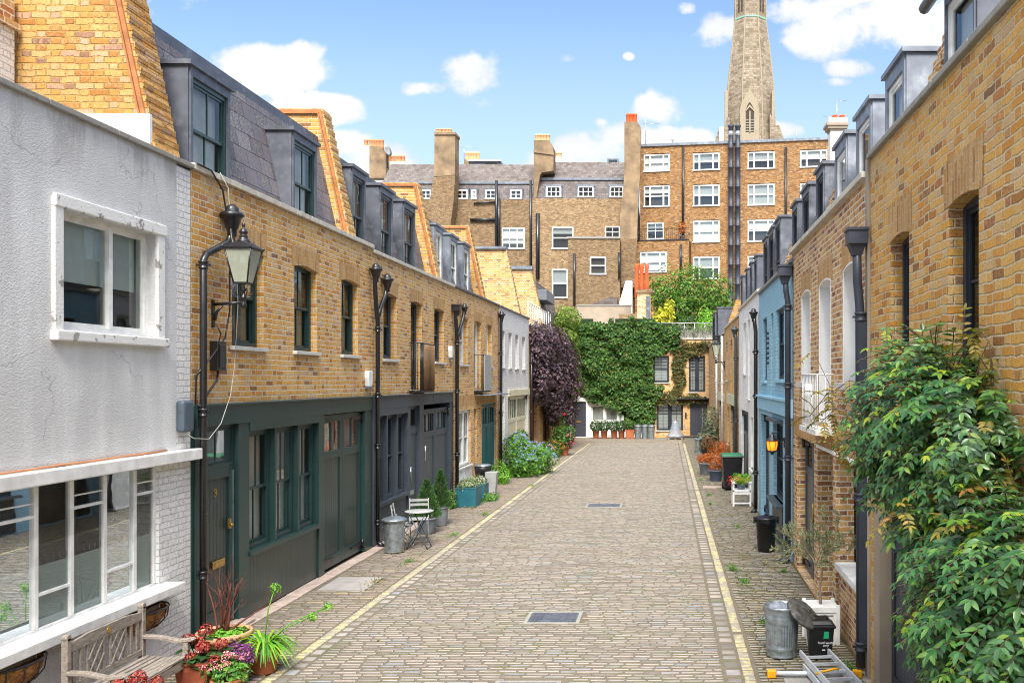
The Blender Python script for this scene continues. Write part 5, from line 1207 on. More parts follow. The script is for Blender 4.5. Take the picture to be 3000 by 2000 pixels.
# right terrace house
H = thing('terrace_house', 'lighter brick terrace house with three dormers, a rear wing and a beige garden wall', 'house', (-9, 73, 0), 'tall terrace at the end')
ws = [(1268, 521.5, 1317, 571.5), (1389.5, 520, 1424, 546), (1268, 618, 1304, 684)]
wallwin(H, T, 1222, 456, 1465, ws, 'brick_dull_light')
bwin(H, T, *ws[0], style='sash', blind=.3); bwin(H, T, *ws[1], style='cas'); bwin(H, T, *ws[2], style='sash', blind=.48)
mb = MB(); a, z0 = T.px(1222, 457); b, _ = T.px(1460, 457); _, z1 = T.px(1240, 406); _, z2 = T.px(1240, 376)
mb.prism(T, [(-.3, z0), (-.9, z1), (-3.4, z2 + .95), (-8, z2 + .95), (-8, z0)], a, b, mats=[0, 1, 1, 1, 1]); mb.box(T, a, b, -.95, -.75, z1 - .08, z1 + .1, 2); mb.build('roof', ['slate_dark', 'slate_small', 'lead_light'], H)
for (u0, u1) in ((1255, 1288), (1327.5, 1363), (1401, 1432)):
    a, b, zb, zt = bwin(H, T, u0, 428, u1, 453, style='six', n=-.25, name='dormer_window'); mb = MB(); mb.box(T, a - .1, b + .1, -1.5, -.2, zt, zt + .12); mb.box(T, a - .1, a, -1.5, -.28, zb, zt); mb.box(T, b, b + .1, -1.5, -.28, zb, zt); mb.build('dormer', 'lead_light', H)
T4 = F(T.p(0, 4, 0), T.U, T.N); wallwin(H, T4, 1304.5, 548, 1424, [(1355, 590, 1392, 630)], 'brick_dull', th=4); bwin(H, T4, 1355, 590, 1392, 630, style='sash')
mb = MB(); a, z = T4.px(1303, 548); b, _ = T4.px(1425, 548); mb.box(T4, a, b, -.4, .08, z, z + .15); mb.build('coping', 'coping_dark', H)
drain(H, T, [(1219, 415), (1219, 640)], .1); drain(H, T, [(1235, 490), (1235, 640)], .16); drain(H, T4, [(1319, 582), (1319, 700)], .1); drain(H, T4, [(1422, 580), (1422, 640)], .08)
H0 = [o for o in COL.objects if o.name == 'terrace_house'][0]
drain(H0, T, [(1140, 415), (1140, 570)], .12); drain(H0, T, [(1146, 455), (1146, 570)], .12); drain(H0, T, [(1080, 505), (1138, 505)], .12); drain(H0, T, [(1088, 467), (1137, 464)], .07)
mb = MB(); a, z = T.px(868, 387); b, _ = T.px(1222, 387)
# great chimney stacks
t = thing('chimney_stack', 'broad rendered chimney stack with pale pots sweeping down to the roofs, beside the brick gables', 'chimney', (-18, 71, 6))
px_prism(t, T, [(996.5, 406), (998, 308), (1045, 311), (1045, 402)], .2, 1.6, 'cement_brown', 'stack'); px_prism(t, T, [(966, 560), (979, 506), (983, 476), (990, 441), (996, 407), (1045, 403), (1042, 460), (1036, 505), (1030, 560)], .2, 1.62, 'brick_dull', 'stack_base')
mb = MB(); a, z = T.px(997, 309, 1.7); b, _ = T.px(1046, 309, 1.7); mb.box(T, a, b, .1, 1.7, z, z + .2); mb.build('cap', 'cement_brown', t); stackpots(t, T, (1005, 1011, 1020, 1027, 1034), 296, 306, .8, 'chimney_pot_pale')
t = thing('chimney_stack', 'stepped rendered chimney stack with pale pots rising from the middle of the slate roof', 'chimney', (-9, 72, 20))
px_prism(t, T, [(1226, 395), (1226, 322), (1262, 322), (1271, 338), (1271, 392), (1245, 396), (1240, 402), (1232, 455), (1226, 455)], -1.8, -.2, 'cement_brown', 'stack')
px_prism(t, T, [(1225, 345), (1225, 350), (1272, 356), (1272, 351)], -.2, -.1, 'cement_brown', 'band'); stackpots(t, T, (1233, 1239, 1246, 1252, 1259), 309, 323, -.9, 'chimney_pot_pale')
t = thing('chimney_stack', 'tall slim chimney stack with two red pots between the terrace and the apartment block', 'chimney', (-3, 71, 6))
px_prism(t, T, [(1423, 650), (1424, 500), (1430, 450), (1434, 400), (1434, 280), (1463, 280), (1472, 292), (1470, 400), (1466, 460), (1462, 560), (1458, 650)], .1, 1.7, 'cement_brown', 'stack')
px_prism(t, T, [(1424, 548), (1424, 660), (1457, 660), (1460, 548)], 1.7, 1.8, 'brick_dull', 'brick_base'); stackpots(t, T, (1443, 1450, 1458), 262, 281, .9, 'chimney_pot_red', .2)
# small roof things far back
TB = F((0, 84, 0), (1, 0, 0), (0, -1, 0))
t = thing('chimney_stack', 'chimney stack with one white painted side and a row of orange pots', 'chimney', (-25, 84, 18))
px_prism(t, TB, [(848, 409), (848, 336), (872, 336), (886, 352), (886, 409)], -1, 0, 'cement_brown', 'stack'); px_prism(t, TB, [(831, 345), (830, 336), (848, 334), (848, 400), (833, 392)], -1, .05, 'white_render', 'white_side'); stackpots(t, TB, (841, 852, 858, 864, 870, 877), 321, 338, -.4, 'chimney_pot', .22)
t = thing('chimney_stack', 'low white painted chimney stack crowded with short orange pots', 'chimney', (-24, 86, 18))
px_prism(t, TB, [(887, 392), (888, 371), (928, 371), (936, 380), (934, 392)], -2, -1, 'white_render', 'stack'); stackpots(t, TB, (895, 902, 912, 918, 926), 358, 373, -1.4, 'chimney_pot', .2)
t = thing('satellite_dish', 'grey satellite dish on a pole beside the white sided chimney', 'satellite dish', TB.p(*[TB.px(890, 390)[0], 0, TB.px(890, 390)[1]]))
a, z = TB.px(890, 348); mb = MB(); mb.xf = Matrix.Translation(TB.p(a, .2, z)) @ Matrix.Rotation(math.radians(75), 4, 'Y') @ Matrix.Rotation(.3, 4, 'X'); mb.lathe((0, 0, 0), [(.01, 0), (.3, .03), (.55, .12), (.57, .13), (.3, .06), (.01, .03)], 20); mb.build('dish', 'grey_planter', t); mb = MB(); mb.tube([TB.p(a, .1, z), TB.p(a, 0, z - 1.6)], .05, 6); mb.build('pole', 'black_iron', t)
t = thing('rooftop_cabin', 'dark flat roofed rooftop cabin behind the slate roof', 'roof cabin', (-18, 80, 20)); px_prism(t, TB, [(1078, 392), (1076, 369), (1148, 369), (1160, 382), (1160, 392)], -4, 0, 'lead', 'cabin'); px_prism(t, TB, [(1074, 370), (1074, 367), (1150, 367), (1150, 370)], -4, .2, 'white_paint', 'roof_edge')
px_prism(t, TB, [(1115, 375), (1115, 380), (1140, 380), (1140, 375)], -.1, .02, 'interior', 'window')
t = thing('chimney_stack', 'brick chimney stack with a stepped row of tan pots behind the rooftop cabin', 'chimney', (-19, 87, 20)); px_prism(t, TB, [(1066, 382), (1066, 367), (1103, 367), (1103, 382)], -4, -3, 'brick_dull', 'stack'); stackpots(t, TB, (1073, 1079, 1085, 1091, 1098), 350, 368, -3.4, 'chimney_pot_pale', .22)
t = thing('chimney_stack', 'white chimney stack with tan pots just behind the stepped rendered stack', 'chimney', (-11, 86, 20)); px_prism(t, TB, [(1271, 382), (1271, 361), (1292, 361), (1297, 372), (1297, 382)], -3, -2, 'white_render', 'stack'); stackpots(t, TB, (1276, 1281, 1286), 351, 363, -2.4, 'chimney_pot_pale', .2)
t = thing('roof_lantern', 'small glazed roof lantern on the slate roof ridge beside the slim chimney', 'roof lantern', (-5, 84, 20)); px_prism(t, TB, [(1394, 382), (1394, 364), (1421, 364), (1421, 382)], -2, 0, 'lead_light', 'box'); px_prism(t, TB, [(1398, 372), (1398, 367), (1417, 367), (1417, 372)], 0, .03, 'glass_soft', 'pane')
def aerial(name, lab, fr, u, v0, v1, arms):
    a, z1 = fr.px(u, v0); _, z0 = fr.px(u, v1); t = thing(name, lab, 'aerial', fr.p(a, 0, z0), 'roof aerials'); mb = MB(); mb.tube([fr.p(a, 0, z0), fr.p(a, 0, z1)], .035, 5)
    for (du0, du1, v) in arms: b0 = fr.px(u + du0, v); b1 = fr.px(u + du1, v + 1); mb.tube([fr.p(b0[0], 0, b0[1]), fr.p(b1[0], 0, b1[1])], .022, 5); 
    for (du0, du1, v) in arms:
        for k in range(6):
            x = u + du0 + (du1 - du0) * k / 5; q = fr.px(x, v); mb.tube([fr.p(q[0], -.25, q[1]), fr.p(q[0], .25, q[1])], .012, 4)
    mb.build('rods', 'steel', t)
aerial('roof_aerial', 'thin television aerial beside the slim chimney with red pots', TB, 1483, 265, 340, ((-6, 32, 284),)); aerial('roof_aerial', 'long television aerial next to the broad rendered chimney stack', TB, 1066, 336, 368, ((-20, 30, 338),))
aerial('roof_aerial', 'television aerial above the pale stucco chimney at the end of the flats', TB, 1922, 228, 300, ((-2, 20, 231), (-30, 0, 268))); aerial('roof_aerial', 'pair of short poles on the flat roof of the apartment block', TB, 1829, 298, 330, ())
aerial('roof_aerial', 'cluster of short rods on the flat roof near the slim chimney', TB, 1545, 312, 335, ((-4, 3, 322),))

# apartment block
A0 = (-70 / FPX * 73, 73.0); A1 = (367 / FPX * 70.8, 70.8)
FA = F((A0[0], A0[1], 0), (A1[0] - A0[0], A1[1] - A0[1], 0), (A1[1] - A0[1], -(A1[0] - A0[0]), 0))
H = thing('apartment_block', 'five storey orange brick apartment block with white three part windows', 'apartment block', (5, 74, 0))
ops = []
for ci, (u0, u1) in enumerate(((1479, 1538), (1592, 1652.5), (1717.5, 1779), (1838, 1900))):
    for ri, (v0, v1) in enumerate(((351, 392), (424, 474), (506, 557), (589, 641))):
        dv = (3, 0, -3, -7)[ci] * (1 if ri == 0 else .6)
        if ci == 0 and ri == 2: ops.append((1486, 511, 1524.5, 550, 'cas')); continue
        if ci == 0 and ri == 3: continue
        ops.append((u0, v0 + dv, u1, v1 + dv, 'tri'))
wallwin(H, FA, 1470.3, 338, 1908, [o[:4] for o in ops], 'brick_flats', th=9)
for i, o in enumerate(ops): bwin(H, FA, *o[:4], style=o[4], blind=R.choice((.42, .5, .52, .55, .6, .95, .35)))
mb = MB(); a, z = FA.px(1470.3, 338); b, _ = FA.px(1908, 338); mb.box(FA, a - .1, b + .05, -9, .12, z, z + .2); mb.build('roof_edge', 'lead_light', H)
for u in (1569, 1805): drain(H, FA, [(u, 338), (u, 560 if u < 1600 else 640)], .1)
FX = F(FA.p(0, 1.6, 0), FA.U, FA.N); wallwin(H, FX, 1458, 554, 1582, [(1470.5, 578, 1531, 626)], 'brick_flats', th=1.6); bwin(H, FX, 1470.5, 578, 1531, 626, style='tri', blind=.9)
drain(H, FX, [(1564, 562), (1564, 640)], .1)
mb = MB(); a, z = FX.px(1458, 554); b, _ = FX.px(1582, 554); mb.box(FX, a, b, -1.6, .05, z, z + .08); 
for k in range(28): x = a + (b - a) * k / 27; mb.tube([FX.p(x, -.05, z), FX.p(x, -.05, z + .95)], .012, 4)
mb.tube([FX.p(a, -.05, z + .95), FX.p(b, -.05, z + .95)], .02, 5); mb.build('balcony_rail', 'black_iron', H)
t = thing('potted_plant', 'orange red leaved plant in a grey pot on the balcony of the flats', 'potted plant', FX.p(FX.px(1564, 553)[0], -.6, z + .08)); L0 = t.location.copy()
pot(t, L0, .2, .15, .35, 'grey_pot'); mb = MB(); blob(mb, L0 + Vector((0, 0, 1.0)), (.35, .3, .5), 160, .17); mb.build('foliage', 'leaf_orange', t, recalc=False); mb = MB(); mb.tube([L0 + Vector((0, 0, .3)), L0 + Vector((0, 0, 1))], .02, 5); mb.build('stem', 'bark', t)
for k, (u0, u1) in enumerate(((1673, 1684.5), (1689, 1700.5))):
    t = thing('flue', ['black flue pipe rising up the apartment block, the one nearer the second window column', 'black flue pipe rising up the apartment block, the one nearer the third window column'][k], 'flue pipe', (4.8 + k * .6, 71.5, 0), 'twin flue pipes'); mb = MB(); um = (u0 + u1) / 2
    a, z0 = FA.px(um, 700, .4); _, z1 = FA.px(um, 288, .4); r = .2; pr = [(r, 0)]; z = 0; h = z1 - z0
    while z < h - .8: pr += [(r, z + .02), (r + .03, z + .04), (r + .03, z + .14), (r, z + .16)]; z += 1.55
    pr += [(r, h - .2), (r + .05, h - .15), (r + .05, h), (r * .8, h), (r * .8, h - .1)]; mb.lathe(FA.p(a, .4, z0), pr, 16); mb.build('pipe', 'dark_blue_iron', t)
    mb = MB(); _, zz = FA.px(um, 305, .4); mb.lathe(FA.p(a, .4, zz - .25), [(r + .012, 0), (r + .012, .35)], 16); mb.build('band', 'steel', t)
TC = F((0, 66, 0), (1, 0, 0), (0, -1, 0))
t = thing('chimney_stack', 'pale stucco chimney stack with a moulded cap where the flats meet the near roofs', 'chimney', (12.5, 66, 10))
px_prism(t, TC, [(1908, 460), (1908, 300), (1944, 300), (1944, 460)], -1, 0, 'white_render', 'stack'); 
for (v0, v1, e) in ((300, 294, 2), (294, 287, 6), (287, 281, 9), (281, 270, 4)): px_prism(t, TC, [(1908 - e, v0), (1908 - e, v1), (1944 + e * .6, v1), (1944 + e * .6, v0)], -1 - e * .03, e * .03, 'beige_render' if v0 != 281 else 'white_render', 'cap')
stackpots(t, TC, (1918, 1934), 265, 271, -.4, 'chimney_pot_red', .22)

# church spire
t = thing('church_spire', 'tall octagonal ragstone church spire with a gabled belfry opening', 'church spire', (10.66, 120, 0)); SY = 120; SX = 10.66
S = F((0, SY - 3.32, 0), (1, 0, 0), (0, -1, 0))
def oct_(mb, prof, cx=SX, cy=SY, m=0):
    b = len(mb.v); k = 1 / math.cos(PI / 8)
    for (r, z) in prof:
        for i in range(8): th = PI / 8 + i * PI / 4; mb.v.append((cx + r * k * math.cos(th), cy + r * k * math.sin(th), z))
    for j in range(len(prof) - 1):
        for i in range(8): i2 = (i + 1) % 8; mb.f.append([b + j * 8 + i, b + j * 8 + i2, b + j * 8 + 8 + i2, b + j * 8 + 8 + i]); mb.m.append(m); mb.s.append(False)
mb = MB(); oct_(mb, [(3.3, 0), (3.3, 34), (2.95, 42.5), (2.48, 47), (2.03, 51.1), (1.98, 51.2), (1.98, 54.3), (.1, 76)]); mb.build('spire', 'rag_stone', t)
mb = MB(); oct_(mb, [(2.06, 51.05), (2.10, 51.1), (2.10, 51.28), (2.02, 51.3)]); mb.build('copper_band', 'green_band' if 'green_band' in MATS else pmat('green_band', (.22, .48, .36), .6), t)
mb = MB(); k8 = 1 / math.cos(PI / 8)
for i in range(8):
    th = PI / 8 + i * PI / 4
    mb.tube([(SX + r * k8 * math.cos(th), SY + r * k8 * math.sin(th), z) for r, z in ((3.32, 30), (3.32, 34), (2.97, 42.5), (2.50, 47), (2.05, 51), (2.02, 54.3), (.1, 76))], .09, 6, sm=False)
mb.build('rib', 'ashlar', t)
for i in range(8):
    th = -PI / 2 + i * PI / 4; 
    if math.sin(th) > .1 or i == 0: continue
    d = Vector((math.cos(th), math.sin(th), 0)); s = Vector((-d.y, d.x, 0)); c = Vector((SX, SY, 0)) + d * 2.0
    for q in (-1, 1):
        m_ = MB(); cc = c + s * q * .26; m_.ext([cc + s * .13 + Vector((0, 0, 52.0)), cc + s * .13 + Vector((0, 0, 53.4)), cc + Vector((0, 0, 53.8)), cc - s * .13 + Vector((0, 0, 53.4)), cc - s * .13 + Vector((0, 0, 52.0))], d * .04); m_.build('belfry_opening', 'interior', t)
fr_n = .2
def sp(u, v): return S.px(u, v)
def sp_ext(pts, n0, n1, mat, name): return px_prism(t, S, pts, n0, n1, mat, name)
sp_ext([(1700, 326), (1700, 250), (1704, 235), (1722, 203), (1740, 235), (1744, 250), (1744, 326)], -.6, .0, 'ashlar', 'lucarne')
sp_ext([(1713, 303), (1713, 252), (1717, 241), (1722, 234), (1727, 241), (1732, 252), (1732, 303)], .0, .03, 'interior', 'belfry_opening')
sp_ext([(1721, 303), (1721, 255), (1724, 255), (1724, 303)], .03, .12, 'ashlar', 'mullion'); sp_ext([(1713, 252), (1722, 240), (1732, 252), (1732, 256), (1722, 246), (1713, 256)], .03, .12, 'ashlar', 'tracery')
for v in (275, 281, 287, 293, 299): sp_ext([(1713, v + 2), (1713, v), (1732, v), (1732, v + 2)], .031, .08, 'coping_dark', 'louvre')
for (u0, u1, tip) in ((1665, 1672, 1666), (1772, 1779, 1778)): sp_ext([(u0, 300), (u0 + (1 if u0 > 1700 else 0), 209), (tip, 205), (u1, 209), (u1, 300)], -1.6, -.8, 'ashlar', 'pinnacle')
sp_ext([(1640, 335), (1650, 296), (1666, 290), (1670, 270), (1676, 270), (1676, 335)], -.9, -.3, 'rag_stone', 'buttress'); sp_ext([(1768, 335), (1768, 255), (1780, 290), (1790, 287), (1794, 300), (1806, 335)], -.9, -.3, 'rag_stone', 'buttress')
sp_ext([(1652, 330), (1652, 292), (1662, 292), (1662, 330)], -.25, .0, 'white_render', 'turret')

# garden wall, brick stack, trees between
TG = F((0, 58, 0), (1, 0, 0), (0, -1, 0))
t = thing('garden_wall', 'plain beige rendered wall between the ivy and the brick terrace', 'wall', (-3.5, 58, 0)); px_prism(t, TG, [(1325, 960), (1325, 702), (1450, 702), (1450, 960)], -.3, 0, 'beige_render', 'wall'); px_prism(t, TG, [(1324, 702), (1324, 699.5), (1451, 699.5), (1451, 702)], -.35, .05, 'coping_dark', 'coping')
t = thing('lean_to', 'low slate lean to roof behind the beige wall', 'lean-to', (-3.5, 61, 0)); TL = F((0, 60.5, 0), (1, 0, 0), (0, -1, 0)); px_prism(t, TL, [(1360, 720), (1360, 698), (1405, 681), (1418, 684), (1418, 720)], -1.5, 0, 'slate_small', 'roof'); px_prism(t, TL, [(1418, 720), (1424, 690), (1437, 645), (1452, 645), (1452, 720)], -.6, 0, 'white_render', 'gable')
TS = F((0, 55.5, 0), (1, 0, 0), (0, -1, 0))
t = thing('chimney_stack', 'brick chimney stack above the ivy with three tall bright red pots', 'chimney', (-1.8, 55.5, 3)); px_prism(t, TS, [(1464, 850), (1464, 668), (1494, 668), (1494, 850)], -.9, 0, 'brick_redmix', 'stack'); px_prism(t, TS, [(1461, 672), (1461, 664), (1497, 664), (1497, 672)], -1, .1, 'brick_dull', 'cap'); px_prism(t, TS, [(1484, 850), (1484, 680), (1493, 680), (1493, 850)], 0, .25, 'lead', 'flue'); stackpots(t, TS, (1462.5, 1474, 1485.5), 606, 666, -.4, 'chimney_pot_red', .14)
H = thing('brick_annexe', 'low dark brick annexe behind the end houses supporting the brick chimney', 'annexe', (-1, 55, 0)); mb = MB(); mb.box(W, -3.2, -1.2, 55.6, 57.5, 0, 7.4); mb.build('wall', 'brick_dull', H)
def tree(lab, c, crowns, trunk_h, mat, cat='tree', leafs=.22, group='trees behind the end houses', name='tree', asp=.55, tr=.12):
    t = thing(name, lab, cat, c, group); mb = MB()
    for (dx, dy, dz, rx, ry, rz, n) in crowns: blob(mb, Vector(c) + Vector((dx, dy, dz)), (rx, ry, rz), n, leafs, surf=.75, aspect=asp, rough=.35, fs=1.8)
    mb.build('crown', mat, t, recalc=False); m_ = MB(); C_ = Vector(c)
    m_.tube([C_, C_ + Vector((.05, 0, trunk_h * .5)), C_ + Vector((0, .1, trunk_h))], [tr, tr * .8, tr * .6], 8)
    for (dx, dy, dz, rx, ry, rz, n) in crowns: m_.tube([C_ + Vector((0, 0, trunk_h * .6)), C_ + Vector((dx * .5, dy * .5, (trunk_h * .6 + dz) / 2)), C_ + Vector((dx, dy, dz))], [tr * .6, tr * .4, tr * .15], 6)
    m_.build('trunk', 'bark', t); return t
tree('big leafy green tree behind the roof terrace of the end house', (1.0, 62, 0), [(-1.6, 0, 9.2, 1.3, 1.2, 1.4, 1500), (.2, .3, 9.8, 1.5, 1.3, 1.5, 1900), (1.8, 0, 9.2, 1.3, 1.2, 1.6, 1500), (-.5, 0, 8.0, 1.6, 1.2, 1.2, 1500), (2.6, .2, 8.6, .9, .8, 1.0, 700), (1.2, .4, 7.6, 2.2, 1.2, 1.3, 1500)], 7.5, 'leaf_tree', tr=.25)
tree('dark evergreen mass under the big leafy tree', (1.2, 60.8, 0), [(-1.5, .6, 6.2, 1.4, .8, 1.4, 900), (.3, .6, 6.6, 1.5, .8, 1.6, 1000), (2.0, .6, 6.4, 1.3, .8, 1.6, 900)], 5.5, 'leaf_dark')
tree('bright yellow leaved shrub peeping over the roof planter', (-.35, 58.6, 0), [(-.1, 0, 7.4, .62, .5, .65, 420), (.25, 0, 8.0, .35, .3, .55, 200), (-.4, 0, 7.2, .4, .4, .4, 150)], 6.5, 'leaf_yellow', 'shrub', .2)
tree('bright lime shrub between the dark evergreen and the lead dormer', (2.35, 57.5, 0), [(0, 0, 7.1, .6, .5, .75, 520), (-.2, 0, 6.7, .5, .5, .5, 250)], 6.2, 'leaf_lime', 'shrub', .2)
# ------------------------------------------------------------------ street lamps
lantern('street_lamp', 'large black four sided lantern on a bracket beside the first green sash window', LF, 11.47, 4.27, .40, .82)
lantern('street_lamp', 'small distant black lantern on a bracket near the white pipes by the end wall', RF, 36.2, 4.02, .36, .85)
t = thing('wall_lantern', 'small amber glowing lantern on the sky blue house', 'wall lantern', RF.p(17.3, 0, 2.0)); c = RF.p(17.3, .24, 2.0); mb = MB()
mb.tube([RF.p(17.3, 0, 2.12), RF.p(17.3, .12, 2.3), c + Vector((0, 0, .28))], .014, 6); mb.box(RF, 17.25, 17.35, 0, .02, 2.0, 2.2); mb.lathe(c, [(.012, -.14), (.03, -.12), (.045, -.10), (.09, -.07), (.09, -.05)], 10); mb.lathe(c, [(.13, .13), (.12, .15), (.06, .2), (.05, .24), (.015, .27), (.01, .29)], 12)
for k in range(6): a = k * PI / 3; mb.tube([c + Vector((.088 * math.cos(a), .088 * math.sin(a), -.06)), c + Vector((.12 * math.cos(a), .12 * math.sin(a), .14))], .006, 4)
mb.build('frame', 'black_iron', t); mb = MB(); mb.lathe(c, [(.075, -.06), (.10, .03), (.105, .13)], 12); mb.build('glass_shade', 'amber_glow', t)

# ------------------------------------------------------------------ wall boxes and cables
t = thing('junction_box', 'blue grey plastic junction box on the white brick pier', 'junction box', LF.p(10.75, 0, 2.9)); mb = MB(); mb.box(LF, 10.62, 10.86, .0, .10, 2.68, 3.06); mb.build('box', 'grey_plastic', t, bevel=.03)
t = thing('control_box', 'black electrical control box on the brick below the large lantern', 'electrical box', LF.p(11.47, 0, 3.5)); mb = MB(); mb.box(LF, 11.40, 11.62, .0, .11, 3.42, 3.80); mb.box(LF, 11.43, 11.59, .11, .125, 3.46, 3.76); mb.build('box', 'black_iron', t, bevel=.012)
for i, (s, z, lab) in enumerate(((17.28, 3.3, 'white alarm box with blue base on the brick above the dark green garage'), (23.75, 4.02, 'white alarm box near the balcony with the reeds'))):
    t = thing('alarm_box', lab, 'alarm box', LF.p(s, 0, z), 'white alarm boxes'); mb = MB(); mb.ext([LF.p(s - .10, 0, z + .18), LF.p(s + .10, 0, z + .18), LF.p(s + .12, 0, z + .06), LF.p(s + .08, 0, z - .12), LF.p(s - .08, 0, z - .12), LF.p(s - .12, 0, z + .06)], (.09, 0, 0)); mb.build('case', 'white_plastic', t, bevel=.012)
    mb = MB(); mb.box(LF, s - .07, s + .07, 0, .085, z - .17, z - .125); mb.build('strobe', 'blue_pot', t, bevel=.01)
t = thing('cable', 'thin black cable looping down the brick from the roof edge past the large lantern', 'cable', LF.p(11.4, 0, 5.9)); mb = MB()
mb.tube([LF.p(10.98, .07, 5.95), LF.p(11.3, .075, 5.94), LF.p(11.58, .08, 5.75), LF.p(11.68, .09, 5.4), LF.p(11.66, .20, 5.1), LF.p(11.72, .10, 4.7), LF.p(11.80, .06, 4.2), LF.p(11.70, .05, 3.85), LF.p(11.1, .15, 3.55), LF.p(10.98, .05, 3.35), LF.p(10.97, .05, 3.0)], .012, 6); mb.tube([LF.p(11.5, .05, 4.0), LF.p(11.55, .07, 3.9), LF.p(11.52, .06, 3.8)], .01, 6); mb.tube([LF.p(11.5, .06, 3.42), LF.p(11.47, .06, 3.3), LF.p(11.2, .06, 3.1), LF.p(11.12, .06, 2.98)], .014, 6); mb.build('wire', 'black_iron', t)
t = thing('cable', 'pale cable hanging from the roof edge past the lantern and curling to the lintel', 'cable', LF.p(11.8, 0, 5.9)); mb = MB()
mb.tube([LF.p(11.55, .06, 5.97), LF.p(11.68, .10, 5.8), LF.p(11.66, .15, 5.2), LF.p(11.70, .2, 4.8), LF.p(11.82, .16, 4.3), LF.p(11.86, .12, 3.9), LF.p(11.85, .10, 3.5), LF.p(11.7, .12, 3.1), LF.p(11.35, .17, 2.75), LF.p(11.0, .2, 2.58), LF.p(10.8, .12, 2.6), LF.p(10.7, .06, 2.68)], .0055, 6); mb.build('wire', 'cable_white', t)
t = thing('cable', 'reddish cable lying along the top of the white lintel', 'cable', LF.p(9, .04, 2.48)); mb = MB(); mb.tube([LF.p(5 + i * .45, .02 + .012 * math.sin(i * 2.1), 2.482 + .008 * abs(math.sin(i * 1.7))) for i in range(13)], .011, 5); mb.build('wire', 'chimney_pot', t)

# ------------------------------------------------------------------ bench
t = thing('park_bench', 'weathered grey wooden bench with lattice back under the long white window', 'bench', (-5.25, 8.7, 0))
y0, y1, xb, xf = 8.12, 9.34, -5.50, -5.02; BX = lambda *a, **k: W
def slat(mb, a, b, w, d):     # bar between two points in the plane of the back
    a, b = Vector(a), Vector(b); v = (b - a); pr = v.cross(Vector((1, 0, 0))).normalized() * w / 2; mb.ext([a - pr, b - pr, b + pr, a + pr], (d, 0, 0))
mb = MB(); 
for y in (y0, y1 - .055): mb.box(W, xb - .02, xb + .04, y, y + .055, 0, .96); mb.tube([(xb - .02, y + .028, .96), (xb + .04, y + .028, .96)], .034, 10)
mb.build('back_post', 'weathered_teak', t, bevel=.006)
mb = MB(); mb.ext([(xb, y0 + .055, .82), (xb, y1 - .055, .82), (xb, y1 - .055, .90), (xb, (y0 + y1) / 2 + .3, .93), (xb, (y0 + y1) / 2 - .3, .93), (xb, y0 + .055, .90)], (.03, 0, 0)); mb.box(W, xb, xb + .03, y0 + .055, y1 - .055, .46, .52)
L_ = y1 - y0 - .11
for f in (.06, .15, .24, .45, .55, .76, .85, .94): slat(mb, (xb + .006, y0 + .055 + L_ * f, .52), (xb + .006, y0 + .055 + L_ * f, .82), .034, .018)
for (f0, f1) in ((.24, .45), (.55, .76)):
    a, b = y0 + .055 + L_ * f0, y0 + .055 + L_ * f1; h0, h1 = .52, .82; m = (a + b) / 2
    for (p, q) in (((a, h0), (b, h1)), ((m, h0), (b, h0 + .15)), ((a, h0 + .15), (m, h1))): slat(mb, (xb + .018, p[0], p[1]), (xb + .018, q[0], q[1]), .022, .012)
    for (p, q) in (((a, h1), (b, h0)), ((a, h0 + .15), (m, h0)), ((m, h1), (b, h0 + .15))): slat(mb, (xb + .004, p[0], p[1]), (xb + .004, q[0], q[1]), .022, .012)
mb.build('backrest', 'weathered_teak', t, bevel=.003)
mb = MB()
for i in range(7): x = xb + .05 + i * .064; mb.box(W, x, x + .05, y0 + .03, y1 - .03, .415 + .01 * abs(i - 3) * .4, .437 + .01 * abs(i - 3) * .4)
mb.build('seat', 'weathered_teak', t, bevel=.004)
mb = MB(); mb.box(W, xf - .02, xf, y0 + .05, y1 - .05, .33, .41); mb.box(W, xb + .04, xf, y0 + .005, y0 + .035, .34, .41); mb.box(W, xb + .04, xf, y1 - .035, y1 - .005, .34, .41); mb.build('seat_rail', 'weathered_teak', t)
for y in (y0, y1 - .055):
    mb = MB(); mb.box(W, xf - .035, xf + .02, y, y + .055, 0, .60); mb.build('leg', 'weathered_teak', t, bevel=.005)
    mb = MB(); pts = [(xb + .03, .66), (xb + .2, .655), (xf - .1, .615), (xf, .625), (xf + .06, .635), (xf + .085, .615), (xf + .06, .60), (xf - .1, .58), (xb + .2, .62), (xb + .03, .625)]
    mb.ext([(x, y - .008, z) for x, z in pts], (0, .07, 0)); mb.build('armrest', 'weathered_teak', t, bevel=.006)
mb = MB(); mb.lathe((0, 0, 0), [(.03, 0), (.03, .004)], 12); mb = MB(); mb.tube([(xb + .03, (y0 + y1) / 2, .875), (xb + .036, (y0 + y1) / 2, .875)], .03, 12); mb.build('plaque', 'brass', t)

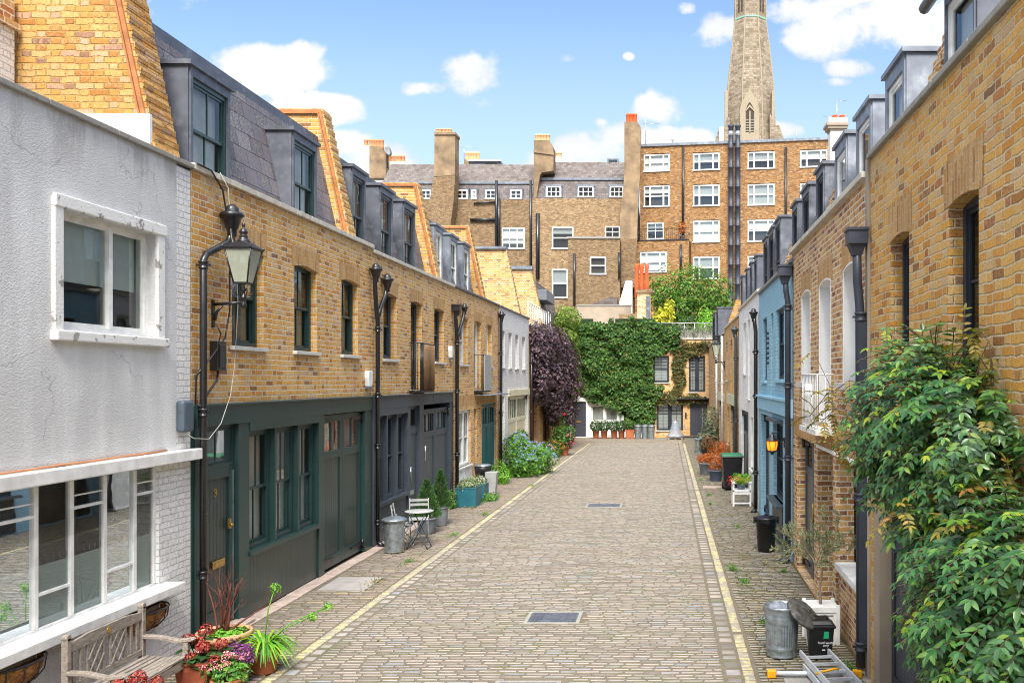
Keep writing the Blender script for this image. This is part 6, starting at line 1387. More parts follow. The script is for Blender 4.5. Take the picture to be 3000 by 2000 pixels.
# hay rack baskets
for i, (y, z, lab) in enumerate(((9.95, .66, 'coir lined wall basket next to the far end of the bench'), (7.95, .70, 'coir lined wall basket near the lower corner before the bench'))):
    t = thing('wall_basket', lab, 'wall basket', (-5.86, y, z), 'coir lined wall baskets'); mb = MB(); k = 12; V = []; h = .34
    for j in range(5):
        zz = z + .09 - j * .052; rr = (.20, .195, .17, .12, .05)[j]; ww = (h, h * .98, h * .93, h * .84, h * .7)[j]
        for q in range(k + 1): a = PI * q / k; lump = 1 + .07 * math.sin(q * 4.1 + j); V.append((-5.855 + rr * lump * math.sin(a), y - ww * math.cos(a), zz + .008 * math.sin(q * 3)))
    mb.add(V, [(j * (k + 1) + q, j * (k + 1) + q + 1, (j + 1) * (k + 1) + q + 1, (j + 1) * (k + 1) + q) for j in range(4) for q in range(k)], 0, True)
    mb.add([(-5.855 + .19 * math.sin(PI * q / k), y - h * .97 * math.cos(PI * q / k), z + .04) for q in range(k + 1)], [list(range(k + 1))], 0)
    mb.build('liner', 'coir', t, recalc=False); mb = MB(); rim = [(-5.85 + .212 * math.sin(PI * q / k), y - (h + .012) * math.cos(PI * q / k), z + .10) for q in range(k + 1)]; mb.tube(rim + [rim[0]], .011, 6)
    for q in range(1, k, 2):
        a = PI * q / k; mb.tube([(-5.85 + r * math.sin(a), y - w * math.cos(a), z + zz) for r, w, zz in ((.212, h + .01, .1), (.19, h, -.02), (.12, h * .8, -.10), (.02, h * .6, -.14))], .006, 5)
    mb.build('iron_frame', 'black_iron', t)

# ------------------------------------------------------------------ pots by the green door
c = Vector((-5.1, 10.25, .02)); t = thing('potted_shrub', 'wide terracotta pot holding bare reddish branches in front of the green door', 'potted plant', c)
pot(t, c, .29, .19, .42, 'terracotta_pale', rim=.05); mb = MB()
def branch(mb, p, d, L, r, lv):
    q = p; pts = [p]; rs = [r]
    for i in range(4): d = (d + rv() * .16 + Vector((0, 0, .05))).normalized(); q = q + d * L / 4; pts.append(q); rs.append(r * (1 - .16 * (i + 1)))
    mb.tube(pts, rs, 6)
    if lv:
        for k in range(R.choice((2, 3))):
            i = R.choice((1, 2, 3, 4)); branch(mb, pts[i], (d + rv() * .75 + Vector((0, 0, .15))).normalized(), L * R.uniform(.4, .65), rs[i] * .6, lv - 1)
for d in ((-.15, .0, 1), (.05, .02, 1), (.35, .2, .9), (-.3, .1, .95), (.15, -.1, 1), (.6, .25, .7), (.02, .1, 1)): branch(mb, c + Vector((R.uniform(-.06, .06), R.uniform(-.05, .05), .38)), Vector(d).normalized(), R.uniform(.42, .62), .016, 3)
mb.build('branches', 'stem_red', t); mb = MB(); blob(mb, c + Vector((.06, -.03, .41)), (.2, .2, .035), 240, .045, aspect=.9); mb.build('foliage', 'leaf_lime', t, recalc=False)
def mophead(mb, c, r, n=90, m=0):
    for _ in range(n):
        d = rv(); 
        if d.z < -.4: continue
        p = Vector(c) + d * r * R.uniform(.85, 1.05); tt = rv(); leafq(mb, p, tt - d * tt.dot(d), (d + rv() * .3).normalized(), r * .42, r * .38, m)
def hydrangea(lab, c, r, h, heads, square=True):
    t = thing('hydrangea', lab, 'potted plant', c, 'red hydrangeas in pots'); pot(t, c, r, r * .78, h, 'terracotta_dark', square=square); mb = MB(); f_ = MB()
    for (x, y, z, rr) in heads:
        q = Vector(c) + Vector((x, y, h + z)); f_ = MB(); mophead(f_, q, rr, 130); f_.build('flower_head', 'flower_red', t, recalc=False); mb.tube([Vector(c) + Vector((x * .2, y * .2, h - .02)), q], .006, 5)
        for k in range(9): a = R.uniform(0, 2 * PI); d = Vector((math.cos(a), math.sin(a), R.uniform(-.2, .3))); leafq6(mb, q + Vector((0, 0, -rr * R.uniform(.6, 1.5))) + d * .02, d, Vector((0, 0, 1)) + rv() * .3, .13, .085)
    mb.build('foliage', 'leaf_dark', t, recalc=False); return t
hydrangea('square dark terracotta pot of red mophead hydrangeas beyond the bench', Vector((-4.95, 9.42, .02)), .175, .36, [(-.10, -.02, .2, .072), (.02, .1, .26, .08), (.08, -.08, .13, .08), (.22, .02, .14, .07), (-.03, -.12, .05, .055), (.20, -.08, .0, .068), (-.02, .05, .16, .06)])
hydrangea('scarlet hydrangea heads showing just above the bottom of the picture, before the bench', Vector((-4.93, 8.15, .02)), .17, .30, [(-.08, 0, .22, .075), (.06, .05, .25, .08), (.16, -.06, .2, .075), (-.0, -.12, .17, .07), (.22, .08, .21, .06)])
c = Vector((-4.58, 10.1, .02)); t = thing('agapanthus', 'terracotta pot of green strap leaves with three tall seed heads', 'potted plant', c); pot(t, c, .19, .13, .29, 'terracotta'); mb = MB()
for i in range(90):
    a = R.uniform(0, 2 * PI); L = R.uniform(.3, .52); d = Vector((math.cos(a), math.sin(a), 0)); up = R.uniform(.5, 1.5); p0 = c + d * .04 + Vector((0, 0, .27)); pts = []
    for k in range(6): f = k / 5; pts.append(p0 + d * (L * f * (.55 + .35 * f)) + Vector((0, 0, L * (up * f - (up * .75 + .45) * f * f))))
    s = d.cross(Vector((0, 0, 1))) * .5; ws = (.018, .026, .028, .025, .017, .002); b = len(mb.v)
    for k in range(6): mb.v += [tuple(pts[k] + s * ws[k]), tuple(pts[k] - s * ws[k])]
    for k in range(5): mb.f.append([b + 2 * k, b + 2 * k + 1, b + 2 * k + 3, b + 2 * k + 2]); mb.m.append(0); mb.s.append(True)
mb.build('leaves', 'leaf_strap', t, recalc=False); mb = MB(); st = MB()
for e in ((.08, .1, .92), (.55, .45, .62), (.45, .25, .56)):
    q = c + Vector(e); st.tube([c + Vector((0, 0, .27)), c + Vector((e[0] * .4, e[1] * .4, .27 + (e[2] - .27) * .65)), q], .007, 6); mb = MB(); blob(mb, q, .055, 60, .035, surf=.9); mb.build('seed_head', 'leaf_lime', t, recalc=False)
st.build('stem', 'leaf_strap', t)
c = Vector((-4.72, 9.72, .02)); t = thing('heather', 'small pot of dark purple heather between the hydrangeas and the agapanthus', 'potted plant', c); pot(t, c, .14, .1, .16, 'terracotta_dark'); mb = MB(); blob(mb, c + Vector((0, 0, .30)), (.24, .22, .16), 900, .05, aspect=.45); mb.build('foliage', 'leaf_heather', t, recalc=False)
c = Vector((-4.62, 9.36, .02)); t = thing('potted_rose', 'pot of small pink and cream roses below the purple heather', 'potted plant', c); pot(t, c, .16, .12, .18, 'terracotta'); mb = MB(); blob(mb, c + Vector((0, 0, .25)), (.21, .2, .12), 520, .055, aspect=.6); mb.build('foliage', 'leaf_bush', t, recalc=False); f_ = MB()
for k in range(30): a = R.uniform(0, 2 * PI); r = R.uniform(.02, .25); mophead(f_, c + Vector((math.cos(a) * r, math.sin(a) * r, .43 - r * .45 + R.uniform(-.03, .03))), R.uniform(.024, .036), 30)
f_.build('flowers', 'flower_pink', t, recalc=False)
c = Vector((-5.12, 9.05, .02)); t = thing('flower_pot', 'small empty terracotta pot on the setts beneath the bench', 'flower pot', c); pot(t, c, .085, .06, .16, 'terracotta')

# ------------------------------------------------------------------ bin, cafe table, chairs
steel_bin('galvanised dustbin with ridged lid next to the drainpipe of the green frontage', (-5.28, 17.15, .025), .205, .62, group='galvanised dustbins with lids')
c = (-4.93, 17.6, .025); t = thing('cafe_table', 'round pale grey metal folding table', 'table', c); mb = MB(); mb.lathe((c[0], c[1], c[2] + .70), [(.01, 0), (.27, 0), (.275, .006), (.275, .014), (.27, .02), (.01, .02)], 32); mb.build('table_top', 'grey_planter', t)
for sx in (-1, 1):
    mb = MB(); 
    for sy in (-.16, .16): mb.tube([(c[0] + sx * .2, c[1] + sy, c[2]), (c[0] - sx * .17, c[1] + sy, c[2] + .70)], .010, 6)
    mb.tube([(c[0] + sx * .2, c[1] - .16, c[2] + .01), (c[0] + sx * .2, c[1] + .16, c[2] + .01)], .010, 6); mb.build('leg', 'grey_plastic', t)
def bistro(lab, loc, rz):
    t = thing('folding_chair', lab, 'chair', (0, 0, 0), 'grey folding metal chairs'); mb = MB()
    for i in range(6): mb.box(W, -.19, .19, -.17 + i * .06, -.125 + i * .06, .44, .452)
    mb.build('seat', 'grey_planter', t); mb = MB()
    for z in (.68, .77): mb.ext([(-.19, .195 + (z - .44) * .12, z), (0, .215 + (z - .44) * .12, z), (.19, .195 + (z - .44) * .12, z), (.19, .205 + (z - .44) * .12, z), (0, .225 + (z - .44) * .12, z), (-.19, .205 + (z - .44) * .12, z)], (0, 0, .05))
    mb.build('backrest', 'grey_planter', t)
    for sx in (-1, 1):
        mb = MB(); mb.tube([(sx * .185, -.2, 0), (sx * .185, .18, .44), (sx * .185, .245, .84)], .009, 6); mb.tube([(sx * .165, .22, 0), (sx * .165, -.16, .44)], .009, 6); mb.build('leg', 'grey_planter', t)
    mb = MB(); mb.tube([(-.185, -.17, .04), (.185, -.17, .04)], .008, 5); mb.tube([(-.165, .19, .04), (.165, .19, .04)], .008, 5); mb.build('stretcher', 'grey_planter', t)
    t.location = loc; t.rotation_euler = (0, 0, rz); return t
ch = bistro('grey metal folding chair facing away beyond the small round table', (-5.15, 18.35, .025), .25)
dup(ch, (-5.25, 17.72, .025), 1.75, 'grey metal folding chair pushed in between the dustbin and the small round table')
def conifer(lab, c, r, h, hp, n):
    t = thing('potted_conifer', lab, 'potted tree', c, 'small conical conifers in grey pots'); pot(t, c, r, r * .86, hp, 'grey_pot'); mb = MB()
    for _ in range(n):
        f = R.random() ** 1.5; a = R.uniform(0, 2 * PI); rr = (r * 1.35) * (1 - f) ** .8 * R.uniform(.5, 1.1) + .01; p = Vector(c) + Vector((math.cos(a) * rr, math.sin(a) * rr, hp + f * h)); d = Vector((math.cos(a) * .6, math.sin(a) * .6, 1)); leafq(mb, p, d + rv() * .4, rv(), .07, .022)
    mb.build('foliage', 'leaf_conifer', t, recalc=False); m_ = MB(); m_.tube([Vector(c) + Vector((0, 0, hp - .02)), Vector(c) + Vector((0, 0, hp + h * .8))], .012, 5); m_.build('trunk', 'bark', t)
conifer('small cone shaped conifer in a wide low grey pot next to the round table', Vector((-5.24, 19.3, .025)), .21, .78, .33, 1900); conifer('small cone shaped conifer in a grey pot standing against the grey garage doors', Vector((-5.2, 20.3, .025)), .165, .80, .42, 1900)

# teal planters
for (y, w, d, h, n, lab) in ((23.55, .54, .75, .48, 900, 'larger teal metal planter box filled with variegated shrubs'), (24.75, .45, .6, .42, 500, 'smaller teal metal planter box behind the larger one')):
    c = Vector((-5.30, y, .02)); t = thing('planter_box', lab, 'planter', c, 'teal planter boxes'); mb = MB(); mb.tbox(c, w, d, w, d, h); mb.tbox(c + Vector((0, 0, h)), w + .02, d + .02, w + .02, d + .02, .012); mb.build('box', 'teal_paint', t, bevel=.006); mb = MB(); blob(mb, c + Vector((0, 0, h + .08)), (w * .5, d * .52, .16), n, .06); mb.build('foliage', 'leaf_variegated', t, recalc=False)
c = Vector((-5.12, 25.7, .02)); t = thing('tall_planter', 'tall tapering pale grey planter in front of the teal doors', 'planter', c); mb = MB(); mb.tbox(c, .22, .22, .34, .34, .66); mb.build('box', 'grey_planter', t, bevel=.01)
c = Vector((-5.42, 25.9, .02)); t = thing('pedal_bin', 'lidded bin with a black liner bag hanging over its rim', 'bin', c); mb = MB(); mb.lathe(c, [(.14, 0), (.17, .02), (.17, .62)], 20); mb.build('body', 'white_plastic', t); mb = MB(); mb.lathe(c, [(.15, .5), (.20, .52), (.225, .68), (.235, .80), (.2, .81)], 22, rf=lambda th, z: 1 + .06 * math.sin(th * 7 + z * 20)); mb.build('liner_bag', 'black_plastic', t); mb = MB(); mb.lathe(c, [(.24, .81), (.245, .83), (.2, .86), (.01, .87)], 22); mb.build('lid', 'galvanised', t)
def bush(name, lab, c, blobs, leafm, size, cat='shrub', flowers=None, fl_n=60, fsz=.05, asp=.6):
    t = thing(name, lab, cat, c); mb = MB(); f_ = MB(); C_ = Vector(c)
    for (dx, dy, dz, rx, ry, rz, n) in blobs:
        blob(mb, C_ + Vector((dx, dy, dz)), (rx, ry, rz), n, size, aspect=asp, flat=.03)
        if flowers:
            for k in range(int(fl_n * n / 1000)): d = rv(); d.z = abs(d.z); d.x = abs(d.x) * R.choice((1, 1, -1)); d.y = -abs(d.y); p = C_ + Vector((dx + d.x * rx * 1.05, dy + d.y * ry * 1.05, dz + d.z * rz)); mophead(f_, p, fsz, 22)
    mb.build('foliage', leafm, t, recalc=False); m_ = MB(); stems(m_, C_, 14, min(blobs[0][3], blobs[0][4]) * .9, blobs[0][2] + blobs[0][5] * .7, .014); m_.build('stem', 'bark', t)
    if flowers: f_.build('flowers', flowers, t, recalc=False)
    return t
bush('plumbago', 'large green bush dotted with pale blue flowers spilling from the white house', (-4.95, 31.4, 0), [(-.35, -.2, .75, .55, .9, .75, 1700), (.25, .3, .55, .65, .9, .6, 1900), (-.5, .8, .95, .4, .6, .5, 700), (0, -.9, .4, .6, .5, .4, 800)], 'leaf_bush', .11, flowers='flower_blue', fl_n=26, fsz=.055)
bush('shrub', 'low yellow green shrub at the foot of the last drainpipe of the brick houses', (-5.5, 28.9, 0), [(0, 0, .3, .3, .5, .4, 700), (.15, -.3, .2, .3, .4, .25, 400)], 'leaf_lime', .07); bush('shrub', 'low weedy plant beside the larger teal planter box', (-5.0, 24.6, 0), [(0, 0, .08, .3, .4, .14, 420)], 'leaf_bush', .07)
bush('shrub', 'scruffy weed at the foot of the pipe beside the grey garage', (-5.62, 23.0, 0), [(0, 0, .2, .14, .2, .25, 260)], 'leaf_bush', .07)
c = Vector((-4.62, 39.2, .02)); t = thing('potted_flowers', 'terracotta pot with magenta flowers at the foot of the purple creeper', 'potted plant', c); pot(t, c, .2, .14, .38, 'terracotta'); mb = MB(); blob(mb, c + Vector((0, 0, .85)), (.5, .45, .5), 900, .11); mb.build('foliage', 'leaf_ivy', t, recalc=False); f_ = MB()
for k in range(26): f_2 = rv(); mophead(f_, c + Vector((.28 + f_2.x * .25, -.3 + f_2.y * .2, .72 + f_2.z * .28)), .06, 20)
f_.build('flowers', 'flower_magenta', t, recalc=False)
bush('marigold_plant', 'low leafy plants with orange flowers before the purple creeper', (-5.1, 38.6, 0), [(0, 0, .35, .5, .6, .4, 800), (.1, -.4, .25, .4, .4, .25, 300)], 'leaf_ivy', .1, flowers='flower_orange', fl_n=18, fsz=.06)
bush('rose_bush', 'thin climbing rose with one red bloom beside the purple creeper', (-5.15, 41.5, 0), [(0, 0, 1.2, .35, .5, .7, 500)], 'leaf_ivy', .1, flowers='flower_scarlet', fl_n=7, fsz=.1)

# ------------------------------------------------------------------ row at the end
def potball(lab, c, r, h, ball, mat='terracotta', grp='terracotta pots along the end wall', leafm='leaf_dark', square=False):
    t = thing('potted_topiary', lab, 'potted plant', c, grp); pot(t, c, r, r * .75, h, mat, square=square); mb = MB(); blob(mb, Vector(c) + Vector((0, 0, h + ball * .8)), (ball, ball, ball * .95), 750, .085, surf=.9, rough=.1); mb.build('foliage', leafm, t, recalc=False); return t
XE = lambda u: (u - UC) / FPX * 50.4
tb = None
for i, (u, lab) in enumerate(((1368, 'terracotta pot with clipped ball, first in the row beside the black end door'), (1387, 'second terracotta pot with a clipped ball along from the black door'), (1410, 'third terracotta pot along from the black door, with a taller clipped ball'), (1427, 'fourth terracotta pot along from the black door, beside the large square pot'))):
    if tb is None: tb = potball(lab, Vector((XE(u), 50.6, .02)), .19, .44, .34)
    else: dup(tb, Vector((XE(u), 50.6, .02)), R.uniform(0, 3), lab)
potball('large square terracotta pot with trailing ivy, next to the row of dustbins', Vector((XE(1447), 50.5, .02)), .27, .52, .3, leafm='leaf_ivy', square=True)
for i, (u, lab) in enumerate(((1465, 'galvanised dustbin under the ivy, first of three, touching the large square pot'), (1481, 'galvanised dustbin under the ivy, middle of the three'), (1496, 'galvanised dustbin under the ivy, last of three and closest to the shuttered window'))): steel_bin(lab, (XE(u), 50.4 + .12 * (i % 2), .02), .20, .72, group='galvanised dustbins with lids')
c = Vector((XE(1551), 50.2, .02)); t = thing('wrapped_stack', 'cone shaped pile wrapped in clear polythene on a pallet before the shuttered window', 'wrapped pile', c); mb = MB(); mb.lathe(c, [(.5, .12), (.46, .18), (.34, .4), (.22, .75), (.14, .98), (.02, 1.05)], 22, rf=lambda th, z: 1 + .12 * math.sin(th * 5 + z * 6) * (1.1 - z)); mb.build('cover', 'polythene', t); mb = MB()
for k in range(5): mb.box(W, c.x - .4, c.x + .4, c.y - .4 + k * .18, c.y - .32 + k * .18, .09, .12)
for k in range(3): mb.box(W, c.x - .4 + k * .36, c.x - .32 + k * .36, c.y - .4, c.y + .4, .02, .09)
mb.build('pallet', 'weathered_teak', t); mb = MB(); mb.lathe(c + Vector((0, 0, .9)), [(.1, 0), (.09, .05), (.03, .1)], 10); mb.build('top_bag', 'flower_pink', t)
# right hand pavement, far to near
steel_bin('galvanised dustbin standing beside the small black caddy and the silvery shrub', (1.30, 40.9, .02), .2, .62, group='galvanised dustbins with lids')
def caddy(lab, c, w, d, h, txt=False):
    t = thing('food_caddy', lab, 'food waste bin', c, 'black food waste bins'); mb = MB(); mb.tbox(c, w * .78, d * .78, w, d, h); mb.build('body', 'black_plastic', t, bevel=.02); mb = MB(); mb.tbox(c + Vector((0, 0, h)), w + .03, d + .03, w + .03, d + .03, .035, z0=-.02); mb.tbox(c + Vector((0, 0, h + .015)), w * .98, d * .98, w * .72, d * .7, .05); mb.build('lid', 'black_plastic', t, bevel=.012)
    mb = MB(); mb.tube([c + Vector((-w * .28, 0, h + .06)), c + Vector((-w * .24, 0, h + .095)), c + Vector((w * .24, 0, h + .095)), c + Vector((w * .28, 0, h + .06))], .011, 6); mb.build('handle', 'black_plastic', t)
    tl = d * .11 / h; yy = lambda z: c.y - d * .39 - (z - c.z) * tl - .004
    mb = MB(); z0, z1 = c.z + h * .66, c.z + h * .86; x0, x1 = c.x + w * .06, c.x + w * .27
    mb.ext([(x0, yy(z0), z0), (x1, yy(z0), z0), (x1, yy(z1), z1), (x0 + .01, yy(z1), z1)], (0, .003, 0)); mb.build('emblem', 'green_sticker', t)
    if txt:
        up = Vector((0, -tl, 1)).normalized(); nn = Vector((0, -1, -tl)).normalized()
        for (s, f, z) in (('food waste', .042, .50), ('only', .042, .42)): text_mesh(s, f, (1, 0, 0), up, nn, (c.x + w * .16, yy(c.z + h * z), c.z + h * z), 'white_plastic', 'lettering', t, .001)
        for dx in (.02, .26): mb = MB(); z = c.z + h * .30; mb.box(W, c.x + w * dx, c.x + w * dx + .035, yy(z) - .001, yy(z) + .004, z, z + .012); mb.build('small_print', 'white_plastic', t)
    return t
caddy('small distant black caddy with a green emblem beside the galvanised dustbin', Vector((1.52, 40.0, .02)), .28, .28, .5)
bush('shrub', 'tall silvery grey leaved shrub near the end door', (1.85, 41.0, 0), [(0, 0, 1.3, .45, .6, .8, 500), (-.1, -.2, .6, .5, .6, .5, 500)], 'leaf_lavender', .14); bush('shrub', 'round rusty brown shrub in front of the silvery one', (1.62, 38.6, 0), [(0, 0, .62, .3, .3, .33, 600), (.25, .1, .25, .25, .3, .25, 200)], 'leaf_brown', .08)
for (c, rt, h, pm, fs, lab) in (((1.22, 31.2, .02), .24, .42, 'grey_pot', ((0, 0, .55, .3, .3, .2),), 'grey pot of orange foliage, farthest forward towards the yellow line'), ((1.48, 29.3, .02), .24, .36, 'blue_pot', ((0, 0, .62, .25, .24, .45),), 'blue glazed pot with tall column of orange foliage'), ((1.78, 30.4, .02), .22, .45, 'grey_pot', ((0, 0, .6, .26, .26, .25),), 'grey pot of orange foliage tucked between the blue pot and the wheeled bin'), ((1.9, 33.2, .02), .3, .5, 'white_plastic', ((0, 0, .75, .5, .4, .3),), 'low white trough of orange foliage behind the wheeled bin')):
    t = thing('potted_conifer', lab, 'potted plant', c, 'pots of orange foliage'); c = Vector(c); pot(t, c, rt, rt * .75, h, pm); mb = MB()
    for (dx, dy, dz, rx, ry, rz) in fs: blob(mb, c + Vector((dx, dy, dz)), (rx, ry, rz), 900, .07, aspect=.4, rough=.12)
    mb.build('foliage', 'leaf_orange', t, recalc=False)
c = Vector((1.85, 27.0, .02)); t = thing('wheeled_bin', 'large black wheeled bin with a green lid', 'wheeled bin', c); mb = MB(); mb.tbox(c, .48, .58, .60, .74, .92, z0=.05); mb.tbox(c + Vector((0, 0, .97)), .65, .79, .65, .79, .05); mb.build('body', 'black_plastic', t, bevel=.02); mb = MB(); mb.tbox(c + Vector((0, 0, 1.02)), .66, .8, .58, .7, .06); mb.build('lid', 'green_plastic', t, bevel=.02)
for sx in (-1, 1): mb = MB(); mb.tube([(c.x + sx * .22, c.y + .3, .12), (c.x + sx * .28, c.y + .3, .12)], .1, 16); mb.build('wheel', 'black_plastic', t)
mb = MB(); mb.tube([(c.x - .28, c.y + .42, .95), (c.x + .28, c.y + .42, .95)], .018, 8); mb.build('handle', 'black_plastic', t)
c = Vector((1.86, 23.6, .02)); t = thing('garden_chair', 'white painted wooden chair used as a plant stand', 'chair', c); mb = MB(); mb.box(W, 1.62, 2.10, 23.35, 23.85, .40, .44); mb.build('seat', 'white_paint', t)
for (x, y, h) in ((1.62, 23.35, .62), (2.06, 23.35, .62), (1.62, 23.81, .62), (2.06, 23.81, .72)): mb = MB(); mb.box(W, x, x + .045, y, y + .045, .02, h); mb.build('leg', 'white_paint', t)
mb = MB(); mb.box(W, 1.60, 1.68, 23.32, 23.88, .621, .645); mb.box(W, 2.04, 2.12, 23.32, 23.88, .621, .645); mb.build('armrest', 'white_paint', t); mb = MB(); mb.box(W, 1.665, 2.06, 23.36, 23.385, .08, .12); mb.box(W, 1.665, 2.06, 23.36, 23.385, .33, .40); mb.box(W, 1.665, 2.06, 23.83, 23.85, .55, .72); mb.build('rail', 'white_paint', t)
c = Vector((1.86, 23.58, .44)); t = thing('potted_flowers', 'blue pot of red and orange flowers on the white chair', 'potted plant', c); pot(t, c, .11, .09, .16, 'blue_pot'); mb = MB(); blob(mb, c + Vector((.03, 0, .28)), (.26, .2, .14), 400, .07); mb.build('foliage', 'leaf_lime', t, recalc=False); f_ = MB()
for k in range(16): q = rv(); mophead(f_, c + Vector((-.05 + q.x * .24, -.12 - abs(q.y) * .1, .30 + q.z * .14)), .04, 20)
f_.build('flowers', 'flower_orange', t, recalc=False); f_ = MB()
for k in range(10): q = rv(); mophead(f_, c + Vector((-.26 + q.x * .10, -.16 + q.y * .08, .22 + q.z * .12)), .045, 22)
f_.build('blossom', 'flower_scarlet', t, recalc=False)
c = Vector((1.84, 17.25, .02)); t = thing('plastic_bin', 'black plastic dustbin with clipped lid before the sky blue house', 'dustbin', c); mb = MB(); mb.lathe(c, [(.155, 0), (.16, .01), (.195, .56), (.212, .565), (.212, .60), (.2, .605)], 28); mb.build('body', 'black_plastic', t); mb = MB(); mb.lathe(c, [(.215, .605), (.225, .61), (.225, .64), (.19, .665), (.05, .69), (.01, .69)], 28); mb.box(W, c.x - .035, c.x + .035, c.y - .03, c.y + .03, .70, .73); mb.build('lid', 'black_plastic', t); mb = MB()
for sx in (-1, 1): mb.box(W, c.x + sx * .225 - .02, c.x + sx * .225 + .02, c.y - .04, c.y + .04, .56, .68)
mb.box(W, c.x - .04, c.x + .04, c.y - .245, c.y - .215, .57, .64); mb.build('clip', 'black_plastic', t)
# big ribbed dustbin with lid half off
bx, by = 1.33, 10.72; tbin = steel_bin('big ribbed galvanised dustbin stuffed with plastic bags, its lid off', (bx, by, .02), .205, .60, ribbed=True, lid=False, group='galvanised dustbins')
mb = MB(); mb.xf = Matrix.Translation((bx + .25, by - .10, .545)) @ Matrix.Rotation(math.radians(36), 4, 'Y') @ Matrix.Rotation(math.radians(22), 4, 'X')
mb.lathe((0, 0, 0), [(.225, -.03), (.23, 0), (.215, .01), (.16, .03), (.06, .045), (.005, .046)], 48, rf=lambda th, z: 1 + .015 * math.sin(th * 5) + .012 * math.cos(th * 16)); mb.tube([(-.05, 0, .04), (-.04, 0, .075), (.04, 0, .075), (.05, 0, .04)], .007, 6); mb.build('lid', 'galv_dirty', tbin)['label'] = 'dented dirty lid leaning off the bin'
t = thing('rubbish_bag', 'crumpled clear and white plastic bags filling the ribbed dustbin', 'plastic bag', (bx, by, .5)); mb = MB(); V = []; k = 26; rows_ = 9
for j in range(rows_ + 1):
    a = PI * .5 * j / rows_
    for i in range(k): th = 2 * PI * i / k; rr = .185 * math.cos(a) * (1 + .12 * noise.noise(Vector((math.cos(th) * 3, math.sin(th) * 3, j * .8)))); V.append((bx + rr * math.cos(th) - .02, by + rr * math.sin(th), .52 + .12 * math.sin(a) + .05 * noise.noise(Vector((th * 2, j * 1.3, 5)))))
mb.add(V, [(j * k + i, j * k + (i + 1) % k, (j + 1) * k + (i + 1) % k, (j + 1) * k + i) for j in range(rows_) for i in range(k)], 0, True); mb.build('bag', 'polythene', t)
caddy('black food waste caddy with green emblem and white lettering beside the ribbed dustbin', Vector((1.77, 10.62, .02)), .30, .28, .40, True)
# olive tree
c = Vector((1.90, 11.35, .012)); t = thing('olive_tree', 'slender olive tree in a square white panelled planter', 'potted tree', c); mb = MB(); w = .37; h = .46; mb.tbox(c, w, w, w, w, h)
for e in (-1, 1):
    mb.box(W, c.x - w / 2 - .012, c.x + w / 2 + .012, c.y + e * w / 2 - .012, c.y + e * w / 2 + .012, h - .05, h + .02); mb.box(W, c.x + e * w / 2 - .012, c.x + e * w / 2 + .012, c.y - w / 2 + .012, c.y + w / 2 - .012, h - .05, h + .02)
    for z in (.07, .37): mb.box(W, c.x - .13, c.x + .13, c.y - w / 2 - .01, c.y - w / 2, z, z + .012)
    mb.box(W, c.x + e * .13 - .006, c.x + e * .13 + .006, c.y - w / 2 - .01, c.y - w / 2, .082, .37)
for (sx, sy) in ((-1, -1), (1, -1), (1, 1), (-1, 1)): mb.tbox((c.x + sx * w / 2, c.y + sy * w / 2, 0.012), .045, .045, .045, .045, h + .03)
mb.build('planter', 'white_paint', t, bevel=.003); mb = MB(); mb.box(W, c.x - .17, c.x + .17, c.y - .17, c.y + .17, h + .0, h + .006); mb.build('soil', 'soil', t)
mb = MB(); lf = MB(); tops = []; P0 = c + Vector((0, 0, h)); mb.tube([P0, P0 + Vector((-.01, 0, .2)), P0 + Vector((.015, 0, .4)), P0 + Vector((.0, .01, .5))], [.02, .017, .015, .014], 8)
def olive(p, d, L, r, lv):
    q = p; pts = [p]
    for i in range(4): d = (d + rv() * .22).normalized(); q = q + d * L / 4; pts.append(q)
    mb.tube(pts, [r, r * .85, r * .7, r * .5, r * .3], 5)
    if lv:
        for k in range(4): i = R.choice((1, 2, 3, 4)); olive(pts[i], (d + rv() * .8 + Vector((0, 0, .1))).normalized(), L * .62, r * .55, lv - 1)
    else:
        for k in range(34): i = R.randrange(4); a = pts[i].lerp(pts[i + 1], R.random()); dd = (d + rv() * .9).normalized(); leafq(lf, a, dd, rv(), R.uniform(.035, .06), .011)
for k in range(7): a = k * .9 + R.random(); olive(P0 + Vector((0, .01, .42 + R.random() * .1)), Vector((math.cos(a) * .85, math.sin(a) * .6, .7)).normalized(), .45, .009, 2)
mb.build('trunk', 'bark_pale', t); lf.build('crown', 'leaf_olive', t, recalc=False)
# ladder
t = thing('ladder', 'aluminium extension ladder lying on the ground with a yellow ended stabiliser bar', 'ladder', (1.75, 9.2, 0)); d = Vector((.12, -1, 0)).normalized(); s = Vector((1, .12, 0)).normalized(); o_ = Vector((1.66, 10.35, .0)); mb = MB()
for (off, z0, z1, L, sh) in ((.155, .13, .20, 3.6, 0), (.185, .05, .12, 3.6, -.25)):
    for e in (-1, 1): a = o_ + s * e * off - d * sh; mb.ext([a + Vector((0, 0, z0)), a + s * e * .022 + Vector((0, 0, z0)), a + s * e * .022 + Vector((0, 0, z1)), a + Vector((0, 0, z1))], d * L)
mb.build('rail', 'aluminium', t); mb = MB()
for k in range(14):
    for (off, z, sh) in ((.15, .165, .18), (.18, .085, .46)): a = o_ + d * (sh + k * .25) + Vector((0, 0, z)); mb.ext([a - s * off - d * .014 + Vector((0, 0, -.013)), a - s * off + d * .014 + Vector((0, 0, -.013)), a - s * off + d * .014 + Vector((0, 0, .013)), a - s * off - d * .014 + Vector((0, 0, .013))], s * off * 2)
mb.build('rung', 'aluminium', t); mb = MB(); mb.tube([(1.10, 9.93, .06), (2.08, 9.93, .06)], .026, 10); mb.build('stabiliser_bar', 'aluminium', t)
for x in (1.07, 2.02): mb = MB(); mb.box(W, x, x + .10, 9.895, 9.965, .012, .10); mb.build('end_cap', 'yellow_plastic', t, bevel=.012)
